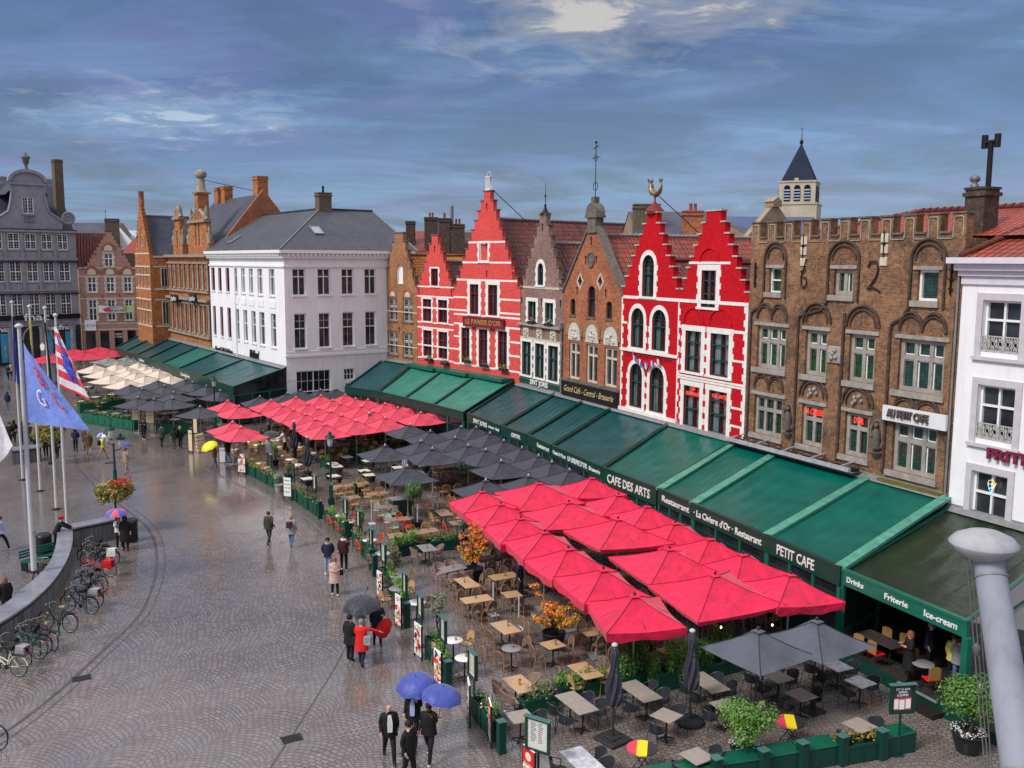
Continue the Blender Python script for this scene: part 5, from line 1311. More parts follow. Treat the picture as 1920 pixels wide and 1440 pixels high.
 for z0_,z1_ in ((wa0,wa1),(wb0,wb1)):
  m = MB(); m.box(wd,wd + .06,1.2,2.0,z0_,z1_); o = at(m.build('window',cream_trim,r)); m = MB(); m.box(wd + .06,wd + .07,1.3,1.56,z0_ + .1,z1_ - .1); m.box(wd + .06,wd + .07,1.64,1.9,z0_ + .1,z1_ - .1); m.build('pane',MATS['glass'],o)
 at(prism_roof(r,0,wd,zeg - .6,zt - 1.2,wd / 2,.4,13,slate2,lead))
 chimney(r,lx + wd / 2,ly + 12,zt - 3,zt + .3,2.4,1.4,bk_fire)
orange_building()
# ================= roofs and the church tower beyond =================
def far_roof(px0,px1,py0,py1,D,mat,wmat,label,depth=10,slope=6,name='background_house',gable=False):
 a = DY(px0,py1,D); b = DY(px1,py1,D); zt = DY(px0,py0,D).z; r = empty(name,(a.x,D,0),0,label,'house')
 w = b.x - a.x; ze = a.z; m = MB(); m.add([(0,0,ze),(w,0,ze),(w,slope,zt),(0,slope,zt)],[(0,1,2,3)],[[(0,0),(w,0),(w,7),(0,7)]]); m.add([(w,2 * slope,ze),(0,2 * slope,ze),(0,slope,zt),(w,slope,zt)],[(0,1,2,3)],[[(0,0),(w,0),(w,7),(0,7)]])
 m.build('roof',mat,r); m = MB(); m.box(0,w,.05,2 * slope - .05,0,ze - .02)
 for x in (.05,w - .05): m.add([(x,0,ze),(x,2 * slope,ze),(x,slope,zt - .05)],[(0,1,2)])
 m.build('wall',wmat,r); return r,w,ze,zt
beige = M('beige_brick_gable',(.36,.27,.17),.9,.3,1)
o,w,ze,zt = far_roof(1195,1368,389,445,74,slate2,beige,'long dark slate roof with a beige end gable behind the scarlet house')
m = MB(); m.slab([(2.6,ze),(9.4,ze),(6.4,zt + .3),(5.6,zt + .3)],[],0,.5); m.box(5.5,6.5,-.2,.7,zt + .3,zt + .7); m.slab([(5.4,zt + .7),(6.6,zt + .7),(6,zt + 1.1)],[],-.2,.7); g = m.build('end_gable',beige,o); g.rotation_euler = (0,0,math.radians(35)); g.location = (w - .5,0,0)
chimney(o,1.0,2.5,ze,zt + .3,2.0,1.4,M('mossy_brick',(.17,.13,.09))); chimney(o,w * .62,1.0,ze,ze + 2.0,1.5,1,bk_sienna,2)
o,w,ze,zt = far_roof(1382,1556,401,470,105,M('blue_sheet_roof',(.07,.10,.20),.35,.2,.4),beige,'flat blue roof below the church tower')
o,w,ze,zt = far_roof(1398,1420,418,440,90,slate,beige,'small grey roof just left of the battlements')
o,w,ze,zt = far_roof(1165,1425,437,500,70,tile_red,bk_dark,'low red tiled roof seen between the scarlet gables')
o,w,ze,zt = far_roof(745,880,470,520,104,tile_brown,bk_dark,'low brown roof behind the small coral gable')
o,w,ze,zt = far_roof(770,800,430,470,118,tile_red,bk_sienna,'small red roof between the dark chimneys')
c = chimney(o,-.2,2,10,DY(768,415,118).z,1.1,1,bk_dark)
chimney(o,w + .5,1,10,DY(805,412,112).z + .5,1.6,1.2,bk_dark,2)
o,w,ze,zt = far_roof(818,880,432,480,100,bk_dark,bk_dark,'soot-dark brick chimney stack block behind the small coral gable')
chimney(o,.8,1,10,zt + 1.2,1.2,1.2,bk_dark,1); chimney(o,2.2,1,10,zt + .6,1.4,1.2,bk_dark,2)
m = MB(); m.tube([(1.6,1,zt),(1.6,1,zt + 2.6)],.16,8); m.build('steel_flue',M('steel_cowl',(.5,.5,.52)),o)
o,w,ze,zt = far_roof(100,205,415,450,165,slate2,beige,'blue-grey roof with a skylight behind the pink house')
o,w,ze,zt = far_roof(212,262,430,470,170,M('zinc_roof',(.40,.45,.52),.5,.2,.4),white,'pale zinc roof with white gable behind the orange building')
m = MB(); m.slab([(-3,ze - 1),(6,ze - 1),(1.5,zt + .5)],[],-1,-.6); m.build('white_gable',white,o)
o,w,ze,zt = far_roof(225,262,445,475,150,tile_new,bk_dark,'orange-red tiled roof between the pink house and the orange gable')
def tower():
 D = 250; p = DY(1497,405,D); r = empty('church_tower',(p.x,D,0),math.radians(-24),'pale square stone church tower with louvred bell openings and a pointed slate spire','tower')
 s = D / 1800.0; z = lambda y: DY(1497,y,D).z
 st = M('pale_tower_stone',(.48,.42,.33),.85,.25,.25); m = MB(); hw = 4.5
 zb = z(400); z1 = z(383); z2 = z(341)
 m.box(-hw * 1.12,hw * 1.12,-hw * 1.12,hw * 1.12,0,z1 - .3); m.box(-hw * 1.17,hw * 1.17,-hw * 1.17,hw * 1.17,z1 - .3,z1)
 m.box(-hw,hw,-hw,hw,z1,z2 - .4); m.box(-hw * 1.05,hw * 1.05,-hw * 1.05,hw * 1.05,z2 - .4,z2)
 m.build('tower_wall',st,r)
 for sd in range(4):
  for k in (-1,0,1):
   m = MB(); x = k * 2.5; out = [(x - .8,z1 + .6),(x + .8,z1 + .6)] + arcpts(x - .8,x + .8,z2 - 1.9,.8); m.slab(out,[],-hw - .06,-hw + .05); o = m.build('bell_opening',void,r); o.rotation_euler = (0,0,sd * PI / 2)
   q = MB()
   for j in range(4): zz = z1 + .9 + j * .75; q.add([(x - .75,-hw - .45,zz),(x + .75,-hw - .45,zz),(x + .75,-hw - .08,zz + .4),(x - .75,-hw - .08,zz + .4)],[(0,1,2,3)])
   q.build('louvre',M('blue_grey_louvre',(.25,.30,.45),.5),o)
 zs = z(268); m = MB(); e = hw * .92
 m.add([(-e,-e,z2),(e,-e,z2),(e,e,z2),(-e,e,z2),(0,0,zs)],[(0,1,4),(1,2,4),(2,3,4),(3,0,4)],[[(0,0),(8,0),(4,11)]] * 4); sp = m.build('spire',M('dark_spire_slate',(.022,.030,.055),.75,.2,.3,spec=.1),r)
 m = MB(); m.lathe([(.12,-.6),(.5,0),(.45,.5),(.1,1),(.08,3.4),(.02,3.5),(.02,4.8)],8,(0,0,zs)); m.bar((-.5,0,zs + 3.6),(.5,0,zs + 3.6),.1); m.build('spire_cross',iron,sp)
 m = MB()
 for k in range(1): m.box(-e * .2,e * .05,-e - .1,-e + .6,z2,z2 + .7)
 m.build('dormer',st,sp)
tower()
# distant closing houses so that no gap looks out on bare ground
for k,(x0,x1,yy,D,mt,lb) in enumerate(((-260,120,445,175,tile_brown,'plain far brown roofed terrace behind the grey building'),)):
 far_roof(x0,x1,yy,480,D,mt,bk_dark,lb)
# ================= green terrace awnings =================
def canvas(name,c1,c2,rough=.32):
 t = NT(name); mp = t.N.new('ShaderNodeMapping'); mp.inputs['Scale'].default_value = (.9,.9,.9); t.L.new(t.tc,mp.inputs[0])
 big = t.ramp(t.noise(.5,4,mp.outputs[0],.6,.6),[(.35,0.),(.7,1.)]); drip = t.noise(9,3)
 t.set(t.mix(big,c1,c2)); t.L.new(t.math('MULTIPLY_ADD',drip,.3,rough - .14),t.b.inputs['Roughness'])
 t.bump(t.noise(1.1,3),.5,.08); t.b.inputs['Specular IOR Level'].default_value = .2; MATS[name] = t.m; return t.m
cv_teal = canvas('wet_teal_canvas',(.002,.050,.060),(.008,.085,.092))
cv_green = canvas('wet_green_canvas',(.0005,.080,.066),(.001,.125,.092))
cv_light = canvas('faded_translucent_canvas',(.02,.165,.125),(.045,.24,.175),.42)
cv_brown = canvas('clear_sheet_roof',(.010,.020,.010),(.018,.032,.014),.3)
gr_dark = M('dark_green_frame',(.006,.048,.036),.35,.15)
gr_mid = M('green_frame_paint',(.012,.13,.088),.35,.2)
gr_pale = M('weathered_green_beam',(.10,.34,.25),.4,.4,2.5)
letters = M('white_letters',(.78,.78,.76),.5)
dk_glass = MATS['glass']
ENDS = {}
def awning(label,B0,B1,F0,F1,cv,texts=(),beam=None,fas=gr_dark,posts=3,left_end=False,right_end=False,fh=.5,glaz=True,nseam=5,end_glass=True,rail=gr_dark):
 """B0,B1 back points on the wall; F0,F1 front points; left to right as seen from the square"""
 o = Vector((F0.x,F0.y,0)); dx = Vector((F1.x - F0.x,F1.y - F0.y)); wd = dx.length; rz = math.atan2(dx.y,dx.x)
 r = empty('terrace_awning',o,rz,label,'awning','green awnings along the terrace fronts')
 inv = Matrix.Rotation(-rz,3,'Z'); l = lambda p: inv @ (Vector(p) - o)
 b0,b1,f0,f1 = l(B0),l(B1),l(F0),l(F1)
 m = MB(); NX,NY = 22,8
 vs = []
 for j in range(NY + 1):
  for i in range(NX + 1):
   s = i / NX; t = j / NY; p = (f0 * (1 - s) + f1 * s) * (1 - t) + (b0 * (1 - s) + b1 * s) * t
   vs.append(p + Vector((0,0,-.20 * math.sin(PI * s) * math.sin(PI * t) - .03 * math.sin(s * 37 + t * 2) * math.sin(PI * t))))
 fs = [(j * (NX + 1) + i,j * (NX + 1) + i + 1,(j + 1) * (NX + 1) + i + 1,(j + 1) * (NX + 1) + i) for j in range(NY) for i in range(NX)]
 m.add(vs,fs); m.add([v - Vector((0,0,.02)) for v in vs],[f[::-1] for f in fs]); m.build('canopy',cv,r,smooth=True)
 m = MB()
 for k in range(1,nseam):
  s = k / nseam
  pts = []
  for j in range(7):
   t = j / 6; p = (f0 * (1 - s) + f1 * s) * (1 - t) + (b0 * (1 - s) + b1 * s) * t; pts.append(p + Vector((0,0,-.012 - .20 * math.sin(PI * s) * math.sin(PI * t))))
  m.tube(pts,.006,4)
 m.build('seam',cv,r)
 up = Vector((0,0,1))
 def beam_(a,b,w,h,mat,nm):
  d = (b - a); L = d.length; side = d.cross(up).normalized() * w / 2; n = side.cross(d).normalized() * h
  if n.z < 0: n = -n
  q = MB(); vs = [a + side,a - side,b - side,b + side]; q.add([v for v in vs] + [v + n for v in vs],[(3,2,1,0),(4,5,6,7),(0,1,5,4),(1,2,6,5),(2,3,7,6),(3,0,4,7)]); return q.build(nm,mat,r)
 w = .42 if beam else .09
 if not beam or beam != 'right': beam_(f0 + Vector((.05,.0,.0)),b0 + Vector((.05,0,0)),w,.12,gr_pale if beam else rail,'side_rail')
 beam_(f1 - Vector((.05,0,0)),b1 - Vector((.05,0,0)),w,.12,gr_pale if beam else rail,'side_rail')
 m = MB(); m.box(-.02,wd + .02,-.06,.06,f0.z - fh,f0.z + .05); m.box(-.02,wd + .02,-.09,.09,f0.z + .02,f0.z + .12); fsc = m.build('fascia',fas,r)
 d = b1 - b0; m = MB(); m.add([b0 + Vector((0,.05,.0)),b1 + Vector((0,.05,0)),b1 + Vector((0,.05,.25)),b0 + Vector((0,.05,.25))],[(0,1,2,3)]); m.add([b0 + Vector((0,-.35,.02)),b1 + Vector((0,-.35,.02)),b1 + Vector((0,.05,.2)),b0 + Vector((0,.05,.2))],[(0,1,2,3)]); m.build('flashing',lead,r)
 for (t,size,c,wf) in texts: text(t,letters,fsc,(wd * c,-.075,f0.z - fh / 2 + .02),size,wd * wf if wf else None,ext=.012,bold=.006)
 for k in range(posts + 1):
  x = .06 + (wd - .12) * k / posts; m = MB(); m.box(x - .06,x + .06,-.05,.07,0,f0.z - fh); m.build('post',gr_mid,r)
 if glaz:
  m = MB(); m.box(.1,wd - .1,.02,.04,1.0,f0.z - fh - .02); m.build('front_glazing',dk_glass,r)
  m = MB(); m.box(.1,wd - .1,-.02,.1,0,1.0); m.box(.1,wd - .1,-.03,.09,2.25,2.33); m.build('front_panel',gr_dark,r)
 for e,(f_,b_) in ((left_end,(f0,b0)),(right_end,(f1,b1))):
  if e:
   m = MB(); m.add([(f_.x,f_.y,2.6),(b_.x,b_.y,2.6),b_ - up * .02,f_ - up * .02],[(0,1,2,3)]); m.build('end_panel',gr_dark if e == 2 else dk_glass,r)
   dd = Vector((b_.x - f_.x,b_.y - f_.y,0)); m = MB()
   for t in (0,.33,.66,.99): p = Vector((f_.x,f_.y,0)) + dd * t; m.box(p.x - .07,p.x + .07,p.y - .07,p.y + .07,0,2.62)
   a = Vector((f_.x,f_.y,2.6)); m.bar(a,a + dd,.12); a = Vector((f_.x,f_.y,.95)); m.bar(a,a + dd,.1); m.build('end_frame',gr_mid,r)
   m = MB(); m.add([(f_.x,f_.y,.1),(b_.x,b_.y,.1),(b_.x,b_.y,2.55),(f_.x,f_.y,2.55)],[(0,1,2,3)]); m.build('end_glazing',dk_glass,r)
 return r,wd,fsc
FB = Face(PB,dB); FA = Face(PA,dA)
def onwall(f,px,py,z=None):
 u,zz = f.uv(px,py); q = f.P + f.d * u - f.inn * .06; return Vector((q.x,q.y,zz if z is None else z))
FZ = 3.3
def fr(px,py): return G(px,py,FZ)
# --- right block, left to right
awning('dark teal awning at the far left end of the right block, against the white building',onwall(FB,720,674.6),onwall(FB,775,683.7),fr(647.4,726.8),fr(709.4,735.5),cv_teal,left_end=2,posts=2)
a0,a1 = onwall(FB,777,684.5),onwall(FB,964.6,714.7); g0,g1 = fr(710.5,735.8),fr(869.8,774.9)
for k,lb in enumerate(('left','middle','right')):
 B0 = a0.lerp(a1,k / 3); B1 = a0.lerp(a1,(k + 1) / 3); F0 = g0.lerp(g1,k / 3); F1 = g0.lerp(g1,(k + 1) / 3); B0.z = B1.z = (a0.z + a1.z) / 2
 o,w,_ = awning(f'pale faded green awning, {lb} of the three under the coral house flower boxes',B0,B1,F0,F1,cv_light,posts=2,right_end=2 if k == 2 else False,nseam=2)
 m = MB(); inv = Matrix.Rotation(-o.rotation_euler.z,3,'Z')
 p0 = inv @ (B0 - o.location); p1 = inv @ (B1 - o.location); m.box(min(p0.x,p1.x),max(p0.x,p1.x),min(p0.y,p1.y) - .9,max(p0.y,p1.y),p0.z - .05,p0.z + .22); m.build('awning_box',gr_mid,o)
segs = [((968,722),(1041,736.6),(877,776.7),(939,800.4),cv_teal,[('SINT JORIS',.42,.42,.42),('Brasserie',.2,.76,.16),('Hotel',.24,.93,.1)],'teal awning lettered for a brasserie and hotel, below the grey gabled house'),
  ((1043,740.3),(1094,751),(941,801),(988.3,816.8),cv_teal,[('CENTRAL',.36,.6,.36)],'teal awning with one word on its fascia, below the pointed gable house left half'),
  ((1096,751.5),(1147,765.8),(990,817.5),(1033.8,836.9),cv_teal,[('Restaurant',.34,.7,.5)],'teal awning with the word Restaurant, below the pointed gable house right half'),
  ((1149,766.3),(1254.4,800.4),(1036,837.8),(1130.4,878.8),cv_teal,[('Pasta & Pizza',.28,.17,.27),('LA SIRENE D\'OR',.38,.54,.38),('Brasserie',.28,.87,.2)],'teal awning with pasta and pizza lettering, below the arched scarlet windows'),
  ((1256,801),(1378,831),(1132,879.5),(1232,917.5),cv_green,[('CAFE DES ARTS',.62,.5,.8)],'bright green awning with big cafe arts lettering, below the neon windows')]
for i,(b0,b1,f0,f1,cv,tx,lb) in enumerate(segs):
 o,w,_ = awning(lb,onwall(FA,*b0,z=4.2),onwall(FA,*b1,z=4.2),fr(*f0),fr(*f1),cv,tx,fh=.55 if i < 4 else .8,nseam=4 if i < 4 else 1)
b = [(1380,833),(1458.7,859.4),(1631,898.7),(1777.5,936)]; fz = [(1236,919.3),(1301,947.5),(1440,1007.5),(1577,1067.5)]
lbs = ['narrow bright green awning between pale green beams, left of the civiere sign awnings','widest bright green awning between pale green beams with restaurant lettering','bright green awning with petit cafe lettering, under the mossy window ledge']
FP = [fr(*p) for p in fz]; BP = [onwall(FA,*p,z=4.15) for p in b]
txs = [[('Restaurant',.40,.52,.78)],[("· La Civiere d'Or · Restaurant",.42,.48,.92)],[('PETIT CAFE',.55,.42,.52)]]
for k in range(3): awning(lbs[k],BP[k],BP[k + 1],FP[k],FP[k + 1],cv_green,txs[k],beam=True if k == 0 else 'right',right_end=2 if k == 2 else False,fh=.62,nseam=1)
# --- chip shop terrace at the right edge: lower glazed roof
F0 = G(1580,1071,3.22); F1 = G(1815,1170,3.22); d_ = (F1 - F0).normalized(); inn = Vector((-d_.y,d_.x,0))
F1 = F0 + d_ * ((F1 - F0).length)
B0 = onwall(FA,1777.5,1000,3.75); q = FA.d * 1.0; B1 = B0 + Vector((q.x,q.y,0)) * (F1 - F0).length
o,w,fsc = awning('dark see-through sheet roof of the chip shop terrace with three white words',B0,B1,F0,F1,cv_brown,[('Drinks',.26,.13,.15),('Friterie',.28,.48,.19),('Ice-cream',.3,.82,.24)],fh=.45,glaz=False,posts=1,nseam=7,rail=gr_mid,fas=gr_mid,right_end=1)
m = MB(); m.box(w - .1,w + .12,-.1,.12,0,2.8); m.build('post',gr_mid,o)
# raised timber floor of that terrace, with a step
def deck():
 r = empty('terrace_floor',(F0.x,F0.y,0),math.atan2(d_.y,d_.x),'raised dark timber terrace floor with a step in front of the chip shop','terrace floor')
 w = (F1 - F0).length; m = MB(); m.box(.1,w + 6,.1,8.5,0,.32); m.build('floor',M('wet_deck_boards',(.05,.042,.036),.35,.4,3),r)
 m = MB(); m.box(0,w + 6,-.12,.1,0,.36); m.build('edge_board',gr_dark,r)
 m = MB(); m.box(w * .60,w * .9,-.6,-.13,0,.17); m.build('step',M('dark_step',(.02,.018,.017),.5),r)
 m = MB(); m.box(w * .55,w * .85,-.2,-.13,.36,.42); m.build('metal_edge',lead,r)
 return r
deck()
# --- left block
W1 = Face(PW,dW1); OR = Face((-41.8,115.3),dW1)
LB = [(261,637),(312,648),(343,640),(372,655),(400,660),(434,672),(477,681),(528,692.5)]
LF = [(216,653),(238,660),(277.5,674.8),(301,682),(322,687),(354.6,697.7),(393,711),(438,726.9)]
back = W1
def bk(t,z):
 q = W1.P + W1.d * t - W1.inn * .06; return Vector((q.x,q.y,z))
us = [-50.0,-44,-38,-32.5,-26,-19.0,-10.5,0.0]
Fp = [G(x,y,FZ) for x,y in LF]; A = G(216,653,FZ); Z = G(438,726.9,FZ)
lb = ['far left end','second from the far end','third from the far end','fourth from the far end','third from the near end','second from the near end, coffee lettering','near end, open glazed side with lamps']
for k in range(7):
 p = lambda i: A.lerp(Z,(us[i] + 50) / 50.0)
 o,w,_ = awning(f'teal awning of the left block, {lb[k]}',bk(us[k],4.35),bk(us[k + 1],4.35),p(k),p(k + 1),cv_teal if k not in (4,) else canvas('wet_mid_green_canvas',(.008,.12,.095),(.02,.17,.13)),[('DouweEgberts',.42,.35,.4)] if k == 5 else (([("'t Belfort",.4,.5,.5)] if k == 2 else ())),right_end=1 if k == 6 else False,fh=.75,nseam=3)
# ================= parasols =================
def cloth(name,c,sheen=.3,rough=.5):
 t = NT(name); wv = t.N.new('ShaderNodeTexWave'); wv.inputs['Scale'].default_value = 1.1; wv.inputs['Distortion'].default_value = 3; wv.inputs['Detail'].default_value = 2; t.L.new(t.tc,wv.inputs[0])
 nz = t.ramp(t.noise(1.1,5,rough=.65),[(.4,0.),(.68,1.)])
 t.set(t.mix(nz,c,tuple(x * .68 for x in c)),rough); t.b.inputs['Sheen Weight'].default_value = sheen; t.b.inputs['Specular IOR Level'].default_value = .3
 t.L.new(t.math('MULTIPLY_ADD',t.noise(5,4),.25,rough - .15),t.b.inputs['Roughness'])
 h = t.math('ADD',t.math('MULTIPLY',t.noise(.9,2),2.2),t.noise(3.5,4)); t.bump(h,.75,.07)
 MATS[name] = t.m; return t.m
c_red = cloth('wet_red_parasol_cloth',(.72,.006,.062),.15); c_pink = cloth('faded_red_parasol_cloth',(.72,.05,.10),.1); c_crim = cloth('crimson_parasol_cloth',(.60,.008,.05),.1)
c_grey = cloth('charcoal_parasol_cloth',(.040,.042,.060),.1); c_cream = cloth('cream_parasol_cloth',(.66,.53,.43)); c_ash = cloth('ash_grey_parasol_cloth',(.20,.20,.20)); c_slate = cloth('slate_grey_parasol_cloth',(.085,.09,.118),.1)
alu = M('brushed_pole',(.42,.42,.42),.35,.2,4,metal=.5); pole_dark = M('dark_pole',(.03,.03,.032),.4)
SEAM = {'wet_red_parasol_cloth': (.60,.004,.05),'faded_red_parasol_cloth': (.62,.04,.09),'crimson_parasol_cloth': (.5,.008,.05),'cream_parasol_cloth': (.6,.46,.38),'ash_grey_parasol_cloth': (.18,.18,.18)}
def parasol_maker(cl,size=3.0,z=2.55,rise=.62,val=0.0,pole=alu,sag=.09,cap=None):
 def mk():
  r = empty('parasol'); hs = size / 2; m = MB(); N = 6
  cor = [Vector((-hs,-hs,0)),Vector((hs,-hs,0)),Vector((hs,hs,0)),Vector((-hs,hs,0))]
  ap = Vector((0,0,rise))
  for k in range(4):
   a,b = cor[k],cor[(k + 1) % 4]; vs = []
   for i in range(N + 1):
    t = i / N
    for j in range(N + 1):
     s = j / N; e = a.lerp(b,s); p = ap.lerp(e,t)
     p = p + Vector((0,0,z - sag * math.sin(PI * s) * t - .10 * math.sin(PI * t) * (1) * .6 * (1 if True else 0)))
     edge_in = .05 * math.sin(PI * s) * t
     p.x *= 1 - edge_in; p.y *= 1 - edge_in; vs.append(p)
   W_ = N + 1; fs = [(i * W_ + j,(i + 1) * W_ + j,(i + 1) * W_ + j + 1,i * W_ + j + 1) for i in range(N) for j in range(N)]
   m.add(vs,fs,smooth=True)
   if val:
    low = []
    for j in range(N + 1):
     p = vs[N * W_ + j]; wob = .04 * math.sin(j * 2.1 + k); out = p.copy(); out.x *= .97 + wob * .3; out.y *= .97 + wob * .3; low.append(out - Vector((0,0,val * (1 + .15 * math.sin(j * 1.7 + k)))))
    o_ = len(m.v); top = [vs[N * W_ + j] for j in range(N + 1)]
    m.add(top + low,[(j,N + 1 + j,N + 2 + j,j + 1) for j in range(N)],smooth=True)
  can = m.build('canopy',cl,r)
  m = MB(); dk = M(cl.name + '_seam',tuple(x * .5 for x in SEAM.get(cl.name,(.05,.05,.06))),.6,.1)
  for k in range(4):
   m.tube([cor[k] * (i / N) + ap * (1 - i / N) + Vector((0,0,z + .012 - .06 * math.sin(PI * i / N))) for i in range(N + 1)],.011,4)
  m.build('seam',dk,can)
  m = MB(); q = .16; vs = [(-q,-q,z + rise - .03),(q,-q,z + rise - .03),(q,q,z + rise - .03),(-q,q,z + rise - .03),(0,0,z + rise + .03)]
  m.add(vs,[(0,1,4),(1,2,4),(2,3,4),(3,0,4)]); m.build('wind_cap',cl,can)
  m = MB()
  for c in cor: m.tube([Vector((0,0,z + rise - .12)),c * .98 + Vector((0,0,z - .03))],.014,4)
  for k in range(4):
   c = (cor[k] + cor[(k + 1) % 4]) / 2; m.tube([Vector((0,0,z + rise - .14)),c * .9 + Vector((0,0,z - .06))],.012,4); m.tube([Vector((0,0,z + rise - .62)),cor[k] * .5 + Vector((0,0,z + rise * .45))],.012,4)
  m.build('ribs',pole_dark,can)
  m = MB(); m.tube([(0,0,.04),(0,0,z + rise + .02)],.032,8); m.build('pole',pole,r)
  m = MB(); m.lathe([(.05,0),(.05,.06),(.035,.09),(0,.1)],8,(0,0,z + rise + .02)); m.build('finial',M('pale_cap',(.55,.55,.55),.4) if (pole is alu and cl not in (c_red,c_crim)) else pole_dark,r)
  m = MB(); m.bevbox(-.3,.3,-.3,.3,0,.06,.015); m.box(-.06,.06,-.06,.06,.06,.3); m.build('base',lead if pole is alu else pole_dark,r)
  return r
 return mk
TOPZ = 2.55 + .62
def rows_label(col,desc,ri,ci,nr,nc): pass
ORD = ['first','second','third','fourth','fifth','sixth','seventh','eighth','ninth','tenth','eleventh','twelfth','thirteenth','fourteenth','fifteenth']
angA = math.atan2(dA[1],dA[0])
def apex(px,py,top): return G(px,py,top)
def put_parasols(lst,mk,key,group,cat='parasol',top=TOPZ,ang=angA,jit=.04):
 for i,e in enumerate(lst):
  px,py,lb = e[:3]; s = e[3] if len(e) > 3 else 1.0; dz = e[4] if len(e) > 4 else 0
  p = G(px,py,top * 1.0); o = place(mk,key,(p.x,p.y,0),ang + rnd.uniform(-jit,jit),lb,group,(s,s,1 + rnd.uniform(-.015,.015)))
  o['category'] = cat; o.rotation_euler.x = rnd.uniform(-.02,.02); o.rotation_euler.y = rnd.uniform(-.02,.02)
# front block of wet red parasols, apex pixels from the photograph
FR = [(910,921,'back left corner of the block'),(1013,908.5,'back row, second'),(1110,898,'back row beside the cafe arts fascia'),
 (937,944,'second along the left edge'),(976,969,'third along the left edge'),(1021,998,'fourth along the left edge'),(1068,1028.5,'fifth along the left edge'),(1122,1068,'sixth along the left edge'),(1190,1113,'nearest, lone square at the front left corner'),
 (1070,942.5,'big one in the middle, behind'),(1157,925,'second along the awning side'),(1212,949,'third along the awning side'),(1270,977,'fourth along the awning side'),(1331,1007,'fifth along the awning side'),(1400,1037.5,'sixth along the awning side'),(1479,1075.5,'last along the awning side, by the corner post'),
 (1158,981,'middle row, second'),(1251,1028.5,'middle row, third'),(1344,1079.5,'middle row, nearest, with drooping front corner')]
mkr = parasol_maker(c_red,2.66,val=.30,z=2.56,rise=.66); mkb = parasol_maker(c_red,3.45,val=.14,z=2.55,rise=.74)
for px,py,lb in FR:
 big = 'middle' in lb or (px,py) == (1013,908.5)
 p = G(px,py,3.22)
 o = place(mkb if big else mkr,'redbig' if big else 'red',(p.x,p.y,0),(angA - .11 if 'nearest, lone' not in lb else math.radians(8)) + rnd.uniform(-.06,.06),'bright red near block parasol, ' + lb,'bright red parasols of the near terrace')
 o['category'] = 'parasol'; o.rotation_euler.x = rnd.uniform(-.045,.045); o.rotation_euler.y = rnd.uniform(-.045,.045); o.scale.z = rnd.uniform(.975,1.025)
# middle block of faded red parasols: regular rows
MR = []
r0 = [(508.5,751,),(553.5,746),(600,742),(647,740),(692,735)]
pink_pts = [(508,751),(555,745.5),(602,742.5),(648,741),(692,735),(718,739),
   (531,761),(577,758),(624,751),(667,748),(745,748),
   (550,769),(597,766),(638,757.5),(690,750),(776,756),
   (573,777.5),(620,772),(678,762),(722,757.5),
   (591,787),(640,779),(699,772),(746,765),
   (609,797),(668,789.5),(722,784),(789,774),(822,768)]
mkp = parasol_maker(c_pink,2.8,z=2.3,rise=.68)
pink_pts.sort(key=lambda q: q[1])
rowsn = {}
for i,(px,py) in enumerate(pink_pts):
 p = G(px,py,2.95)
 ri = int((py - 735) // 9); ci = sum(1 for a in pink_pts if int((a[1] - 735) // 9) == ri and a[0] < px)
 lb = f'faded red middle block parasol, {ORD[ci]} from left, {ORD[ri]} row from back'
 o = place(mkp,'pink',(p.x,p.y,0),math.radians(-58) + rnd.uniform(-.05,.05),lb,'faded red parasols of the middle terrace'); o['category'] = 'parasol'
for px,py,lb in ((427,752.5,'back of the far pair'),(448,762,'front of the far pair'),(436,792,'back of the near pair'),(452,801,'front of the near pair')):
 p = G(px,py,2.95); o = place(mkp,'pink',(p.x,p.y,0),math.radians(-50) + rnd.uniform(-.06,.06),f'small faded red parasol left of the middle block, {lb}','faded red parasols of the middle terrace'); o['category'] = 'parasol'
# charcoal parasols in front of the teal awnings
mkg = parasol_maker(c_grey,2.72,z=2.28,rise=.64)
GR = [(770,796.5),(807,808),(855,820),(893,801),(925,814),(846,851,),(884,829,),(912,844),(955,827),(979,840),(723,837),(789,828),(812,842),(763,874),(940,865),(911,902,),(990,893),(1067,882),(1010,854),(1035,868),(865,789)]
GR = [(769,797),(807,809),(865,801),(893,802),(854,821),(919,813),(789,828),(878,836),(945,827),(722,836),(811,842),(911,844),(979,840),(940,865),(1010,855),(1035,867),(1068,882),(764,875),(911,901),(991,893)]
GR.sort(key=lambda q: q[1])
for px,py in GR:
 ri = int((py - 797) // 13); ci = sum(1 for a in GR if int((a[1] - 797) // 13) == ri and a[0] < px)
 p = G(px,py,2.9); o = place(mkg,'grey',(p.x,p.y,0),angA + rnd.uniform(-.12,.12),f'charcoal parasol before the teal awnings, {ORD[ci]} from left, {ORD[ri]} row from back','charcoal parasols before the teal awnings'); o['category'] = 'parasol'
BK = [(487.5,744),(539,738),(563,732.5),(601,731.5),(630,730)]
for i,(px,py) in enumerate(BK):
 p = G(px,py,2.9); o = place(mkg,'grey',(p.x,p.y,0),math.radians(30) + rnd.uniform(-.1,.1),f'charcoal parasol against the white corner building, {ORD[i]} from left','charcoal parasols before the teal awnings'); o['category'] = 'parasol'
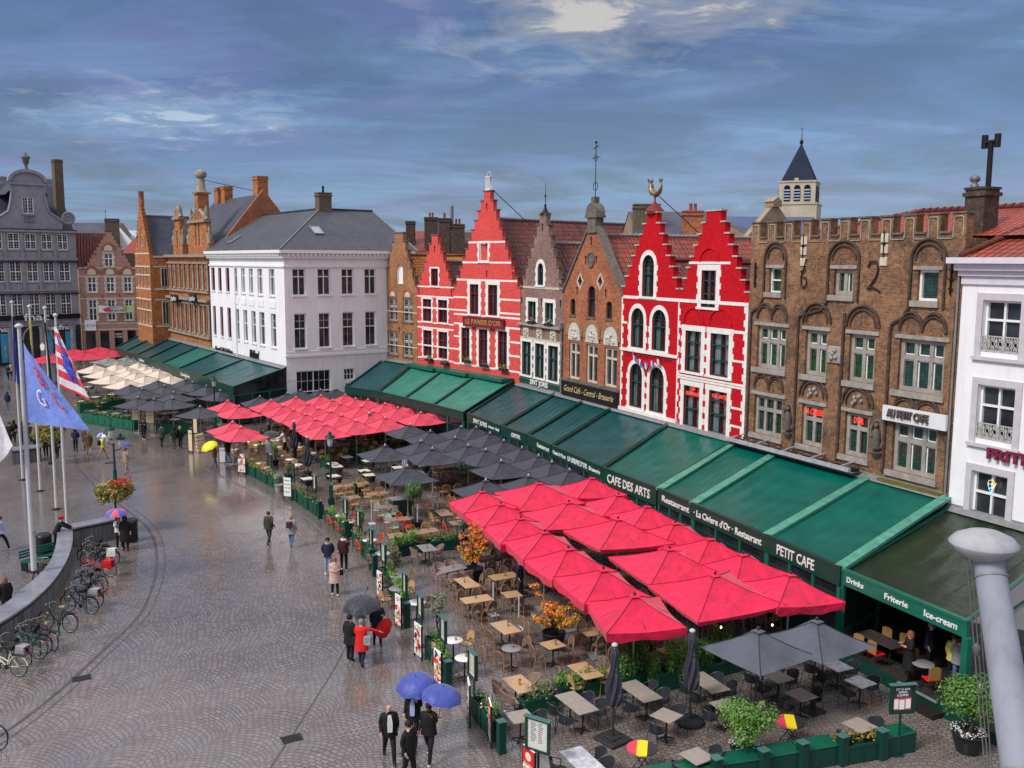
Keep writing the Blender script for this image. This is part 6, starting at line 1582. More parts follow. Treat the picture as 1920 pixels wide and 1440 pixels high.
# left terrace: charcoal
LG = [(285,714.5),(296,725),(264,729),(323,717),(300,712 + 7),(345,713),(365,718),(389,724),(407,731),(258,744),(289,748),(325,736.5),(322,747),(375,763)]
LG = [(245,722),(296,714),(266,730),(308,724),(348,712),(361,717),(387,724),(413,733),(325,736),(258,746),(289,749),(323,747),(375,763)]
LG.sort(key=lambda q: q[1])
for i,(px,py) in enumerate(LG):
 ri = int((py - 712) // 11); ci = sum(1 for a in LG if int((a[1] - 712) // 11) == ri and a[0] < px)
 p = G(px,py,2.9); o = place(mkg,'grey',(p.x,p.y,0),math.radians(-28) + rnd.uniform(-.1,.1),f'charcoal parasol, far left terrace, {ORD[ci]} from left, {ORD[ri]} row from back','charcoal parasols of the far left terrace'); o['category'] = 'parasol'
mkc = parasol_maker(c_cream,3.0,z=2.3,rise=.68); mka = parasol_maker(c_ash,3.0,z=2.45,rise=.45)
CR = [(178,684.5),(218,683),(200,693.5),(240,688),(210,703),(260,680),(275,686),(288,691),(300,695),(235,712),(258,697),(272,704),(318,704),(228,710)]
CR = [(178,684.5),(218,683),(260,680),(196,693),(238,688.5),(273,686),(207,703),(245,693.5),(287,690),(256,699),(299,694),(236,711.5),(272,705),(320,704)]
CR.sort(key=lambda q: q[1])
for px,py in CR:
 ri = int((py - 679) // 8); ci = sum(1 for a in CR if int((a[1] - 679) // 8) == ri and a[0] < px)
 p = G(px,py,2.95); o = place(mkc,'cream',(p.x,p.y,0),math.radians(-28) + rnd.uniform(-.07,.07),f'cream parasol, far left terrace, {ORD[ci]} from left, {ORD[ri]} row from back','cream parasols of the far left terrace'); o['category'] = 'parasol'
for i,(px,py) in enumerate([(203,671),(224,675),(238,669),(250,673)]):
 p = G(px,py,2.9); o = place(mka,'ash',(p.x,p.y,0),math.radians(-28),f'ash grey parasol just behind the cream ones, {ORD[i]} from left','ash grey parasols of the far left terrace'); o['category'] = 'parasol'
mkk = parasol_maker(c_crim,4.2,z=2.6,rise=.7)
for i,(px,py) in enumerate([(140,654),(160,660),(186,650),(205,655),(92,665)]):
 p = G(px,py,3.3); o = place(mkk,'crim',(p.x,p.y,0),math.radians(-30) + rnd.uniform(-.1,.1),('crimson parasol in front of the pink house, ' if i < 4 else 'lone crimson parasol in front of the grey building, ') + ORD[i] + ' of the group','crimson parasols at the back of the square'); o['category'] = 'parasol'
# two wide dark slate parasols by the chip shop
mks = parasol_maker(c_slate,2.5,z=2.3,rise=.68,pole=pole_dark,sag=.05)
for px,py,lb in ((1422,1180,'slate grey parasol in front of the low hedge, left of the near pair'),(1532,1162,'slate grey parasol beside the green corner post, right of the near pair')):
 p = G(px,py,3.0); o = place(mks,'slate',(p.x,p.y,0),angA + .12,lb,None); o['category'] = 'parasol'
# furled ones
def furled(cl=c_grey,plate='square'):
 def mk():
  r = empty('furled_parasol'); m = MB(); n = 14; prof = [(2.92,.03),(2.85,.09),(2.7,.13),(2.45,.10),(2.3,.085),(2.1,.13),(1.85,.19),(1.5,.22),(1.2,.2),(1.05,.16)]
  vs = []
  for z,rr in prof:
   for k in range(n):
    a = 2 * PI * k / n; q = rr * (1 + .28 * (1 if k % 2 else -1) * min(1,(2.9 - z) * 1.6)) ; vs.append((q * math.cos(a + z),q * math.sin(a + z),z + (.06 * (k % 3) if z < 1.3 else 0)))
  m.add(vs,[(i * n + k,i * n + (k + 1) % n,i * n + n + (k + 1) % n,i * n + n + k) for i in range(len(prof) - 1) for k in range(n)],smooth=False); m.build('folded_canopy',cl,r)
  m = MB(); m.tube([(0,0,.05),(0,0,2.98)],.03,8); m.build('pole',pole_dark,r)
  m = MB(); m.lathe([(.09,0),(.09,.05),(.05,.08),(0,.09)],8,(0,0,2.92)); m.build('finial',M('pale_cap',(.55,.55,.55)),r)
  m = MB()
  if plate == 'square': m.bevbox(-.42,.42,-.42,.42,0,.1,.03); m.bevbox(-.2,.2,-.2,.2,.1,.15,.02)
  else: m.lathe([(.45,0),(.46,.06),(.4,.12),(.12,.14),(.05,.16),(.05,.5)],20)
  m.build('base',pole_dark,r); return r
 return mk
for key,mk,px,py,lb in (('fur',furled(),1149,1388,'furled charcoal parasol on a square black base near the striped round table'),('fur2',furled(plate='round'),1293,1355,'furled charcoal parasol on a round black base beside the hedge'),('fur',furled(),553,868,'furled dark parasol standing among the cream wicker chairs'),('fur',furled(),578,905,'furled dark parasol beside the trimmed bay tree'),('fur',furled(),694,848,'furled dark parasol in the shade of the faded red block')):
 p = G(px,py); o = place(mk,key,(p.x,p.y,0),angA + .2,lb,None,1.0); o['category'] = 'parasol'
# ================= chairs and tables =================
rattan = M('honey_rattan',(.46,.23,.085),.45,.35,20); rattan_d = M('brown_bentwood',(.42,.20,.08),.4,.3,12)
weave_d = M('dark_woven_seat',(.16,.12,.095),.6,.4,40); weave_c = M('cream_wicker',(.52,.33,.16),.6,.35,30)
rope_p = M('pink_beige_rope',(.38,.25,.21),.7,.4,25); blk_metal = M('charcoal_metal',(.022,.025,.03),.35,.2,6)
blk_seat = M('charcoal_mesh_seat',(.03,.034,.042),.45,.3,30); mint = M('mint_weave',(.42,.58,.52),.6,.3,25); redw = M('red_weave',(.55,.04,.02),.6,.3,25)
red_pad = M('red_cushion',(.62,.01,.012),.6,.1)
def arc3(fn,n=10): return [fn(k / n) for k in range(n + 1)]
def bar_legs(r,mt,pts,rad=.016):
 for a,b in pts: MB().tube([a,b],[rad,rad * .85],6).build('leg',mt,r)
def chair_bistro(frame=rattan_d,seat=weave_d,backm=None,arms=False):
 def mk():
  r = empty('cafe_chair'); m = MB(); m.lathe([(.2,.43),(.225,.44),(.225,.465),(.2,.475)],12,sy=.95); m.build('seat',seat,r)
  f = lambda t: Vector((.215 * math.cos(PI * t),.17 + .07 * math.sin(PI * t),.47 + .45 * (math.sin(PI * t) ** .6)))
  hoop = arc3(lambda t: Vector((.21 * math.cos(PI * t),.19 + .09 * math.sin(PI * t),.47 + .43 * math.sin(PI * t) ** .55)),12)
  m = MB(); c = Vector((0,.235,.66)); vs = [c] + hoop; m.add(vs,[(0,k + 1,k + 2) for k in range(12)],smooth=True); m.add([v + Vector((0,.008,0)) for v in vs],[(0,k + 2,k + 1) for k in range(12)],smooth=True); b = m.build('backrest',backm or seat,r)
  m = MB(); m.tube(hoop,.017,6); m.tube([hoop[3],hoop[9]],.008,4) if False else None; m.build('back_frame',frame,b)
  bar_legs(r,frame,[((sx * .17,-.16,.45),(sx * .2,-.2,0)) for sx in (-1,1)] + [((sx * .19,.18,.48),(sx * .2,.24,0)) for sx in (-1,1)])
  if arms:
   m = MB()
   for s in (-1,1): m.tube([(s * .21,.2,.68),(s * .26,.0,.67),(s * .23,-.16,.64),(s * .2,-.18,.46)],.015,6)
   m.build('armrest',frame,r)
  return r
 return mk
def chair_honey():
 r = empty('wicker_armchair'); m = MB(); m.bevbox(-.23,.23,-.22,.22,.42,.47,.015); m.build('seat',weave_c,r)
 hoop = [Vector(p) for p in ((-.23,.22,.46),(-.235,.26,.78),(-.19,.28,.88),(0,.29,.9),(.19,.28,.88),(.235,.26,.78),(.23,.22,.46))]
 m = MB(); m.tube(hoop,.018,6)
 for z in (.56,.63,.70,.77,.84): m.bar((-.22,.25,z),(.22,.25,z),.034,.012)
 m.build('backrest',rattan,r)
 m = MB()
 for s in (-1,1): m.tube([(s * .235,.26,.72),(s * .27,.05,.7),(s * .26,-.18,.67),(s * .22,-.2,.44)],.016,6)
 m.build('armrest',rattan,r)
 bar_legs(r,rattan,[((sx * .2,sy,.43),(sx * .22,sy * 1.1,0)) for sx in (-1,1) for sy in (-.2,.21)]); return r
def chair_black():
 r = empty('metal_armchair'); m = MB(); m.lathe([(.12,.42),(.22,.43),(.24,.46)],12); m.build('seat',blk_seat,r)
 ring = [Vector((.27 * math.cos(a),.02 + .25 * math.sin(a),.66 + .14 * max(0,math.sin(a)) - .06 * max(0,-math.sin(a)))) for a in [math.radians(-40 + 260 * k / 14) for k in range(15)]]
 low = [Vector((.22 * math.cos(a),.0 + .2 * math.sin(a),.46)) for a in [math.radians(-40 + 260 * k / 14) for k in range(15)]]
 m = MB(); q = ring[3:12] + low[3:12]; n = 9; m.add(q,[(k,k + 1,n + k + 1,n + k) for k in range(n - 1)],smooth=True); m.add([v * 1.0 + Vector((0,.004,0)) for v in q],[(n + k,n + k + 1,k + 1,k) for k in range(n - 1)],smooth=True); b = m.build('backrest',blk_seat,r)
 m = MB(); m.tube(ring,.014,6); m.tube([ring[0],low[0]],.012,5); m.tube([ring[-1],low[-1]],.012,5); m.build('rim',M('worn_metal_rim',(.10,.11,.12),.3,.3,5,metal=.6),b)
 bar_legs(r,blk_metal,[((sx * .18,sy * .16,.43),(sx * .24,sy * .23,0)) for sx in (-1,1) for sy in (-1,1)],.012); return r
def chair_rope():
 r = empty('rope_armchair'); m = MB(); m.bevbox(-.24,.24,-.24,.2,.40,.45,.02); m.build('seat',rope_p,r)
 m = MB(); n = 12; top = [Vector((.29 * math.cos(a),.02 + .27 * math.sin(a),.62 + .2 * max(0,math.sin(a)) ** .6)) for a in [math.radians(-25 + 230 * k / n) for k in range(n + 1)]]; low = [Vector((.24 * math.cos(a),.0 + .21 * math.sin(a),.42)) for a in [math.radians(-25 + 230 * k / n) for k in range(n + 1)]]
 for k in range(n):
  m.bar(low[k],top[k],.03,.012); m.bar((low[k] + low[k + 1]) / 2,(top[k] + top[k + 1]) / 2,.03,.012)
 m.tube(top,.016,6); m.build('backrest',rope_p,r)
 bar_legs(r,blk_metal,[((sx * .2,sy * .18,.41),(sx * .22,sy * .22,0)) for sx in (-1,1) for sy in (-1,1)],.01); return r
def chair_tall():
 r = empty('cream_wicker_chair'); m = MB(); m.bevbox(-.22,.22,-.22,.22,.42,.48,.02); m.build('seat',weave_c,r)
 pts = [(-.2,.46),(.2,.46)] + [(.2 * math.cos(a),.88 + .12 * math.sin(a)) for a in [PI * k / 8 for k in range(9)]]; m = MB(); m.slab(pts,[],.2,.235); b = m.build('backrest',weave_c,r); b.rotation_euler.x = -.12
 bar_legs(r,rattan,[((sx * .19,sy,.43),(sx * .2,sy * 1.1,0)) for sx in (-1,1) for sy in (-.19,.2)])
 m = MB()
 for s in (-1,1): m.tube([(s * .2,.2,.7),(s * .24,0,.68),(s * .22,-.18,.66),(s * .2,-.19,.44)],.014,5)
 m.build('armrest',rattan,r); return r
def chair_red():
 r = empty('cushioned_chair'); m = MB(); m.bevbox(-.21,.21,-.2,.2,.43,.49,.02); m.build('seat',red_pad,r)
 m = MB(); m.slab([(-.19,.5),(.19,.5),(.2,.88),(.12,.93),(-.12,.93),(-.2,.88)],[],.19,.22); m.build('backrest',M('tan_wicker',(.34,.19,.07),.6,.3,30),r)
 bar_legs(r,blk_metal,[((sx * .18,sy,.43),(sx * .2,sy * 1.1,0)) for sx in (-1,1) for sy in (-.19,.2)],.013); return r
CH = {'bistro': (chair_bistro(),'bentwood chair'),'honey': (chair_honey,'honey rattan armchair'),'black': (chair_black,'charcoal metal armchair'),
 'rope': (chair_rope,'rope armchair'),'tall': (chair_tall,'cream wicker chair'),'mint': (chair_bistro(rattan_d,mint,mint,True),'mint bistro chair'),
 'redb': (chair_bistro(rattan,redw,redw),'red bistro chair'),'redpad': (chair_red,'red cushioned chair'),'tub': (chair_bistro(rattan,weave_c,weave_c,True),'rattan tub chair')}
def woodmat(name,c1,c2,rough=.32):
 t = NT(name); mp = t.N.new('ShaderNodeMapping'); mp.inputs['Scale'].default_value = (1.2,14,1); t.L.new(t.tc,mp.inputs[0]); n = t.noise(3,5,mp.outputs[0],.65)
 t.set(t.mix(t.ramp(n,[(.35,0.),(.65,1.)]),c1,c2)); t.L.new(t.math('MULTIPLY_ADD',t.noise(3,4),.4,rough - .15),t.b.inputs['Roughness']); MATS[name] = t.m; return t.m
w_light = woodmat('pale_oak_top',(.52,.34,.19),(.42,.26,.14)); w_grey = woodmat('grey_driftwood_top',(.34,.30,.26),(.24,.20,.17)); w_brown = woodmat('mauve_brown_top',(.34,.22,.17),(.25,.155,.12)); w_slate = M('grey_slate_top',(.24,.24,.26),.25,.2,5)
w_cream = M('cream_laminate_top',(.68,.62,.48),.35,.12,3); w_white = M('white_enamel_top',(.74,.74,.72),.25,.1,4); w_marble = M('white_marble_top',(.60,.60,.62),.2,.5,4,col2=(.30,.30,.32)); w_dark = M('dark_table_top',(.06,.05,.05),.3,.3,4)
def table_maker(top,L=.7,Wd=.7,round_=False,two=False):
 def mk():
  r = empty('cafe_table')
  m = MB()
  if round_: m.lathe([(.0,.725),(L / 2 - .01,.725),(L / 2,.735),(L / 2,.75),(L / 2 - .01,.757),(0,.757)],22)
  elif two: m.bevbox(-L / 2,-.006,-Wd / 2,Wd / 2,.72,.755,.006); m.bevbox(.006,L / 2,-Wd / 2,Wd / 2,.72,.755,.006)
  else: m.bevbox(-L / 2,L / 2,-Wd / 2,Wd / 2,.72,.755,.006)
  m.build('tabletop',top,r)
  for x in ((-L / 4,L / 4) if (L > 1 and not round_) else (0,)):
   m = MB(); m.tube([(x,0,.05),(x,0,.72)],.03,7); m.build('pedestal',blk_metal,r)
   m = MB()
   for k in range(4): a = PI / 4 + k * PI / 2; m.tube([(x,0,.08),(x + .26 * math.cos(a),.26 * math.sin(a),.02)],[.03,.02],5)
   m.build('base',blk_metal,r)
  return r
 return mk
TB = {'wood': (table_maker(w_light,1.2),1.2,'pale oak table'),'woods': (table_maker(w_light,.68),.68,'small square pale oak table'),'wood2': (table_maker(w_light,1.3,.68,two=True),1.3,'paired pale oak table'),
 'grey': (table_maker(w_grey,.72),.72,'square driftwood grey table'),'grey2': (table_maker(w_grey,1.44,.7,two=True),1.44,'paired driftwood grey table'),'brown': (table_maker(w_brown,1.25),1.25,'long mauve-brown table'),'browns': (table_maker(w_brown,.75),.75,'small mauve-brown table'),
 'slate': (table_maker(w_slate,1.1),1.1,'grey slate-topped table'),'cream': (table_maker(w_cream,.66),.66,'small cream square table'),'round': (table_maker(w_white,.68,round_=True),.68,'round white table'),'marble': (table_maker(w_marble,.7),.7,'white marbled square table'),
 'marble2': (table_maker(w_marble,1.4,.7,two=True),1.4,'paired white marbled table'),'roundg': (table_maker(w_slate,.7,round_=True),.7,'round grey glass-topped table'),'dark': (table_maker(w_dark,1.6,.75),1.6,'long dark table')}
potm = M('brass_pot',(.42,.30,.08),.35,.2,9,metal=.4); posy_g = M('posy_green',(.16,.24,.09),.7,.4,30); posy_r = M('posy_red',(.35,.03,.04),.7,.4,30)
def posy(mt):
 def mk():
  r = empty('flower_pot'); m = MB(); m.lathe([(.035,0),(.042,.09)],8); m.build('pot',potm,r)
  m = MB(); rr = random.Random(3)
  for k in range(26):
   a = rr.uniform(0,6.3); q = rr.uniform(0,.08); z = .11 + rr.uniform(0,.09); c = Vector((q * math.cos(a),q * math.sin(a),z)); d = Vector((rr.uniform(-1,1),rr.uniform(-1,1),rr.uniform(-.3,1))).normalized() * .035; e = d.orthogonal().normalized() * .02
   m.add([c - e,c + d * .4 - e * .2,c + d,c + e],[(0,1,2,3)])
  m.build('flowers',mt,r); return r
 return mk
chair_n = [0]
SIDE = {0: 'far',1: 'near',2: 'left',3: 'right'}
def dining(kind,px,py,where,ch=None,ang=0.0,nper=None,pot=None,ends=False,z0=0.0,sides=(1,-1)):
 """one table with its chairs; ang is the direction of its long side"""
 mk,L,desc = TB[kind]; p = G(px,py,.75 + z0); loc = Vector((p.x,p.y,z0)); a = ang + rnd.uniform(-.07,.07)
 o = place(mk,'tb_' + kind,loc,a,f'{desc} {where}','cafe tables on the terraces'); o['category'] = 'table'
 if pot:
  q = place(posy(posy_g if pot == 'g' else posy_r),'posy' + pot,loc + Vector((rnd.uniform(-.12,.12),rnd.uniform(-.1,.1),.757)),rnd.uniform(0,6),f'{"pale green" if pot == "g" else "dark red"} posy on the table {where}','posies on the tables'); q['category'] = 'flower pot'
 if not ch: return loc
 kinds = ch if isinstance(ch,tuple) else (ch,)
 n = nper or (2 if L > 1 else 1); c,s = math.cos(a),math.sin(a); k = 0
 wd_ = .35 if kind not in ('round','roundg') else .34
 for sd in sides:
  for i in range(n):
   x = (i - (n - 1) / 2) * (.62 if L < 1.5 else .7) + rnd.uniform(-.05,.05); y = sd * (wd_ + rnd.uniform(.14,.26))
   w = loc + Vector((c * x - s * y,s * x + c * y,0)); kd = kinds[k % len(kinds)]; k += 1
   face = a + (0 if sd > 0 else PI) + rnd.uniform(-.22,.22)
   mk2,d2 = CH[kd]
   v = Vector((-s * sd,c * sd)); side = ('far' if v.y > .3 else 'near') if abs(v.y) > abs(v.x) * .9 else ('right' if v.x > 0 else 'left')
   q = place(mk2,'ch_' + kd,w,face,f'{d2}, {side} side{" " + ORD[i] if n > 1 else ""}, table {where}','chairs around the terrace tables'); q['category'] = 'chair'
 return loc
AL = angA; AC = angA + PI / 2
D_ = dining
# -- near terrace, pale oak tables and bentwood chairs
D_('wood2',876,1092,'left of the orange maple pot','bistro',AL,pot='g'); D_('wood',894,1123,'beside the white pole foot','bistro',AC,pot='r'); D_('wood',948,1176,'in the open left of the second maple','bistro',AL,pot='r')
D_('roundg',959,1215,'with two chairs near the second maple','bistro',AL + .5,pot='r'); D_('woods',1037,1208,'in front of the second maple pot','bistro',AL,pot='r'); D_('wood',975,1282,'with rope chairs near the flower planter','rope',AL,pot='r')
D_('wood',1098,1257,'behind the flower planter',('bistro','tub'),AL,pot='r'); D_('woods',960,1114,'just left of the second maple','bistro',AC); D_('woods',1101,1144,'at the left edge under the red parasols','bistro',AC)
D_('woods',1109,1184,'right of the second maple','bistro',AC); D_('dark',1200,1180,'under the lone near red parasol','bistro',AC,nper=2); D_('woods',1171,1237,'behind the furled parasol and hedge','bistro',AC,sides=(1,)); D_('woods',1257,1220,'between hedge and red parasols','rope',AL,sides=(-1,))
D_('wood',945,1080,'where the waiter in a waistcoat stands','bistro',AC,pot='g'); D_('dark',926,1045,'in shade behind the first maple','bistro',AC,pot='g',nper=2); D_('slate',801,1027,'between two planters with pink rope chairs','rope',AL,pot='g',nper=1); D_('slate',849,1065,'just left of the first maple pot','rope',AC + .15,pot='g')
# -- driftwood tables and charcoal chairs, bottom right
D_('grey2',1081,1317,'right of the flower planter','black',AL); D_('grey',976,1343,'beside the burger poster','black',AL,sides=(-1,1)); D_('grey2',1200,1295,'behind the square parasol base','black',AL); D_('grey2',1327,1279,'right of the second furled parasol','black',AL)
D_('grey',1250,1341,'left of the round parasol base','black',AL + .4); D_('grey',1361,1322,'behind the round leafy bush','black',AL); D_('grey',1307,1417,'at the bottom edge left of the bush pot','black',AL + .1); D_('marble2',1093,1426,'at the bottom edge by the menu case','black',AL)
D_('grey2',1445,1261,'under the left slate grey parasol','black',AL); D_('marble2',1557,1241,'under the right slate grey parasol','black',AL); D_('marble',1613,1278,'closest to the terrace step','black',AL); D_('grey',1502,1302,'in the open between bush and step','black',AL); D_('grey',1612,1359,'behind the box of yellow flowers','black',AL + .1)
D_('dark',1652,1198,'on the chip shop deck','redpad',AL,z0=.32); D_('roundg',1731,1244,'on the chip shop deck beside the green post','redpad',AL + 1.2,z0=.32)
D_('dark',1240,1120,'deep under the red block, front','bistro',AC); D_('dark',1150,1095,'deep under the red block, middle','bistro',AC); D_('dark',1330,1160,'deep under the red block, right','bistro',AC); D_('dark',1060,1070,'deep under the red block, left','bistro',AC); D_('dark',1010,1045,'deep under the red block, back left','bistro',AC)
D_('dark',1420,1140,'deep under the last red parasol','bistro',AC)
# -- honey rattan terrace
for px,py,k,c,w,a in ((643,911,'brown','honey','right of the tall green lamp post',AC),(681,906,'browns','honey','before the yellow-green hedge',AC),(707,925,'brown','honey','left of the grey serving cabinet',AC),(662,932,'browns','honey','just behind the first lit menu case',AC),
      (723,950,'brown','mint','with mint chairs by the cabinet',AC),(746,973,'brown',('mint','redb'),'with mint and red chairs by the big pot',AC),(743,1003,'browns','honey','behind the bright bushes, left',AC),(781,998,'browns','honey','behind the bright bushes, middle',AC),(807,994,'browns','honey','behind the bright bushes, right',AC),
      (820,938,'brown','honey','right of the potted conifer',AL),(832,961,'brown','tub','with tub chairs before the red parasols',AL),(857,980,'browns','redb','nearest the red parasol corner',AL)):
 D_(k,px,py,w,c,a,pot='g')
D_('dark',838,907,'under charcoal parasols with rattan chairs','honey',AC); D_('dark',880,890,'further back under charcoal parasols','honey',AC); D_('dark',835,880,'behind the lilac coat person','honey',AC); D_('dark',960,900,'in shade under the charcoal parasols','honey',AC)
CT = [(624,869),(632,874),(626,892),(576,897),(690,863.5),(683,882),(692,890),(713,860),(746,876),(792,871),(650,856),(760,858)]; CT.sort()
for i,(px,py) in enumerate(CT): D_('cream',px,py,f'{ORD[i]} from left near the lamp post','black',AC if i % 2 else AC + .1)
RT = [((461,823),'far left under the small red parasols'),((472,828),'second under the small red parasols'),((484,834),'third in the wicker chair row'),((442,843),'beside the black jacket man'),((475,860),'behind the first flower boxes'),((489,868),'second behind the flower boxes'),((500,877),'third behind the flower boxes'),((524,825),'where the white jacket waiter leans'),
 ((545,861),'centre of the wicker chair terrace'),((536,854),'behind the trimmed bay ball'),((557,871),'before the furled parasol'),((585,849),'at the front edge of the faded red block'),((566,838),'beside the white collared waiter')]
for (px,py),w in RT: D_('round',px,py,w,'tall',AC,pot='r',sides=(1,) if px % 2 else (1,-1),nper=1)
for i,(px,py) in enumerate([(455,818),(497,820),(508,826),(520,838)]): D_('round',px,py,f'in the row of wicker chairs, {ORD[i]} place','tall',AC,sides=(1,),nper=2)
RF = [((641,966),'between two menu cases, far one',('redb',)),((655,977),'between two menu cases, near one',('redb',)),((693,1012),'beside the fourth menu case',('redb',)),((717,1037),'beside the fifth menu case',('bistro',)),((781,1129),'behind the sixth menu case',('bistro',)),((850,1200),'behind the seventh menu case',('tub',)),((871,1233),'behind the nearest tall menu case',('bistro',)),((746,1079),'by the small olive tree',('bistro',)),((745,1103),'by the pink flower planter',('tub',))]
for (px,py),w,c in RF: D_('roundg' if px in (746,745) else 'round',px,py,w,c,AL + .3,sides=(1,-1),nper=1,pot='g')
# under the faded red block: darker clutter of tables
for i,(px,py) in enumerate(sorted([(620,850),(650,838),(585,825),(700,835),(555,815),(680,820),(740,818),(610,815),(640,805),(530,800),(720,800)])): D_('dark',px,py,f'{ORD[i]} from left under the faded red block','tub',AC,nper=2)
# far left terrace
LT = [(222,761),(240,760),(170,770),(195,773),(218,775),(237,779),(309,775),(326,773),(302,764),(321,760),(329,786),(236,744),(180,744),(211,739),(192,754),(345,762),(340,748),(155,735),(165,725),(250,735),(280,760),(360,780),(372,770),(152,752)]
LT.sort()
for i,(px,py) in enumerate(LT):
 D_('grey' if py > 755 else 'cream',px,py,f'{(ORD + ["sixteenth", "seventeenth", "eighteenth", "nineteenth", "twentieth", "twenty-first", "twenty-second", "twenty-third", "twenty-fourth"])[i]} from left, far left terrace','honey' if i % 5 == 0 else 'black',math.radians(-20))
# folding tables painted like a black-yellow-red flag
def flag_table():
 r = empty('folding_table'); R_ = .43
 cols = [M('flag_red_paint',(.70,.06,.09),.3,.08),M('flag_yellow_paint',(.80,.62,.02),.3,.05),M('flag_black_paint',(.03,.03,.035),.3,.1)]
 for nm,x0,x1,mt in (('red_panel',-R_,-R_ / 3,cols[0]),('yellow_panel',-R_ / 3,R_ / 3,cols[1]),('black_panel',R_ / 3,R_,cols[2])):
  xs = [x0 + (x1 - x0) * k / 8 for k in range(9)]; lo = [(x,-math.sqrt(max(0,R_ * R_ - x * x))) for x in xs]; hi = [(x,math.sqrt(max(0,R_ * R_ - x * x))) for x in reversed(xs)]; P = lo + hi
  m = MB(); n = len(P); m.add([(x,y,.75) for x,y in P],[tuple(range(n))]); m.add([(x,y,.72) for x,y in P],[tuple(range(n))[::-1]])
  m.add([(x,y,.75) for x,y in P] + [(x,y,.72) for x,y in P],[(k,n + k,n + (k + 1) % n,(k + 1) % n) for k in range(n)]); m.build(nm,mt,r)
 for a,b in (((-.2,-.22,.72),(.25,-.25,0)),((.2,-.22,.72),(-.25,-.25,0)),((-.2,.22,.72),(.25,.25,0)),((.2,.22,.72),(-.25,.25,0))): MB().tube([a,b],.014,6).build('leg',blk_metal,r)
 return r
for px,py,lb in ((1204,1402,'round folding table striped red, yellow and black, left one at the bottom edge'),(1482,1352,'round folding table striped red, yellow and black, right one beside the leafy bush')):
 p = G(px,py,.75); o = place(flag_table,'flagt',(p.x,p.y,0),math.radians(-10),lb,'folding tables in flag stripes'); o['category'] = 'table'
# serving cabinet and heater poles
p = G(751,968); r = empty('serving_cabinet',p,AC,'grey waiter station cabinet with a flat top beside the potted conifer','cabinet')
m = MB(); m.bevbox(-.55,.55,-.35,.35,0,1.0,.02); m.build('cabinet_body',M('dark_grey_cabinet',(.05,.055,.055),.4,.3),r)
m = MB(); m.box(-.58,.58,-.38,.38,1.0,1.05); m.build('cabinet_top',M('wet_steel_top',(.35,.36,.38),.25,.3,5),r)
m = MB()
for k in range(2): m.box(-.5 + .53 * k,-.03 + .53 * k,-.375,-.352,.1,.92)
m.build('door',M('cabinet_door',(.03,.035,.035),.4),r)
def pole_foot():
 r = empty('barrier_pole'); m = MB(); m.bevbox(-.18,.18,-.18,.18,0,.03,.008); m.build('base',fr_white,r); m = MB(); m.tube([(0,0,.03),(0,0,1.35)],.035,8); m.build('pole',M('galvanised_pole',(.5,.5,.5),.35),r); return r
for px,py,lb in ((925,1153,'short white parasol stand beside the pale oak tables, left'),(973,1180,'short white parasol stand near the round glass table'),(697,982,'short white parasol stand beside mint chairs'),(783,992,'short white parasol stand at the end of the honey chairs')):
 o = place(pole_foot,'polef',G(px,py),AL,lb,'empty parasol stands'); o['category'] = 'parasol stand'
# ================= plants, planters, boards =================
def leafmat(name,c1,c2,c3=None,sc=2.2):
 t = NT(name); n = t.ramp(t.noise(sc,3),[(.38,0.),(.62,1.)]); n2 = t.ramp(t.noise(sc * 9,2),[(.4,0.),(.6,1.)])
 col = t.mix(n,c1,c2); col = t.mix(t.math('MULTIPLY',n2,.55),col,c3 or tuple(x * .45 for x in c1)); t.set(col,.45); t.b.inputs['Transmission Weight'].default_value = 0
 MATS[name] = t.m; return t.m
l_green = leafmat('leaf_green',(.045,.13,.022),(.08,.19,.03)); l_bright = leafmat('leaf_bright_green',(.10,.27,.025),(.17,.34,.04),(.05,.12,.02)); l_dark = leafmat('leaf_dark_green',(.028,.075,.025),(.05,.10,.035))
l_olive = leafmat('leaf_olive',(.13,.18,.09),(.20,.24,.13)); l_orange = leafmat('leaf_maple_orange',(.78,.20,.03),(.62,.12,.025),(.80,.36,.05),1.4); l_yel = leafmat('leaf_maple_yellow',(.55,.28,.02),(.34,.24,.02),(.66,.30,.03),1.4)
l_basket = leafmat('leaf_basket',(.22,.24,.03),(.36,.20,.04),(.09,.14,.02),3); f_red = M('petal_red',(.70,.015,.03),.6,.2,8); f_pink = M('petal_pink',(.70,.22,.30),.6,.3,8); f_white = M('petal_white',(.74,.72,.68),.6,.1,8); f_yellow = M('petal_yellow',(.72,.42,.03),.6,.3,8); l_ivy = leafmat('leaf_grey_green',(.16,.22,.16),(.24,.30,.22))
bark = M('bark_brown',(.07,.05,.035),.85,.4,12); green_box = M('planter_green',(.010,.075,.048),.4,.25,2); green_box2 = M('planter_bright_green',(.012,.13,.075),.4,.25,2); soil = M('potting_soil',(.03,.022,.016),.95)
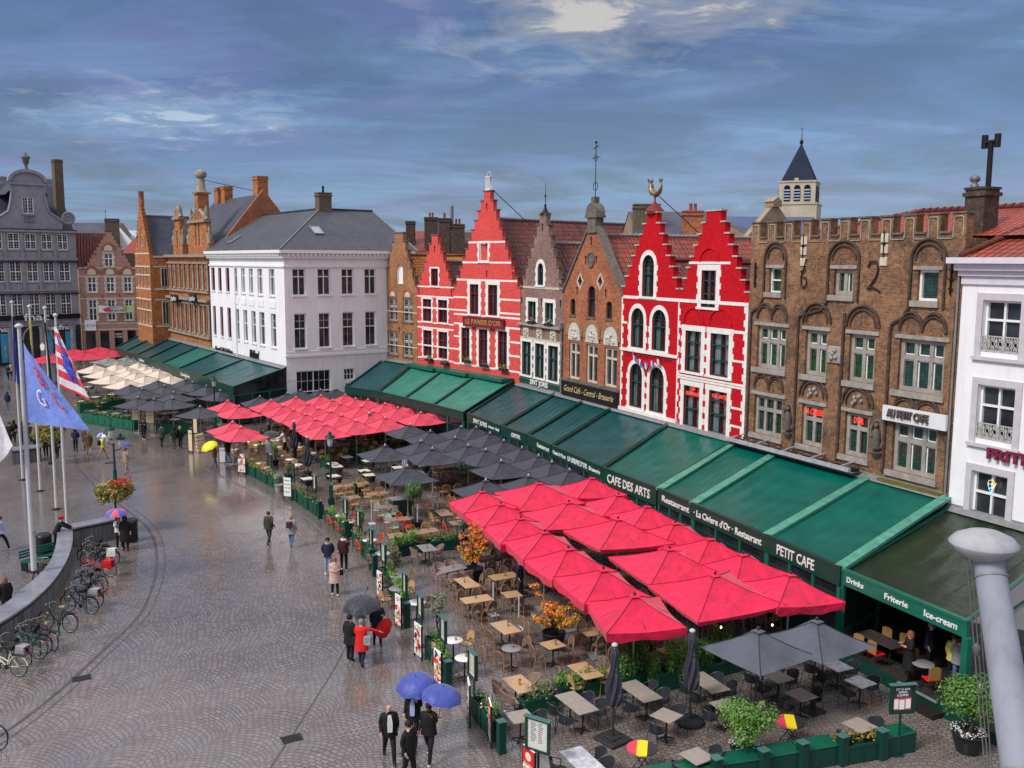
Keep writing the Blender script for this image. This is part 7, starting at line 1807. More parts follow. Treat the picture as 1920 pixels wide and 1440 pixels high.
def leaves(m,c,rad,n,size,seed=0,shell=.5,lobes=5,up=.3):
 """many leaf faces spread in uneven lobes through a crown"""
 rr = random.Random(seed); c = Vector(c); L = []
 for k in range(lobes):
  d = Vector((rr.uniform(-1,1),rr.uniform(-1,1),rr.uniform(-.8,1))); d = d.normalized() * rr.uniform(.25,.62) if d.length else d
  L.append((Vector((d.x * rad[0],d.y * rad[1],d.z * rad[2])),rr.uniform(.42,.68)))
 for k in range(n):
  o,s = L[rr.randrange(len(L))]; d = Vector((rr.gauss(0,1),rr.gauss(0,1),rr.gauss(0,1))).normalized(); q = (rr.random() ** shell)
  p = c + o + Vector((d.x * rad[0],d.y * rad[1],d.z * rad[2])) * s * q
  nrm = (d + Vector((rr.uniform(-.8,.8),rr.uniform(-.8,.8),rr.uniform(-.4,.9) + up))).normalized(); t = nrm.orthogonal().normalized(); t.rotate(Matrix.Rotation(rr.uniform(0,6.3),3,nrm)); b = nrm.cross(t); sz = size * rr.uniform(.6,1.3)
  m.add([p - t * sz * .5,p + b * sz * .32,p + t * sz * .6,p - b * sz * .32],[(0,1,2,3)])
 return m
def trunk(m,h,r0,seed=0,limbs=5,spread=.5,z0=0.0,base=.5):
 rr = random.Random(seed); pts = [Vector((rr.uniform(-.03,.03) * k,rr.uniform(-.03,.03) * k,z0 + h * k / 5)) for k in range(6)]
 m.tube(pts,[r0 * (1 - .12 * k) for k in range(6)],7)
 for k in range(limbs):
  a = rr.uniform(0,6.3); s = pts[2 + k % 3]; e = s + Vector((math.cos(a) * spread,math.sin(a) * spread,h * rr.uniform(.25,.55))); m.tube([s,(s + e) / 2 + Vector((0,0,.06)),e],[r0 * .5,r0 * .35,r0 * .15],5)
def pot(r,rad=.35,h=.5,mt=None,z=0):
 m = MB(); m.lathe([(rad * .72,0),(rad * .95,h * .6),(rad,h * .93),(rad * 1.05,h * .94),(rad * 1.05,h),(rad * .93,h),(rad * .9,h * .88),(0,h * .88)],16); return m.build('pot',mt or M('black_plastic_pot',(.015,.017,.02),.4,.2),r)
def plant(px,py,label,rad=(.5,.5,.5),h=.9,n=500,size=.09,mt=None,potr=.3,poth=.45,trk=.6,seed=1,potm_=None,mt2=None,frac2=.0,cat='potted plant',name='potted_tree',lobes=6,flowers=None,shell=.5,group=None):
 p = G(px,py); r = empty(name,p,0,label,cat,group); pot(r,potr,poth,potm_)
 m = MB(); trunk(m,h,.035 + trk * .02,seed,6,rad[0] * .6,poth * .85); m.build('trunk',bark,r)
 m = MB(); leaves(m,(0,0,poth + h),rad,int(n * (1 - frac2)),size,seed,shell,lobes); cr = m.build('crown',mt or l_green,r)
 if mt2: m = MB(); leaves(m,(0,0,poth + h - rad[2] * .45),(rad[0] * .9,rad[1] * .9,rad[2] * .6),int(n * frac2),size,seed + 50,shell,lobes); m.build('lower_foliage',mt2,r)
 if flowers:
  m = MB(); rr = random.Random(seed)
  for k in range(110): a = rr.uniform(0,6.3); q = potr * rr.uniform(.55,1.1); leaves(m,(q * math.cos(a),q * math.sin(a),poth + rr.uniform(.0,.12)),(.04,.04,.03),3,.055,k,.5,1)
  m.build('flowers',flowers,r)
 return r
def maple(px,py,label,seed,H_=2.1,R_=.85):
 p = G(px,py); r = empty('potted_maple',p,0,label,'potted tree','orange maples in black pots'); pot(r,.42,.62)
 rr = random.Random(seed); m = MB(); tips = []
 for k in range(17):
  a = rr.uniform(0,6.3); tz = rr.uniform(.8,H_); q = R_ * rr.uniform(.25,1.0) * (1 - .35 * (tz / H_ - .5)); e = Vector((q * math.cos(a),q * math.sin(a),.5 + tz * .85)); mid = Vector((q * .35 * math.cos(a),q * .35 * math.sin(a),.5 + tz * .45)); m.tube([(0,0,.5),mid,e],[.035,.022,.008],5); tips += [e,mid.lerp(e,.6),mid.lerp(e,.25)]
 m.build('trunk',bark,r)
 hi = MB(); lo = MB()
 for i,t in enumerate(tips):
  tgt = hi if (t.z > .5 + H_ * .42 or rr.random() < .3) else lo; leaves(tgt,t,(.27,.27,.17),75,.085,seed * 100 + i,.6,3,.6)
 hi.build('crown',l_orange,r); lo.build('lower_foliage',l_yel,r); return r
maple(888,1090,'orange maple in a round black pot at the left corner of the red parasols',5,2.4,.85)
maple(1038,1215,'broader orange and yellow maple in a black pot before the red parasols',9,2.35,1.25)
plant(778,992,'dark green potted conifer right of the serving cabinet',(.55,.55,.75),1.55,1600,.09,l_green,.42,.45,.9,3,lobes=8)
plant(740,950,'dark bushy potted tree behind the serving cabinet',(.6,.6,.7),1.2,1300,.09,l_dark,.35,.4,.7,4)
plant(722,915,'grey-green feathery potted shrub under a charcoal parasol',(.5,.5,.45),.7,700,.10,l_ivy,.3,.4,.5,6)
plant(578,895,'round trimmed bay tree beside the furled parasol',(.42,.42,.42),.95,900,.06,l_dark,.26,.4,.5,7)
plant(517,872,'small bright green round tree by the first flower boxes',(.36,.36,.4),1.0,700,.07,l_bright,.22,.35,.4,8)
plant(542,900,'clipped yellow-green ball shrub in a green box',(.34,.34,.3),.45,700,.05,l_basket,.3,.45,.5,9,green_box)
plant(645,985,'wispy golden-green shrub behind the menu case',(.45,.45,.6),.9,700,.08,l_olive,.25,.35,.4,10)
plant(678,1012,'leafy bamboo-like shrub beside the third menu case',(.35,.35,.6),.8,700,.09,l_green,.25,.35,.4,11)
plant(742,1092,'loose olive shrub left of the small round tables',(.42,.42,.55),.8,800,.075,l_olive,.25,.35,.4,12)
plant(822,1212,'slim olive tree in a pot between menu cases',(.5,.5,.6),1.25,800,.07,l_olive,.25,.35,.5,13,shell=.8)
plant(1397,1432,'round light green leafy bush in a pot at the bottom edge',(.84,.84,.74),.85,6000,.075,leafmat('leaf_bush',(.085,.21,.025),(.15,.30,.04),(.035,.09,.015)),.42,.5,1.2,14,flowers=f_white,lobes=9)
plant(1815,1408,'round green bush with white flowers in a black tub beside the grey mast',(.84,.84,.76),1.0,5600,.08,leafmat('leaf_mid_green',(.06,.17,.02),(.10,.22,.03)),.46,.58,1.2,15,flowers=f_white,lobes=9)
plant(870,1016,'leafy dark bush behind the low black planter',(.4,.4,.35),.5,600,.09,l_dark,.25,.35,.4,16)
plant(430,828,'spiky green potted palm by the yellow umbrella',(.4,.4,.4),.6,500,.13,l_bright,.25,.35,.4,17)
plant(480,792,'reddish green shrub before the small red parasols',(.6,.6,.4),.4,700,.10,l_olive,.3,.35,.4,18)
plant(700,842,'ivy bush in the shade of the faded red block',(.5,.5,.4),.5,500,.10,l_dark,.3,.35,.4,19)
# ---- planter boxes along the terrace edges
def planter(a,b,label,h=.62,w=.42,mt=None,fol=None,flo=None,fh=.28,seed=1,n=None,panels=None,size=.08,group='green planter boxes edging the terraces',cat='planter box',name='planter_box',fr_=.35):
 a = Vector((a.x,a.y,0)); b = Vector((b.x,b.y,0)); d = b - a; L = d.length; r = empty(name,a,math.atan2(d.y,d.x),label,cat,group); mt = mt or green_box
 m = MB(); m.box(0,L,0,.04,.03,h); m.box(0,L,w - .04,w,.03,h); m.box(0,.04,.04,w - .04,.03,h); m.box(L - .04,L,.04,w - .04,.03,h); m.box(.04,L - .04,.04,w - .04,.03,h - .12)
 k = panels or max(1,round(L / .8))
 for i in range(k + 1): x = min(L - .05,L * i / k); m.box(x - .0,x + .05,-.02,.0,.0,h + .02)
 m.box(0,L,-.018,0,h - .09,h - .01); m.box(0,L,-.018,0,.04,.12); m.build('box',mt,r)
 if fol:
  m = MB(); nn = max(1,round(L / .45)); rr = random.Random(seed)
  for i in range(nn): leaves(m,(L * (i + .5) / nn,w / 2,h + fh * .35),(.42,w * .75,fh * rr.uniform(1.0,1.5)),int((n or 130)),size * rr.uniform(.8,1.2),seed * 31 + i,.6,3,.6)
  m.build('foliage',fol,r)
 if flo:
  m = MB(); rr = random.Random(seed + 5); cnt = max(3,int(L * 11))
  for i in range(cnt): leaves(m,(L * rr.random(),w * rr.uniform(-.1,1.0),h + fh * rr.uniform(.1,.9)),(.05,.05,.04),6,.06,seed * 77 + i,.5,1)
  m.build('flowers',flo,r)
 return r
def post(p,label,h=.95,s=.11,mt=None):
 r = empty('green_post',p,AL,label,'post','short green posts ending the planter rows'); m = MB(); m.bevbox(-s,s,-s,s,0,h,.01); m.build('shaft',mt or gr_dark,r); m = MB(); m.bevbox(-s - .02,s + .02,-s - .02,s + .02,h,h + .05,.015); m.build('cap',M('wet_green_cap',(.06,.15,.13),.2),r); return r
PATH = [((457,886),(478,896),l_bright,f_yellow,'first flower box of the wicker chair terrace'),((480,897),(500,908),l_olive,f_red,'second flower box of the wicker chair terrace'),((502,909),(519,918),l_bright,f_white,'third flower box of the wicker chair terrace'),
  ((532,926),(556,942),l_olive,f_yellow,'first box past the grey pot, with ferns'),((558,943),(577,957),l_green,f_yellow,'second box past the grey pot'),((579,958),(594,968),l_dark,f_white,'third box past the grey pot'),
  ((609,978),(626,992),l_bright,None,'low box with lettuce-green leaves'),((627,993),(647,1008),l_bright,f_pink,'low box with small pink flowers'),((661,1023),(680,1043),l_olive,f_yellow,'box behind the burgundy jacket man'),((681,1045),(690,1056),l_green,None,'short box before the gate'),
  ((718,1092),(728,1108),l_bright,None,'short box beside the pink poster'),((729,1110),(748,1150),l_bright,f_pink,'long box with white and pink flowers'),((797,1222),(806,1240),l_green,None,'box beside the dark food poster'),((807,1242),(824,1268),l_bright,None,'box left of the tall post'),
  ((884,1342),(901,1365),l_green,f_white,'box beside the big ice cream poster'),((903,1367),(924,1392),l_bright,f_white,'box beside the red burger poster')]
for i,(a,b,fo,fl,lb) in enumerate(PATH): planter(G(*a),G(*b),f'dark green planter, {lb}',.62,.42,green_box,fo,fl,.3,i + 3,150)
for px,py,lb in ((600,972,'at the end of the third box, by the drain'),(697,1068,'left of the gate, far one'),(703,1080,'left of the gate, near one'),(763,1176,'at the end of the long flowered box'),(840,1292,'by the dark food posters'),(940,1412,'beside the burger poster'),(650,1012,'behind the man in burgundy')):
 post(G(px,py),f'short dark green post {lb}')
p = G(524,922); r = empty('potted_plant',p,0,'silvery plant in a pale grey stone pot between the planter rows','potted plant'); pot(r,.3,.45,stone); m = MB(); leaves(m,(0,0,.8),(.4,.4,.5),500,.08,44,.7,5); m.build('foliage',l_ivy,r)
# left terrace: bright green fence boxes with clipped hedge
for i,(a,b) in enumerate([((155,792),(183,796)),((183.5,796),(208,800)),((208.5,800),(231,803.5)),((231.5,803.5),(252,807)),((290,815),(355,812)),((412,795),(440,789)),((150,775),(235,764))]):
 lb = ['farthest left bright green hedge box facing the square','second bright green hedge box facing the square','third bright green hedge box facing the square','fourth bright green hedge box, beside the black signboard','bright green hedge box right of the terrace entrance','bright green hedge box by the near lamp post','inner hedge box between dark tables'][i]
 planter(G(*a),G(*b),lb,.8,.5,green_box2,l_green,None,.3,i + 30,170,size=.1)
planter(G(441,790),G(498,770),'tall bright green box below the glazed awning end',1.1,.4,green_box2)
# low hedge and flowered planter in the near terrace
planter(G(1163,1302),G(1230,1282),'leafy hedge planter behind the furled parasol, left part',.5,.55,green_box,l_green,None,.8,51,1500)
planter(G(1234,1300),G(1292,1286),'leafy hedge planter with bright green end box, middle part',.62,.55,green_box,leafmat('leaf_hedge',(.07,.19,.02),(.11,.25,.03)),None,.8,52,1500)
planter(G(1295,1284),G(1395,1257),'leafy hedge planter under the slate parasol, right part',.5,.55,green_box,l_green,None,.8,53,1500)
planter(G(985,1345),G(1048,1330),'dark planter with red and pink begonias, left part',.5,.45,green_box,l_green,f_pink,.35,54,300)
planter(G(1052,1318),G(1140,1300),'dark planter with red and pink begonias, right part',.5,.45,green_box,l_bright,f_pink,.35,55,300)
planter(G(747,1046),G(783,1037),'black planter with two bright round bushes, left part',.55,.5,gr_dark,l_bright,None,.42,56,520)
planter(G(785,1037),G(862,1030),'black planter with green bushes, right part',.5,.5,gr_dark,l_green,None,.3,57,260)
planter(G(600,878),G(622,880),'small hedge box between wicker chairs and cream tables',.6,.4,green_box,l_bright,None,.25,58,200)
planter(G(655,860),G(680,872),'dark green box among the cream square tables',.7,.45,green_box,l_green,None,.3,59,200)
planter(G(667,925),G(690,920),'yellow-green hedge box between cream and brown tables',.5,.4,gr_dark,l_bright,None,.25,60,300)
# bottom right: bright green boxes
gb = M('wet_bright_green_box',(.006,.10,.058),.28,.25,2)
def lowbox(a,b,label,h=.62,w=.6):
 a = G(*a); b = G(*b); d = b - a; L = d.length; r = empty('green_bench_box',a,math.atan2(d.y,d.x),label,'box','bright green boxes along the bottom edge'); m = MB(); m.bevbox(0,L,0,w,0,h - .04,.01); m.build('box',gr_dark,r); m = MB(); m.bevbox(-.02,L + .02,-.02,w + .02,h - .04,h,.012); m.build('lid',gb,r)
lowbox((1345,1475),(1428,1462),'wet bright green low box left of the yellow flower box, far left'); lowbox((1432,1460),(1500,1448),'wet bright green low box second from the left'); lowbox((1506,1447),(1576,1434),'wet bright green low box just left of the yellow flowers')
lowbox((1654,1424),(1716,1410),'wet bright green low box below the menu case'); lowbox((1225,1500),(1340,1477),'wet bright green low box at the bottom edge')
planter(G(1581,1436),G(1650,1424),'dark green box with yellow and rust flowers',.55,.6,gr_dark,leafmat('leaf_rust',(.20,.16,.03),(.30,.20,.03)),f_yellow,.2,61,160)
for px,py,lb in ((1430,1462,'far left between bright boxes'),(1503,1447,'second between bright boxes'),(1578,1434,'left of the yellow flowers'),(1652,1423,'right of the yellow flowers'),(1342,1478,'by the bottom edge')): post(G(px,py),f'short dark green post {lb}',.85,.12)
# window flower boxes on the coral and grey houses
def wbox(face,x,y,label,fl,w=.9):
 u,z = face.uv(x,y,-.25); q = face.P + face.d * u - face.inn * .22; r = empty('window_box',(q.x,q.y,z),face.rz,label,'flower box','flower boxes on the window sills'); m = MB(); m.box(-w / 2,w / 2,-.12,.12,-.14,.06); m.build('box',blk_metal,r); m = MB(); leaves(m,(0,0,.15),(w * .5,.2,.2),220,.09,int(x),.6,4); m.build('foliage',l_green,r); m = MB()
 rr = random.Random(int(x))
 for i in range(26): leaves(m,(rr.uniform(-w / 2,w / 2),rr.uniform(-.2,.1),rr.uniform(.05,.4)),(.05,.05,.04),5,.07,i,.5,1)
 m.build('flowers',fl,r)
FB4 = Face(PB,dB,C4); FA5 = Face(PA,dA,C5)
for f_,x,y,lb,fl in ((FB4,372,1275,'white flowers below the left small coral window',f_white),(FB4,480,1300,'dark leaves below the right small coral window',f_red),(FB4,625,1285,'yellow-green flowers below the left tall coral window',f_yellow),(FB4,745,1315,'pink flowers below the middle tall coral window',f_pink),(FB4,875,1340,'green trailing box below the right tall coral window',f_yellow),(FA5,112,825,'pink and white flowers on the grey house ledge, left',f_pink),(FA5,212,838,'white flowers on the grey house ledge, right',f_white)):
 wbox(f_,x,y,f'flower box with {lb}',fl,1.0)
# ---- menu cases
paper = emis('lit_menu_paper',(.85,.78,.62),.35); paper2 = M('menu_paper',(.62,.62,.58),.5,.2,20); ink = M('menu_ink',(.12,.10,.10),.7)
def menu_case(px,py,label,ang,zc=1.55,lit=True,w=.5,h=.72,pm=None,lean=0):
 p = G(px,py,zc); r = empty('menu_case',(p.x,p.y,0),ang,label,'menu case','green menu cases on posts')
 m = MB(); m.box(-w / 2 - .06,-w / 2,-.05,.05,zc - h / 2,zc + h / 2); m.box(w / 2,w / 2 + .06,-.05,.05,zc - h / 2,zc + h / 2); m.box(-w / 2 - .06,w / 2 + .06,-.05,.05,zc - h / 2 - .06,zc - h / 2); m.box(-w / 2 - .06,w / 2 + .06,-.05,.05,zc + h / 2,zc + h / 2 + .04); m.box(-w / 2,w / 2,.03,.05,zc - h / 2,zc + h / 2); m.build('case',gr_dark,r)
 m = MB(); m.bevbox(-w / 2 - .1,w / 2 + .1,-.09,.07,zc + h / 2 + .04,zc + h / 2 + .08,.015); m.build('lid',M('wet_green_cap',(.06,.15,.13),.2),r)
 m = MB(); m.box(-w / 2,w / 2,.0,.028,zc - h / 2,zc + h / 2); o = m.build('menu',pm or (paper if lit else paper2),r)
 m = MB(); rr = random.Random(int(px))
 for c in (-.12,.11):
  for k in range(11): z = zc + h / 2 - .1 - k * .052; m.box(c - .09,c - .09 + rr.uniform(.1,.18),-.008,-.002,z,z + .014)
 m.build('menu_text',ink,o)
 m = MB(); m.tube([(0,.05,0),(0,.05,zc - h / 2 - .05)],.035,8); m.box(-.15,.15,-.05,.15,0,.03); m.build('post',gr_dark,r); return r
mo = ['first','second','third','fourth','fifth','sixth','seventh','eighth','ninth','tenth','eleventh']
for i,(px,py) in enumerate([(508,864),(550,881),(590,904),(622,921),(648,950),(672,972),(696,1007),(719,1036),(759,1093),(788,1136),(831,1180),(886,1246)]):
 menu_case(px,py,f'green menu case on the terrace edge, {(mo + ["twelfth and nearest"])[i]} from the far end',AL + PI - .1 + rnd.uniform(-.12,.12) + PI,lit=i % 3 != 1)
menu_case(1008,1378,'green menu case with grey menus standing at the bottom edge beside the rubber mat',AL + .55,lit=False,w=.62,h=.82)
menu_case(1692,1310,'green menu case with red and white price sheets by the terrace step',math.radians(8),1.75,lit=False,w=.62,h=.75,pm=M('dark_menu_board',(.05,.05,.055),.4))
p = G(1692,1310,1.75); r = bpy.data.objects['menu_case.013'] if 'menu_case.013' in bpy.data.objects else None
if r:
 m = MB(); m.box(-.27,.27,-.012,-.003,1.42,1.78); o = m.build('price_sheet',M('red_price_sheet',(.55,.08,.12),.5),r); m = MB()
 for a,b,c,d in ((-.25,-.12,1.46,1.74),(-.09,.06,1.44,1.72),(.1,.25,1.46,1.74)): m.box(a,b,-.02,-.013,c,d)
 m.build('price_panel',fr_white,o); text('PITTA BAR',fr_white,r,(0,-.02,2.04),.1,.42,ext=.004); text('OPEN\nCOFFEE',fr_white,r,(0,-.02,1.9),.09,.34,ext=.004)
# ---- posters and boards
def board(px,py,zc,w,h,ang,label,draw,name='poster_board',legs=True,back=None):
 p = G(px,py,zc); r = empty(name,(p.x,p.y,0),ang,label,'poster'); m = MB(); m.box(-w / 2,w / 2,-.02,.02,zc - h / 2,zc + h / 2); m.build('board',back or fr_white,r); draw(r,zc,w,h)
 if legs: m = MB(); m.box(-w / 2 - .03,-w / 2,-.03,.03,.0,zc + h / 2); m.box(w / 2,w / 2 + .03,-.03,.03,0,zc + h / 2); m.build('frame',blk_metal,r)
 return r
def blobs(r,zc,w,h,mats,n,seed,z0=-.45,z1=.0,s=.1):
 rr = random.Random(seed)
 for j,mt in enumerate(mats):
  m = MB()
  for k in range(n):
   x = rr.uniform(-w * .4,w * .4); z = zc + h * rr.uniform(z0,z1); q = s * rr.uniform(.5,1); m.slab([(x + q * math.cos(a),z + q * math.sin(a)) for a in [i * PI / 4 for i in range(8)]],[],-.028 - .004 * j,-.021 - .004 * j)
  m.build('picture',mt,r)
cherry = M('cherry_print',(.45,.02,.05),.5); choc = M('chocolate_print',(.10,.04,.025),.5); crm = M('cream_print',(.75,.68,.58),.5); bun = M('bun_print',(.60,.30,.10),.5); redp = M('red_print',(.72,.02,.02),.4); dkp = M('dark_print',(.06,.05,.05),.5)
pang = AL + PI - .0
def d_ice(r,z,w,h): blobs(r,z,w,h,(cherry,choc,crm),9,3); text('Coupes & Crêpes',dkp,r,(0,-.03,z + h * .36),.09,w * .7,ext=.002); text('Dame Blanche',cherry,r,(0,-.03,z + h * .25),.07,w * .6,ext=.002)
def d_burg(r,z,w,h):
 m = MB(); m.box(-w / 2 + .01,w / 2 - .01,-.026,-.021,z,z + h / 2 - .01); m.build('red_panel',redp,r); blobs(r,z,w,h,(bun,crm),4,5,-.3,-.1,.12)
 m = MB(); m.slab([(.14 * math.cos(a),z + h * .26 + .12 * math.sin(a)) for a in [i * PI / 5 for i in range(10)]],[],-.034,-.027); m.build('emblem',crm,r); text('Burgers',crm,r,(0,-.036,z + h * .06),.1,w * .7,ext=.002)
def d_food(seed):
 def f(r,z,w,h): blobs(r,z,w,h,(dkp,bun,redp,crm),7,seed,-.45,.45,.11)
 return f
pa = AL + PI * .0 - .15
board(879,1312,.75,.62,1.2,AL - PI / 2 + 1.25,'tall white ice cream and pancake poster in front of the nearest planters',d_ice); board(919,1351,.7,.6,1.15,AL - PI / 2 + 1.25,'red and white burger poster leaning on the nearest planter',d_burg)
board(784,1199,.7,.55,1.15,AL + .1,'dark food poster beside the slim olive tree',d_food(7)); board(821,1249,.7,.5,1.1,AL + .1,'pale food poster left of the tall green post',d_food(8)); board(747,1144,.7,.5,1.2,AL + .1,'dark red food poster at the long flowered planter',d_food(9)); board(712,1096,.7,.5,1.1,AL + .1,'pink food poster beside the gate',d_food(10)); board(992,1436,.6,.55,1.0,AL + .1,'red and white poster cut by the bottom edge',d_burg)
def d_txt(*ls):
 def f(r,z,w,h):
  for k,t in enumerate(ls): text(t,dkp,r,(0,-.03,z + h * (.35 - .2 * k)),.12,w * .75,ext=.002)
 return f
board(453,868,.8,.55,1.2,math.radians(-20),'tall white menu board with dish pictures at the wicker terrace corner',d_food(11)); board(539,913,.85,.5,1.1,math.radians(-20),'white handwritten menu board at the second planter row',d_txt('MENU','du jour','19,50','open')); board(418,853,.55,.5,1.0,math.radians(10),'white pavement sign behind the man in jeans',d_txt('Lunch'),back=fr_white)
board(203 + 38,790,.6,.4,.8,math.radians(-15),'black signboard with vertical white word at the left terrace entrance',lambda r,z,w,h: text('FRITES',fr_white,r,(0,-.03,z),.12,.3,ext=.002),back=M('black_board',(.012,.012,.014)))
crem = M('cream_lit_sign',(.72,.58,.36),.5,.2,6)
for px,py,lb in ((255,772.5,'left'),(281,777,'right')): board(px,py,1.7,.75,1.3,math.radians(-15),f'tall cream menu panel at the left terrace entrance, {lb} one',d_txt('Menu','Moules','Frites'),back=crem)
board(357,826,.9,.4,1.5,math.radians(-30),'leaning cream signboard with red foot',d_txt('Wafels'),back=crem); board(366,795,1.2,.35,1.4,math.radians(-20),'narrow cream standing sign by the lone charcoal parasol',d_txt('Bar'),back=crem)
p = G(378,848); r = empty('display_rack',p,math.radians(60),'cream slatted display rack beside the yellow umbrella','rack'); m = MB()
for k in range(5): m.box(-.35,.35,-.1 + k * .06,.12 + k * .06,.12 + k * .26,.28 + k * .26)
m.build('shelf',crem,r); m = MB(); m.bar((-.36,-.1,0),(-.36,.25,1.4),.04); m.bar((.36,-.1,0),(.36,.25,1.4),.04); m.build('frame',bun,r)
# ---- flower ball posts
def flower_post(px,py,h,label,rx_,rz_,seed,red=True):
 p = G(px,py); r = empty('flower_post',p,0,label,'flower post','flower baskets on posts'); m = MB(); m.tube([(0,0,0),(0,0,h)],.05,8); m.lathe([(.2,0),(.2,.1),(.08,.3)],10); m.build('post',iron,r)
 m = MB(); m.lathe([(.1,h - .3),(.5,h - .15),(.6,h + .1),(.0,h + .1)],12); m.build('bowl',iron,r)
 m = MB()
 for k in range(14): a = k * 6.283 / 14; leaves(m,(rx_ * .62 * math.cos(a),rx_ * .62 * math.sin(a),h - .15 + .1 * math.sin(k * 3)),(rx_ * .42,rx_ * .42,rz_ * .75),230,.13,seed + k,.6,3)
 leaves(m,(0,0,h + rz_ * .25),(rx_ * .8,rx_ * .8,rz_ * .6),900,.13,seed + 90,.5,6); f = m.build('foliage',l_basket,r)
 if red:
  m = MB(); rr = random.Random(seed)
  for k in range(60): a = rr.uniform(-1.4,1.2); q = rx_ * rr.uniform(.2,.85); leaves(m,(q * math.cos(a),q * math.sin(a),h + rz_ * rr.uniform(.35,.75)),(.12,.12,.1),6,.11,k,.5,1)
  m.build('flowers',f_red,f)
flower_post(219,1000,2.35,'round flower basket on a post with red blossoms, above the curved wall',1.1,.7,200)
flower_post(96,870,2.4,'green flower basket behind the flagpoles',1.25,1.0,300,False)
# ================= people =================
skin_m = M('skin_light',(.55,.31,.22),.5,.1,9); skin_d = M('skin_dark',(.16,.075,.045),.5,.1,9); shoe_w = M('white_shoes',(.72,.72,.72),.5,.1); shoe_d = M('dark_shoes',(.02,.018,.018),.4,.1)
CLO = {'black': (.012,.012,.014),'navy': (.016,.022,.05),'jeans': (.10,.17,.32),'ltjeans': (.28,.36,.48),'red': (.68,.02,.02),'green': (.045,.05,.035),'brown': (.12,.075,.045),'tan': (.36,.25,.17),'grey': (.30,.29,.30),'white': (.72,.71,.70),'burg': (.07,.018,.03),'pink': (.62,.42,.36),
 'yellow': (.72,.66,.12),'lilac': (.42,.38,.50),'rust': (.20,.08,.035),'ltblue': (.40,.48,.72),'char': (.05,.05,.055)}
def cl(n): return M('cloth_' + n,CLO[n],.75,.3,6,bump=.2)
HAIR = {'black': (.012,.010,.009),'brown': (.06,.035,.02),'grey': (.25,.23,.22),'blond': (.42,.29,.14),'ginger': (.25,.10,.035)}
pn = [0]
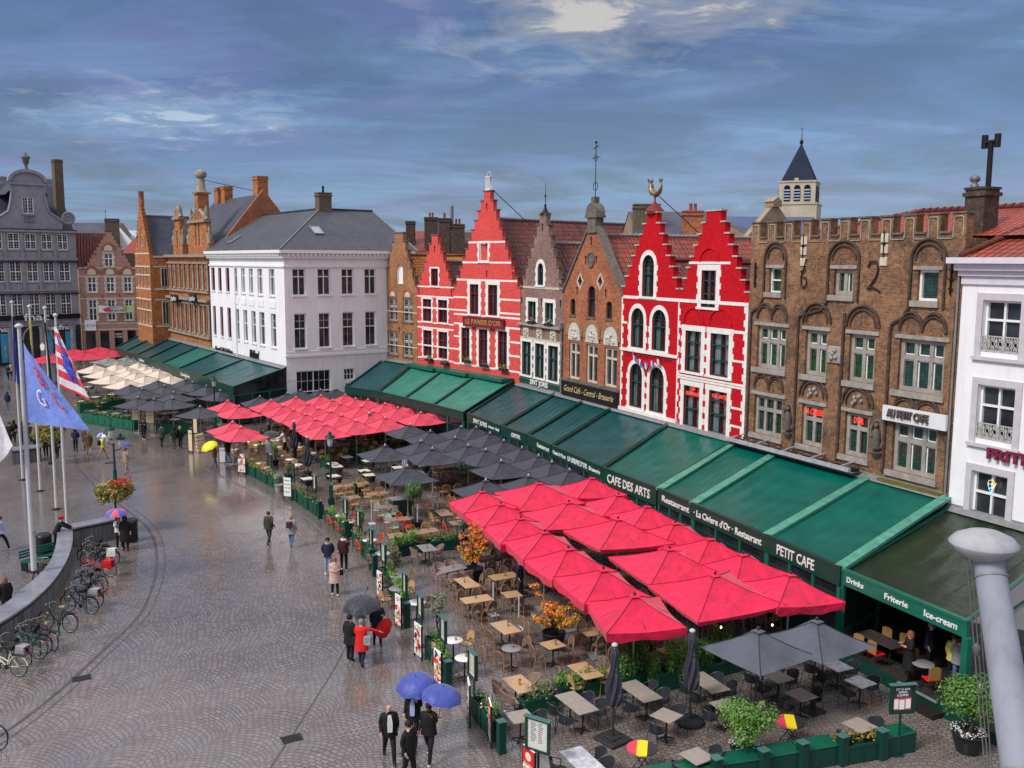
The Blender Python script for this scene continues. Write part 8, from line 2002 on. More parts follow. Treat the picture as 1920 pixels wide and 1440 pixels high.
def person(px,py,label,face=0.0,top='black',legs='black',hair='brown',stride=.0,coat=.86,armL='down',armR='down',h=1.72,shoes=shoe_d,sk=None,hat=None,hood=None,shirt=None,z0=0.0,bag=None,scarf=None,lean=0.0,group=None,wd=1.16):
 """px,py is the crown of the head in the photograph; face is the heading, 0 looks at the camera"""
 sk = sk or skin_m; p = G(px,py,h + z0); r = empty('person',(p.x,p.y,z0),face,label,'person',group); s = h / 1.72; J = []; E = []; R_ = []
 def v(x,y,z,ra,rb=None): J.append((x * s,y * s,z * s)); R_.append((ra * s,(rb or ra) * s)); return len(J) - 1
 def e(a,b): E.append((a,b)); return b
 pel = v(0,0,.93,.145,.105); sp = e(pel,v(0,lean * .3,1.12,.13,.10)); chs = e(sp,v(0,lean * .6,1.33,.155,.11)); nk = e(chs,v(0,lean,1.46,.062)); hb = e(nk,v(0,lean - .012,1.53,.066,.07)); hm = e(hb,v(0,lean - .02,1.61,.083,.094)); e(hm,v(0,lean - .01,1.68,.058,.066))
 for sg in (-1,1):
  st = stride * sg; hp = e(pel,v(sg * .09,0,.86,.104)); kn = e(hp,v(sg * .1,-st * .62 - .02,.49,.076)); an = e(kn,v(sg * .1,-st + (.12 if st < -.05 else 0),.10 + (.06 if st < -.1 else 0),.054)); e(an,v(sg * .115,-st - .13 + (.1 if st < -.05 else 0),.035,.045,.052))
  arm = armR if sg < 0 else armL
  sh = e(chs,v(sg * .19,lean * .8,1.40,.078)); y0 = lean
  P = {'down': ((.235,.03 - st * .25,1.15),(.25,-.05 + st * .5,.92)),'pocket': ((.26,.08,1.16),(.19,-.06,.95)),'hold': ((.24,-.04,1.17),(.14,-.24,1.25)),'up': ((.24,-.08,1.2),(.12,-.18,1.42)),'point': ((.36,-.12,1.33),(.60,-.24,1.24)),'phone': ((.22,-.02,1.16),(.06,-.24,1.18)),'lean': ((.24,-.25,1.2),(.12,-.5,1.08))}[arm]
  el = e(sh,v(sg * P[0][0],y0 + P[0][1],P[0][2],.063)); wr = e(el,v(sg * P[1][0],y0 + P[1][1],P[1][2],.034)); d = (Vector(P[1]) - Vector(P[0])).normalized(); hd = e(wr,v(sg * (P[1][0] + d.x * .05),y0 + P[1][1] + d.y * .05,P[1][2] + d.z * .05,.036,.026))
 me = bpy.data.meshes.new('body'); me.from_pydata(J,E,[]); o = bpy.data.objects.new('body',me); COL.objects.link(o)
 md = o.modifiers.new('skin','SKIN'); md.use_smooth_shade = True
 for i,q in enumerate(R_): me.skin_vertices[0].data[i].radius = q
 me.skin_vertices[0].data[0].use_root = True
 o.modifiers.new('sub','SUBSURF').levels = 1
 dg = bpy.context.evaluated_depsgraph_get(); nm = bpy.data.meshes.new_from_object(o.evaluated_get(dg)); bpy.data.objects.remove(o)
 mats = [sk,cl(top),cl(legs),shoes]; nm.materials.clear(); [nm.materials.append(m_) for m_ in mats]
 wr_ = [Vector(J[i]) for i in range(len(J)) if R_[i][0] < .0345 * s and J[i][2] > .6 * s]
 for q in nm.polygons:
  c = q.center / s; k = 1
  if c.z > 1.475: k = 0
  elif c.z < .09: k = 3
  elif c.z < .92 and abs(c.x) < .185: k = 2
  if k in (1,2) and any((q.center - w).length < .065 * s for w in wr_) and c.z > .7: k = 0
  q.material_index = k; q.use_smooth = True
 bm = bmesh.new(); bm.from_mesh(nm)
 for sg in (-1,1):
  i0 = 7 + (0 if sg < 0 else 8); wv,hv = Vector(J[i0 + 6]),Vector(J[i0 + 7]); d = (hv - wv).normalized(); a = d.cross(Vector((0,0,1)) if abs(d.z) < .8 else Vector((0,1,0))).normalized(); b = d.cross(a)
  for f_,(off,ln) in enumerate(((-.03,.035),(-.018,.062),(-.004,.068),(.011,.062),(.024,.048))):
   st_ = hv + a * off * s - d * (.03 if f_ == 0 else 0) * s; en = st_ + (d * ln + b * .02 + (a * -.025 if f_ == 0 else a * 0)) * s; t = MB(); t.tube([st_,(st_ + en) / 2 + b * -.006,en],[.0095 * s,.009 * s,.006 * s],5)
   vs = [bm.verts.new(q) for q in t.v]
   for q in t.f:
    try: nf = bm.faces.new([vs[i] for i in q]); nf.material_index = 0; nf.smooth = True
    except ValueError: pass
 bm.to_mesh(nm); bm.free(); nm.name = 'body'
 bo = bpy.data.objects.new('body',nm); COL.objects.link(bo); bo.parent = r
 m = MB(); rr = random.Random(int(px)); rings = [(1.47,.085,.075),(1.44,.165,.10),(1.36,.19,.125),(1.2,.18,.128),(1.05,.182,.135),(.95,.19,.14),(coat,.2 + (.9 - coat) * .09,.145 + (.9 - coat) * .09)]; n = 14; vs = []
 for z,a,b in rings:
  yy = lean * max(0,(z - .93) / .55)
  for k in range(n): t = 2 * PI * k / n; w = 1 + .035 * math.sin(k * 2.4 + z * 9 + px); vs.append((a * wd * w * math.cos(t) * s,(yy + b * 1.18 * w * math.sin(t)) * s,z * s))
 fs = [(i * n + k,i * n + (k + 1) % n,i * n + n + (k + 1) % n,i * n + n + k) for i in range(6) for k in range(n)]
 m.add(vs,fs,smooth=True); jo = m.build('jacket',cl(top),r)
 if shirt:
  m = MB(); m.add([(-.045 * s,-.135 * s,1.44 * s),(.045 * s,-.135 * s,1.44 * s),(.075 * s,-.185 * s,1.2 * s),(.065 * s,-.205 * s,.96 * s),(-.065 * s,-.205 * s,.96 * s),(-.075 * s,-.185 * s,1.2 * s)],[(0,5,4,3,2,1)]); m.build('shirt',cl(shirt),jo)
 hy = lean - .015
 if hair: m = MB(); m.lathe([(.088,1.585),(.1,1.63),(.094,1.68),(.06,1.722),(0,1.735)],12,(0,(hy + .018),0),sy=1.08); ho = m.build('hair',M('hair_' + hair,HAIR[hair],.6,.3,20),r); ho.scale = (s,) * 3
 if hair in ('blond','ginger'): m = MB(); m.lathe([(.06,1.44),(.1,1.5),(.1,1.6),(.08,1.68)],10,(0,hy + .05,0)); q = m.build('long_hair',M('hair_' + hair,HAIR[hair]),r); q.scale = (s,) * 3
 if hood: m = MB(); m.lathe([(.11,1.44),(.125,1.55),(.12,1.66),(.075,1.745),(0,1.76)],12,(0,hy + .03,0)); q = m.build('hood',cl(hood),r); q.scale = (s,) * 3
 if hat: m = MB(); m.lathe([(.1,1.64),(.104,1.68),(.08,1.745),(0,1.76)],12,(0,hy,0)); m.box(-.07,.07,hy - .18,hy - .05,1.655,1.668); q = m.build('cap',cl(hat),r); q.scale = (s,) * 3
 if scarf: m = MB(); m.tube([(.1 * s * math.cos(a),(lean + .1 * math.sin(a)) * s,1.46 * s) for a in [k * PI / 5 for k in range(10)]],.045 * s,7,closed=True); m.build('scarf',cl(scarf),r)
 m = MB()
 for x in (-.03,.03): m.lathe([(0,-.008),(.009,0),(0,.008)],6,(x,hy - .092,1.62))
 m.tube([(-.024,hy - .085,1.562),(.024,hy - .085,1.562)],.005,4); q = m.build('eyes',shoe_d,bo); q.scale = (s,) * 3
 m = MB(); m.tube([(0,hy - .085,1.63),(0,hy - .118,1.592),(0,hy - .09,1.585)],[.008,.015,.01],5)
 for x in (-.086,.086): m.lathe([(0,-.03),(.012,-.01),(.016,.015),(0,.03)],6,(x,hy + .01,1.605))
 q = m.build('face',sk,bo); q.scale = (s,) * 3
 if bag: m = MB(); kx,kz,kc,kw = bag; m.bevbox(kx - kw,kx + kw,.0 if abs(kx) > .1 else .13,.14 if abs(kx) > .1 else .3,kz - kw * 1.3,kz + kw * 1.3,.03); ob = m.build('bag',cl(kc),None); ob.location = r.location; ob.rotation_euler = r.rotation_euler; tag(ob,'bag of the ' + ' '.join(label.split()[:13]),'bag')
 return r
def brolly(px,py,label,mt,rad=.52,topz=2.12,tilt=(.0,.0),stripes=None,group='open rain umbrellas'):
 p = G(px,py,topz); r = empty('umbrella',(p.x,p.y,topz - .95),0,label,'umbrella',group); r.rotation_euler = (tilt[0],tilt[1],rnd.uniform(0,1)); m = MB(); n = 8; N = 6
 for k in range(n):
  m.cur = (k % 2) if stripes else 0; a0,a1 = 2 * PI * k / n,2 * PI * (k + 1) / n; vs = []
  for i in range(N + 1):
   t = i / N; q = rad * math.sin(t * 1.25) / math.sin(1.25); z = .95 - .30 * (1 - math.cos(t * 1.25)) / (1 - math.cos(1.25)) * (rad / .52)
   for j in range(5): u = j / 4; a = a0 + (a1 - a0) * u; qq = q * (1 - .07 * math.sin(PI * u) * t); vs.append((qq * math.cos(a),qq * math.sin(a),z + .03 * math.sin(PI * u) * t))
  m.add(vs,[(i * 5 + j,(i + 1) * 5 + j,(i + 1) * 5 + j + 1,i * 5 + j + 1) for i in range(N) for j in range(4)],smooth=True)
 c = m.build('canopy',[mt] + ([stripes] if stripes else []),r); m = MB()
 for k in range(n): a = 2 * PI * k / n; m.tube([(0,0,.93),(rad * .6 * math.cos(a),rad * .6 * math.sin(a),.84),(rad * .98 * math.cos(a),rad * .98 * math.sin(a),.66)],.004,4)
 m.build('ribs',iron,c); m = MB(); m.tube([(0,0,.0),(0,0,1.02)],.008,6); m.build('shaft',iron,r); m = MB(); m.tube([(0,0,.1),(0,0,0),(.04,0,-.03),(.07,0,0)],.014,6); m.build('handle',shoe_d,r)
ub = cloth('blue_umbrella_cloth',(.055,.08,.36),.2); uk = cloth('black_umbrella_cloth',(.03,.032,.042),.2); uy = cloth('yellow_umbrella_cloth',(.80,.74,.03),.1)
T_ = PI
A_ = person
A_(729,1319,'bald man in black suit and open white shirt walking at the bottom',.25,'black','black',None,.28,.78,shirt='white')
A_(766,1352,'heavy man in plain black jacket looking right, cut by the bottom edge',1.0,'black','black','black',.1,.8,h=1.74)
A_(804,1318,'man in black puffer jacket and white shoes under the lower blue umbrella',-.2,'black','black','black',.3,.82,armL='up',shoes=shoe_w,sk=skin_d)
A_(775,1290,'man in dark jacket and light blue shirt whose head is under the upper blue umbrella',-.1,'black','black','black',.2,.8,armL='up',shirt='ltblue')
brolly(784,1262,'blue umbrella with round crest patch, upper left of the two at the bottom',ub,.62,2.1,(.18,-.1)); brolly(822,1286,'blue umbrella with round crest patch, lower right of the two at the bottom',ub,.6,2.1,(.1,.12))
A_(655,1153,'person in long black coat with black shoulder bag seen from behind',2.6,'black','black','black',.02,.7,bag=(-.3,.85,'black',.13)); A_(677,1161,'person in bright red coat pointing to the right',2.9,'red','navy','grey',.12,.62,armR='point',armL='hold',bag=(-.26,1.0,'grey',.13))
A_(672,1133,'person in grey hooded top sharing the large dark umbrella',.2,'grey','jeans','brown',.02,.8,armL='up',armR='pocket'); A_(707,1127,'person in navy raincoat holding a large crimson bag',.3,'navy','navy',None,.08,.7,armL='hold',hood='navy')
brolly(681,1117,'large dark grey umbrella shared by the group of four',uk,.72,2.15,(.05,-.1))
p = G(718,1180,.75); m = MB(); m.lathe([(.06,.42),(.2,.3),(.27,.0),(.24,-.25),(.1,-.34),(0,-.35)],12,sy=.6); o = m.build('tote_bag',cl('red')); o.location = p + Vector((.05,-.2,.1)); o.rotation_euler = (0,.5,.3); tag(o,'large crimson cloth bag hanging from the arm of the person in navy','bag')
A_(614,1008,'man in navy sweater, pale scarf and light jeans standing',.1,'navy','ltjeans','black',.02,.86,'pocket','pocket',shoes=shoe_w,scarf='grey'); A_(644,1001,'man in burgundy jacket drinking from a cup',.2,'burg','black','black',.06,.84,'up','down',shoes=shoe_w,scarf='white'); A_(627,1045,'woman in long pale pink coat looking at her phone',.3,'pink','black','ginger',.06,.6,'phone','phone',1.66,shoe_w,scarf='pink',bag=(.27,.95,'black',.09))
A_(503,959,'man in green and black jacket walking away',T_ - .3,'green','char','brown',.2,.84,shoes=shoe_w); A_(545,964,'woman in grey coat with dark backpack walking away',T_ - .2,'grey','jeans','blond',.16,.72,h=1.68,shoes=shoe_w,bag=(.0,1.2,'burg',.12))
A_(975,1048,'waiter in navy waistcoat and white shirt between the tables',1.2,'navy','char','brown',.05,.9,shirt='white')
A_(268,784,'woman in black track jacket with white stripes at the left terrace entrance',.1,'black','black','brown',.08,.72,'hold','hold',shoes=shoe_w); A_(302,796,'man in olive green parka walking away',T_ - .2,'green','black','black',.15,.74); A_(326,800,'smaller person in black hooded top walking away',T_ - .1,'black','char',None,.22,.84,shoes=shoe_w,hood='black'); A_(337,799,'fair-haired man in black jacket walking away',T_ + .2,'black','black','blond',.26,.84,shoes=shoe_w)
A_(401,833,'person in brown jacket and blue jeans under the yellow umbrella',2.2,'rust','jeans','brown',.14,.84,'up','hold',shoes=shoe_w); A_(426,823,'man in black jacket and jeans reading the menu board',-2.0,'black','jeans','grey',.1,.84,'hold','down'); brolly(400,826,'bright yellow umbrella tilted towards the wicker terrace',uy,.6,2.1,(.1,-.45))
A_(504,820,'person in long white coat under the grey umbrella by the menu board',.6,'white','grey','black',.05,.66); brolly(508,808,'grey umbrella among the wicker chairs',uk,.68,2.15); A_(534,806,'waiter in white jacket leaning over a table',-1.4,'white','black','brown',.1,.86,'lean','lean',lean=-.15)
A_(559,804,'person in black jacket standing under the faded red parasols',.0,'black','black','brown',.05,.8,'hold','hold'); A_(548,800,'person in dark red top in the shade of the faded red parasols',.3,'burg','black','black'); A_(552,820,'person in dark clothes seated height beside the round tables',1,'navy','black','black',h=1.6); A_(581,818,'person in black waistcoat with white collar bending forward',2.5,'black','black','black',scarf='white',lean=-.12)
A_(504,776,'person in lilac shirt under the edge of the faded red parasols',-.8,'lilac','black','black',.05,.86,'hold','hold'); A_(762,850,'person in pale lilac coat beneath the charcoal parasols',.4,'lilac','black',None,.05,.7); brolly(765,846,'violet umbrella half hidden between charcoal parasols',cloth('violet_umbrella_cloth',(.10,.02,.40)),.5,2.0)
A_(13,735,'person in navy hooded jacket and jeans walking at the far left',.2,'navy','jeans',None,.15,.84,hood='navy'); A_(140,803,'man in navy anorak standing in front of the flagpoles',.1,'navy','black',None,.05,.8,'pocket','pocket',hood='navy'); A_(165,809,'man in brown coat walking away with tan trousers',T_ + .5,'brown','tan','grey',.2,.7); A_(159,800,'person in dark brown coat just behind the brown coated man',T_ + .2,'brown','char','black',.1,.6)
A_(191,816,'person in yellow jacket with dark backpack and beige trousers',T_ - .9,'yellow','tan','black',.28,.88,'up','down',bag=(.0,1.2,'black',.13)); brolly(195,811,'patterned light blue umbrella over the yellow jacket',cloth('light_blue_umbrella',(.10,.16,.62)),.5,2.02,stripes=fr_white); A_(235,840,'person in pinkish beige suit walking under a small blue umbrella',-.4,'tan','tan','brown',.15,.78,'up','down',bag=(-.3,.9,'green',.1)); brolly(233,829,'small blue umbrella beside the triple lantern',ub,.45,2.0)
for px,py,lb,cc,hd in ((17,792,'leftmost of the group on the platform behind the flags','black',None),(25,788,'second of the group on the platform behind the flags','black','black'),(41,790,'third of the group, half hidden by the tall flagpoles','black','black'),(53,793,'fourth of the group, right of the tall flagpole','char',None),(65,811,'short person in black right of the platform group','black','black'),(84,812,'bulky person in black poncho left of the third pole','black','black'),(105,814,'person in black between the two right flagpoles','black',None),(20,680,'passer-by far off near the black shop front','tan',None),(14,684,'dark passer-by far off near the blue poster','black',None),(112,683,'far person in yellowish coat before the arch','tan',None)):
 A_(px,py,'person in dark clothes, ' + lb if cc != 'tan' else 'pale ' + lb,rnd.uniform(-.5,.5),cc,'black','black',.06,.72,'pocket','pocket',hood=hd)
A_(103,969,'person in red cap and black shirt leaning on the curved wall',2.0,'black','black','black',.1,.9,'lean','lean',hat='red',lean=-.25); A_(8,1082,'person in black hooded jacket inside the curved wall at the left edge',-2.2,'black','char','ginger',.05,.84); A_(-1,968,'person in pale blue shirt striding out at the left edge',1.8,'ltblue','black','brown',.3,.88,shoes=shoe_w)
A_(222,967,'person in white blouse and black skirt under the striped flag umbrella',.7,'white','black','brown',.05,.92,'hold','up',shoes=shoe_w,h=1.68); A_(233,968,'person in black coat beside the white blouse',.2,'black','black',None,.02,.5,hood='black'); brolly(218,954,'umbrella striped in red, white and blue like the British flag',cloth('flag_umbrella_blue',(.05,.10,.50)),.55,2.1,stripes=M('umbrella_red_white',(.70,.12,.18),.5))
A_(1708,1183,'person in long black dress with bright blue bag on the chip shop deck',-1.6,'black','black','ginger',.05,.45,'hold','hold',z0=.32,bag=(-.25,.95,'ltblue',.08)); A_(1747,1168,'grey-haired person in navy deeper on the chip shop deck',.8,'navy','black','grey',z0=.32); A_(1801,1196,'person in grey hooded top and jeans by the green corner post',2.6,'grey','jeans','brown',z0=.32,armL='hold'); A_(1790,1190,'person in yellow jacket partly hidden behind the grey hooded person',2.0,'yellow','black','brown',z0=.32)
# ================= curved wall, poles, flags, lamps, mast, bicycles =================
def smooth(P,k=6):
 Q = []
 for i in range(len(P) - 1):
  p0,p1,p2,p3 = P[max(i - 1,0)],P[i],P[i + 1],P[min(i + 2,len(P) - 1)]
  for j in range(k): t = j / k; Q.append(.5 * ((2 * p1) + (-p0 + p2) * t + (2 * p0 - 5 * p1 + 4 * p2 - p3) * t * t + (-p0 + 3 * p1 - 3 * p2 + p3) * t ** 3))
 return Q + [P[-1]]
WH = 1.0
def curved_wall(name,out,inn,label):
 O = smooth([G(x,y,WH) for x,y in out]); I = smooth([G(x,y,WH) for x,y in inn]); r = empty(name,(0,0,0),0,label,'wall')
 def prism(A,B,z0,z1,nm,mt):
  m = MB(); n = len(A); vs = [(p.x,p.y,z1) for p in A] + [(p.x,p.y,z1) for p in B] + [(p.x,p.y,z0) for p in A] + [(p.x,p.y,z0) for p in B]; fs = []
  for i in range(n - 1): fs += [(i,n + i,n + i + 1,i + 1),(2 * n + i,i,i + 1,2 * n + i + 1),(n + i,3 * n + i,3 * n + i + 1,n + i + 1)]
  fs += [(0,2 * n,3 * n,n),(n - 1,2 * n - 1,4 * n - 1,3 * n - 1)]; m.add(vs,fs); m.build(nm,mt,r)
 A2 = [o.lerp(i,.06) for o,i in zip(O,I)]; B2 = [o.lerp(i,.94) for o,i in zip(O,I)]
 if 'weathered_boards' not in MATS:
  t = NT('weathered_boards'); w = t.noise(3.2,3,None,.5); mp = t.N.new('ShaderNodeMapping'); mp.inputs['Scale'].default_value = (6,6,.25); t.L.new(t.tc,mp.inputs[0]); n_ = t.noise(1.6,5,mp.outputs[0],.7); t.set(t.mix(t.ramp(n_,[(.35,0.),(.65,1.)]),(.20,.20,.21),(.04,.04,.045)),.5); t.bump(n_,.4,.02); MATS['weathered_boards'] = t.m
 prism(A2,B2,0,WH - .09,'wall_face',MATS['weathered_boards']); prism([o.lerp(i,.01) for o,i in zip(O,I)],I,WH - .16,WH - .085,'painted_shadow_band',iron); prism(O,I,WH - .08,WH,'coping',M('wet_bluestone',(.26,.26,.30),.12,.35,1.2))  # solid black band under the coping stands in for its shadow
curved_wall('curved_wall',[(-150,1225),(-70,1200),(0,1167),(56,1130),(97,1092),(122,1056),(135,1022),(136,994),(132,984)],[(-180,1200),(-80,1170),(0,1137),(42,1103),(69,1081),(92,1055),(104,1025),(107,994),(104,983)],'long curved low wall with wet bluestone top behind the parked bicycles')
curved_wall('return_wall',[(137,990),(176,982),(216,974)],[(134,982),(172,974),(212,966)],'short straight low wall meeting the curved wall beside the flower post')
curved_wall('platform_wall',[(22,845),(50,842),(77,838)],[(24,838),(50,835),(75,832)],'dark low platform wall with people behind the flagpoles')
al_ = M('pale_flagpole',(.55,.56,.58),.4,.15,3)
def flagpole(bx,by,ty,label,rad=.07,z0=0):
 p = G(bx,by,z0); t = p.y; z = DY(bx,ty,t).z; r = empty('flagpole',p,0,label,'flagpole','flagpoles'); m = MB(); m.tube([(0,0,0),(0,0,z - z0)],[rad * 1.15,rad * .75],10); m.build('pole',al_,r); m = MB(); m.lathe([(rad,0),(rad * 1.7,.05),(rad * 1.6,.12),(0,.2)],10,(0,0,z - z0)); m.build('cap',al_,r); m = MB(); m.box(-.22,.22,-.18,.18,0,.03); m.lathe([(.14,.03),(.1,.1)],8); m.build('foot',iron,r); m = MB(); m.tube([(.1,0,.9),(.1,0,z - z0 - .1)],.006,4); m.box(-.02,.14,-.06,.06,1.6,1.75); m.build('halyard',lead,r); return p,z
pp = [flagpole(64,1072,615,'nearest white flagpole standing on the curved wall, with the pale blue flag',.1,WH),flagpole(43,900,569,'thin flagpole left of the nearest, with the dark blue flag'),flagpole(76,921,577,'flagpole behind with the narrow yellow flag'),flagpole(106,955,580,'flagpole with the hanging black flag'),flagpole(127,1000,594,'flagpole with the red and white striped lion flag')]
def flag(pi,px_poly,nx,ny,label,mats,pick,folds=3,amp=.12,away=.3,marks=None):
 """corner pixels: top hoist, top fly, bottom fly, bottom hoist, all near the pole's own distance"""
 p,z = pp[pi]; Y = p.y; c = [DY(x,y,Y - (away if i in (1,2) else .0)) for i,(x,y) in enumerate(px_poly)]
 def S_(u,v):
  q = (c[0] * (1 - u) + c[1] * u) * (1 - v) + (c[3] * (1 - u) + c[2] * u) * v; return q + Vector((0,amp * math.sin(folds * PI * u + v * 2) * (.3 + u),0))
 r = empty('flag',(p.x,p.y,0),0,label,'flag','flags on the poles'); m = MB(); vs = [S_(i / nx,j / ny) - r.location for j in range(ny + 1) for i in range(nx + 1)]; W_ = nx + 1
 for j in range(ny):
  for i in range(nx): m.cur = pick((i + .5) / nx,(j + .5) / ny); o_ = len(m.v); m.add([vs[j * W_ + i],vs[j * W_ + i + 1],vs[(j + 1) * W_ + i + 1],vs[(j + 1) * W_ + i]],[(0,3,2,1)],smooth=False)
 o = m.build('cloth',mats,r)
 bm = bmesh.new(); bm.from_mesh(o.data); bmesh.ops.remove_doubles(bm,verts=bm.verts,dist=.001); bm.to_mesh(o.data); bm.free(); o.data.polygons.foreach_set('use_smooth',[True] * len(o.data.polygons))
 for (t,u,v,sz,mt) in (marks or []):
  if isinstance(t,str):
   me = textmesh(t,sz,.002); me.materials.clear(); me.materials.append(mt)
   for q in me.vertices: q.co = S_(u + q.co.x,v - q.co.y) - r.location + Vector((0,-.10 + q.co.z,0))
  else:
   k = MB(); k.slab([(u + a * sz,v + b * sz) for a,b in t],[],-.002,.002); me = bpy.data.meshes.new('emblem'); me.from_pydata([tuple(S_(a,b_) - r.location + Vector((0,-.10 + yy,0))) for a,yy,b_ in k.v],[],k.f); me.materials.append(mt)
  q = bpy.data.objects.new('emblem',me); COL.objects.link(q); q.parent = o
 return r
fb = cloth('pale_blue_flag',(.20,.29,.80),.2); fl_r = cloth('flag_red',(.72,.01,.03),.2); fl_w = cloth('flag_white',(.74,.70,.78),.2); fl_b = M('flag_lion_blue',(.05,.09,.62),.6); fl_n = cloth('flag_navy',(.01,.025,.22)); fl_y = cloth('flag_yellow',(.74,.62,.08)); fl_k = cloth('flag_black',(.012,.012,.013))
flag(0,[(44,642),(50,655),(168,808),(52,792)],26,18,'large pale blue flag with letters B, G and C drooping from the nearest pole',[fb],lambda u,v: 0,6,.045,.9,[('B',.62,.38,.36,fl_r),('G',.38,.66,.30,fl_w),('C',.77,.66,.30,fl_r)])
LION = [(0,-.4),(.12,-.5),(.25,-.42),(.22,-.25),(.4,-.3),(.5,-.15),(.3,-.1),(.3,.05),(.5,.1),(.42,.25),(.28,.2),(.3,.4),(.45,.5),(.2,.5),(.1,.3),(-.05,.35),(.0,.5),(-.2,.5),(-.2,.3),(-.35,.15),(-.5,.2),(-.4,-.05),(-.25,.05),(-.2,-.1),(-.4,-.2),(-.35,-.38),(-.2,-.25),(-.1,-.3)]
flag(4,[(101,612),(106,614),(171,752),(108,722)],22,24,'red and white striped flag with a blue lion on the right pole',[fl_w,fl_r],lambda u,v: 1 if (v * 4.6 + .15) % 1 > .5 else 0,3,.05,1.0,[(LION,.62,.56,.50,fl_b),(LION,.55,.22,.2,fl_b)])
flag(1,[(22,592),(26,594),(38,722),(26,715)],8,16,'dark blue flag hanging limp from the thin left pole',[fl_n],lambda u,v: 0,4,.1,.2,[([(0,-.5),(.5,0),(0,.5),(-.5,0)],.6,.8,.12,fl_y)])
flag(2,[(54,600),(56,602),(66,725),(60,690)],8,16,'narrow yellow and black flag hanging from the second pole',[fl_y,fl_k],lambda u,v: 1 if .45 < v < .75 else 0,3,.08,.2)
flag(3,[(82,603),(86,606),(105,748),(90,712)],8,18,'black flag with a red lower edge hanging from the third pole',[fl_k,fl_r],lambda u,v: 1 if v > .93 else 0,3,.1,.3)
q = G(-12,1120); pp.append((q,9)); flag(5,[(-22,740),(-12,745),(27,835),(-20,890)],10,12,'white flag with a faint pink letter cut by the left edge',[fl_w],lambda u,v: 0,3,.1,.4,[('G',.55,.55,.3,cloth('flag_faint_pink',(.7,.35,.5)))])
def lamp(px,py,h,label,arms=0):
 p = G(px,py); r = empty('street_lamp',p,0,label,'street lamp','dark green street lamps'); m = MB(); m.lathe([(.2,0),(.2,.25),(.12,.4),(.11,1.2),(.07,1.3),(.055,h - .8),(.1,h - .75),(.04,h - .7)],10); m.build('post',M('lamp_green',(.012,.045,.035),.35,.2),r)
 for k in range(max(1,arms)):
  a = 2 * PI * k / max(1,arms) + .6; x,y,z = ((.42 * math.cos(a),.42 * math.sin(a),h - 1.0 + .35 * k) if arms else (0,0,h - .7))
  if arms: m = MB(); m.tube([(0,0,z - .2),(x,y,z - .1),(x,y,z)],.03,6); m.build('arm',MATS['lamp_green'],r)
  m = MB(); m.lathe([(.09,0),(.14,.05),(.19,.5),(.2,.52)],6,(x,y,z)); g = m.build('lantern_glass',M('milky_lantern_glass',(.62,.64,.66),.2),r); m = MB(); m.lathe([(.3,.5),(.3,.56),(.14,.68),(.08,.72),(.11,.78),(.05,.86),(0,.9)],8,(x,y,z)); m.build('lamp_cap',MATS['lamp_green'],g)
lamp(621,945,4.1,'tall green street lamp standing in the near part of the rattan terrace'); lamp(404,805,4.3,'green street lamp between the lone charcoal and faded red parasols'); lamp(217,918,3.6,'green street lamp with three lanterns behind the flower post',3)
def mast():
 a = DY(1852,1040,12.0); b = DY(1915,1440,10.6); d = (b - a).normalized(); e = a + d * (a.z / -d.z); r = empty('leaning_mast',(0,0,0),0,'thick pale grey leaning mast with a lozenge head at the right edge','mast')
 mt = plaster('streaked_grey_metal',(.27,.28,.34),(.07,.07,.08)); q = (-d).to_track_quat('Z','Y').to_matrix().to_4x4(); m = MB(); m.tube([e,a],[.37,.188],24); m.build('shaft',mt,r)
 m = MB(); m.tube([a + d * .28,a + d * .31],.205,24); m.tube([a + d * 2.6,a + d * 2.63],.243,24); m.build('weld_ring',lead,r)
 m = MB(); m.lathe([(0,-.10),(.2,-.09),(.36,.02),(.46,.13),(.462,.15),(.38,.24),(.22,.31),(0,.34)],28); o = m.build('lamp_head',plaster('pale_mast_head',(.36,.36,.39),(.12,.12,.12)),r); o.location = a + Vector((-.06,0,.02)); o.scale = (.93,.93,.93)
 m = MB()
 for k in range(3): m.tube([a + Vector((-.3 + .06 * k,-.05,-.02)),a + Vector((-.24 + .05 * k,-.1,-.9)) + d * .8,b + Vector((-.42 + .04 * k,0,-.1)),b + Vector((-.42 + .04 * k,0,-3))],.009,5)
 m.lathe([(0,-.1),(.04,-.05),(.05,.05),(0,.1)],7,tuple(a.lerp(b,.47) + Vector((-.33,0,0)))); m.build('stay_cables',M('steel_cable',(.10,.10,.10),.4),r)
mast()
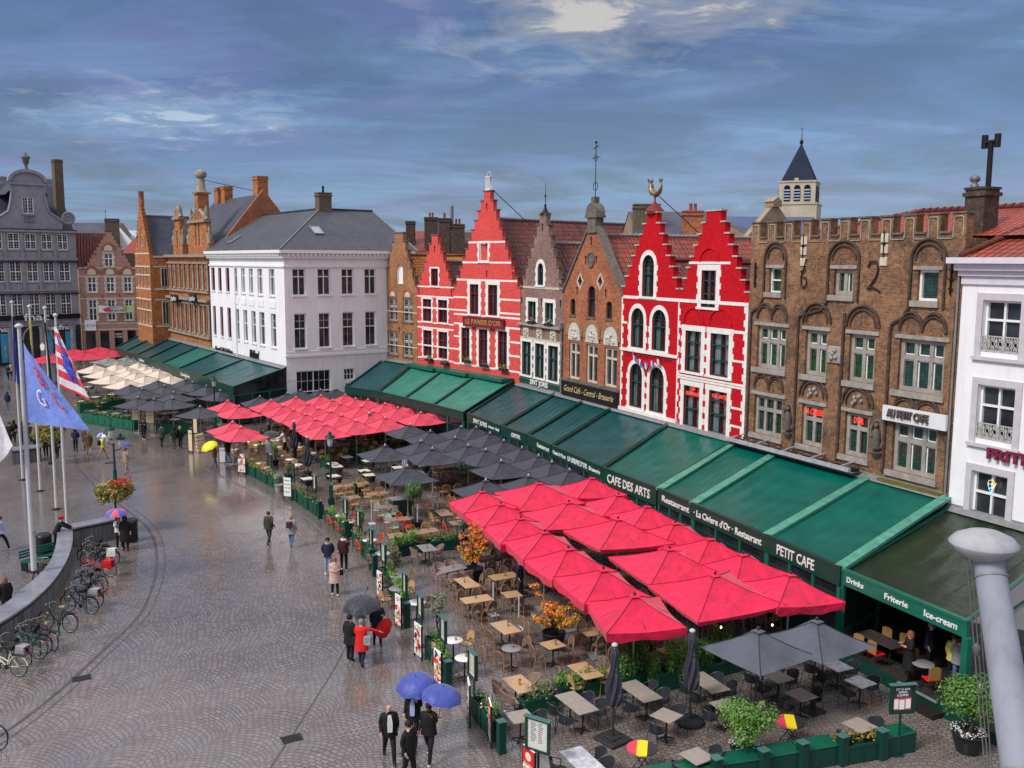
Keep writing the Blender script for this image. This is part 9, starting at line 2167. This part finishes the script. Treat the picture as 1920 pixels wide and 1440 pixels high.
def bike(frame,step=False,bagm=None,sadl='brown'):
 def mk():
  r = empty('bicycle'); fm = M('bike_' + frame,{'black': (.015,.015,.017),'red': (.60,.015,.02),'cream': (.66,.64,.50),'teal': (.02,.10,.11)}[frame],.3,.1)
  for x in (-.52,.54):
   m = MB(); m.tube([(x + .34 * math.cos(a),0,.35 + .34 * math.sin(a)) for a in [k * PI / 14 for k in range(28)]],.018,6,closed=True); w = m.build('wheel',blk_metal,r); m = MB(); m.tube([(x + .31 * math.cos(a),0,.35 + .31 * math.sin(a)) for a in [k * PI / 12 for k in range(24)]],.009,4,closed=True)
   for k in range(12): a = k * PI / 6; m.tube([(x,0,.35),(x + .31 * math.cos(a),0,.35 + .31 * math.sin(a))],.0035,3)
   m.lathe([(.03,-.03),(.03,.03)],7,(x,0,.35)); m.build('rim',M('alloy_rim',(.45,.45,.45),.3,metal=.7),w)
   m = MB(); m.tube([(x + .37 * math.cos(a),0,.35 + .37 * math.sin(a)) for a in [.2 + k * .25 for k in range(12)]],.022,5); m.build('mudguard',fm,r)
  m = MB(); bb = (.08,0,.3); st = (.18,0,.78); hd = (-.36,0,.85)
  for a,b,q in ((bb,(.22,0,.86),.017),((-.33,0,.62),bb,.021),(hd,(-.33,0,.62),.02),((-.36,0,.85) if not step else (-.33,0,.66),st if not step else (.12,0,.5),.018),(bb,(.54,0,.35),.012),(st,(.54,0,.35),.01),((-.34,0,.7),(-.52,0,.35),.016)): m.tube([a,b],q,6)
  m.build('frame',fm,r); m = MB(); m.tube([(-.3,-.28,1.02),(-.38,-.2,1.06),(-.4,0,1.03),(-.38,.2,1.06),(-.3,.28,1.02)],.013,6); m.tube([(-.36,0,.85),(-.39,0,1.03)],.014,5); m.build('handlebar',M('alloy_rim',(.45,.45,.45)),r)
  m = MB(); m.tube([(.06,0,.94),(.2,0,.95),(.33,0,.96)],[.03,.06,.09],7); m.tube([(.2,0,.8),(.22,0,.93)],.014,5); m.build('saddle',cl(sadl),r); m = MB(); m.lathe([(.09,-.006),(.09,.006)],12); o = m.build('chainring',iron,r); o.rotation_euler.x = PI / 2; o.location = (.08,-.03,.3)
  m = MB(); m.box(.32,.8,-.07,.07,.74,.76); m.build('rack',blk_metal,r); m = MB(); m.box(.84,.87,-.03,.03,.6,.66); m.build('rear_light',red_pad,r)
  if bagm: m = MB(); m.bevbox(.34,.72,-.17,-.09,.42,.76,.03); m.bevbox(.34,.72,.09,.17,.42,.76,.03); m.bevbox(.34,.72,-.16,.16,.765,.80,.01); m.build('pannier',cl(bagm),r)
  return r
 return mk
for i,(x1,y1,x2,y2,f_,stp,bg,lb) in enumerate(((152,1046,214,1052,'black',0,None,'black bicycle farthest up the wall, next to the standing pair'),(157,1062,218,1060,'black',0,'white','black bicycle with a white carrier bag, second along the wall'),(155,1078,217,1082,'red',1,'red','red framed bicycle with red pannier bags'),(150,1098,207,1112,'black',1,None,'black bicycle with silver parts just below the red one'),(129,1135,187,1139,'black',0,'grey','black bicycle with a grey pannier leaning at a stand'),(75,1180,141,1187,'black',0,None,'black bicycle with brown saddle standing apart'),(58,1205,108,1224,'black',0,None,'black bicycle with orange reflectors, behind its neighbour'),(20,1226,83,1237,'teal',0,None,'dark teal bicycle leaning left of centre in the lower group'),(-20,1262,40,1270,'cream',1,None,'cream framed step-through bicycle at the left edge'),(14,1410,-70,1390,'black',0,'red','bicycle with red saddle cover cut by the lower left corner'),(88,1085,66,1105,'black',0,None,'black bicycle inside the curved wall by the green bench'),(470,800,498,790,'teal',0,None,'teal bicycle parked below the glazed awning end'),(150,1056,205,1060,'black',1,None,'black step-through bicycle squeezed beside the white carrier bag one'),(140,1108,198,1121,'black',0,None,'black bicycle squeezed between the silver and the grey pannier ones'),(122,1146,178,1152,'black',1,None,'black step-through bicycle just below the grey pannier one'),(34,1216,92,1226,'black',1,None,'black step-through bicycle in the middle of the lower group'),(-8,1242,54,1252,'black',0,'grey','black bicycle with grey pannier between teal and cream ones'))):
 a,b = G(x1,y1),G(x2,y2); c = (a + b) / 2; d = b - a; o = place(bike(f_,stp,bg,'red' if i == 9 else ('tan' if i in (5,6) else 'black')),f'bk{f_}{stp}{bg}{i in (5, 6, 9)}',c,math.atan2(d.y,d.x),lb,'parked bicycles'); o['category'] = 'bicycle'; o.rotation_euler.x = rnd.uniform(-.12,.12)
def stand():
 r = empty('bicycle_stand'); m = MB(); m.tube([(-.12,0,0),(-.12,0,.8),(.12,0,.8),(.12,0,0)],.03,6); m.build('hoop',gr_dark,r); return r
for px,py,lb in ((162,1145,'far'),(111,1190,'middle'),(76,1226,'near')): o = place(stand,'stand',G(px,py),AL,f'dark green bicycle stand by the wall, {lb} one','bicycle stands'); o['category'] = 'bicycle stand'
def bin_(): r = empty('litter_bin'); m = MB(); m.lathe([(.3,0),(.34,.1),(.34,.95),(.36,1.0)],14); m.build('bin_body',shoe_d,r); m = MB(); m.lathe([(.37,1.0),(.37,1.05),(.28,1.16),(0,1.18)],14); m.build('lid',blk_metal,r); return r
for px,py,lb in ((246,1015,'right of the standing pair by the short wall'),(84,1045,'inside the curved wall beside the bench')): o = place(bin_,'bin',G(px,py),0,f'black round litter bin {lb}','litter bins'); o['category'] = 'litter bin'
r = empty('park_bench',G(78,1062),math.radians(60),'green slatted bench inside the curved wall by the litter bin','bench'); m = MB()
for k in range(4): m.box(-.9,.9,-.22 + .12 * k,-.13 + .12 * k,.43,.46)
m.build('seat',gr_mid,r); m = MB()
for k in range(3): m.box(-.9,.9,.24,.27,.55 + .13 * k,.64 + .13 * k)
m.build('backrest',gr_mid,r)
for x in (-.8,.8): m = MB(); m.box(x - .03,x + .03,-.2,.26,0,.43); m.build('leg',iron,r)
# small lit bulbs strung under the red parasols and the glazed awning
bulb = emis('warm_bulb',(1,.75,.4),4.0)
for i,(px,py,z) in enumerate(((1345,1160,1.9),(1384,1158,1.9),(1448,1172,1.9),(1352,1176,1.9),(480,716,2.9),(492,712,2.9),(484,724,2.6),(500,708,3.0),(466,722,2.7),(856,806,2.5))):
 m = MB(); m.lathe([(0,-.05),(.035,0),(0,.05)],8); o = m.build('light_bulb',bulb); o.location = G(px,py,z); tag(o,'small warm lit bulb hanging under the parasols and awnings of the terraces','light bulb','warm bulbs under parasols')
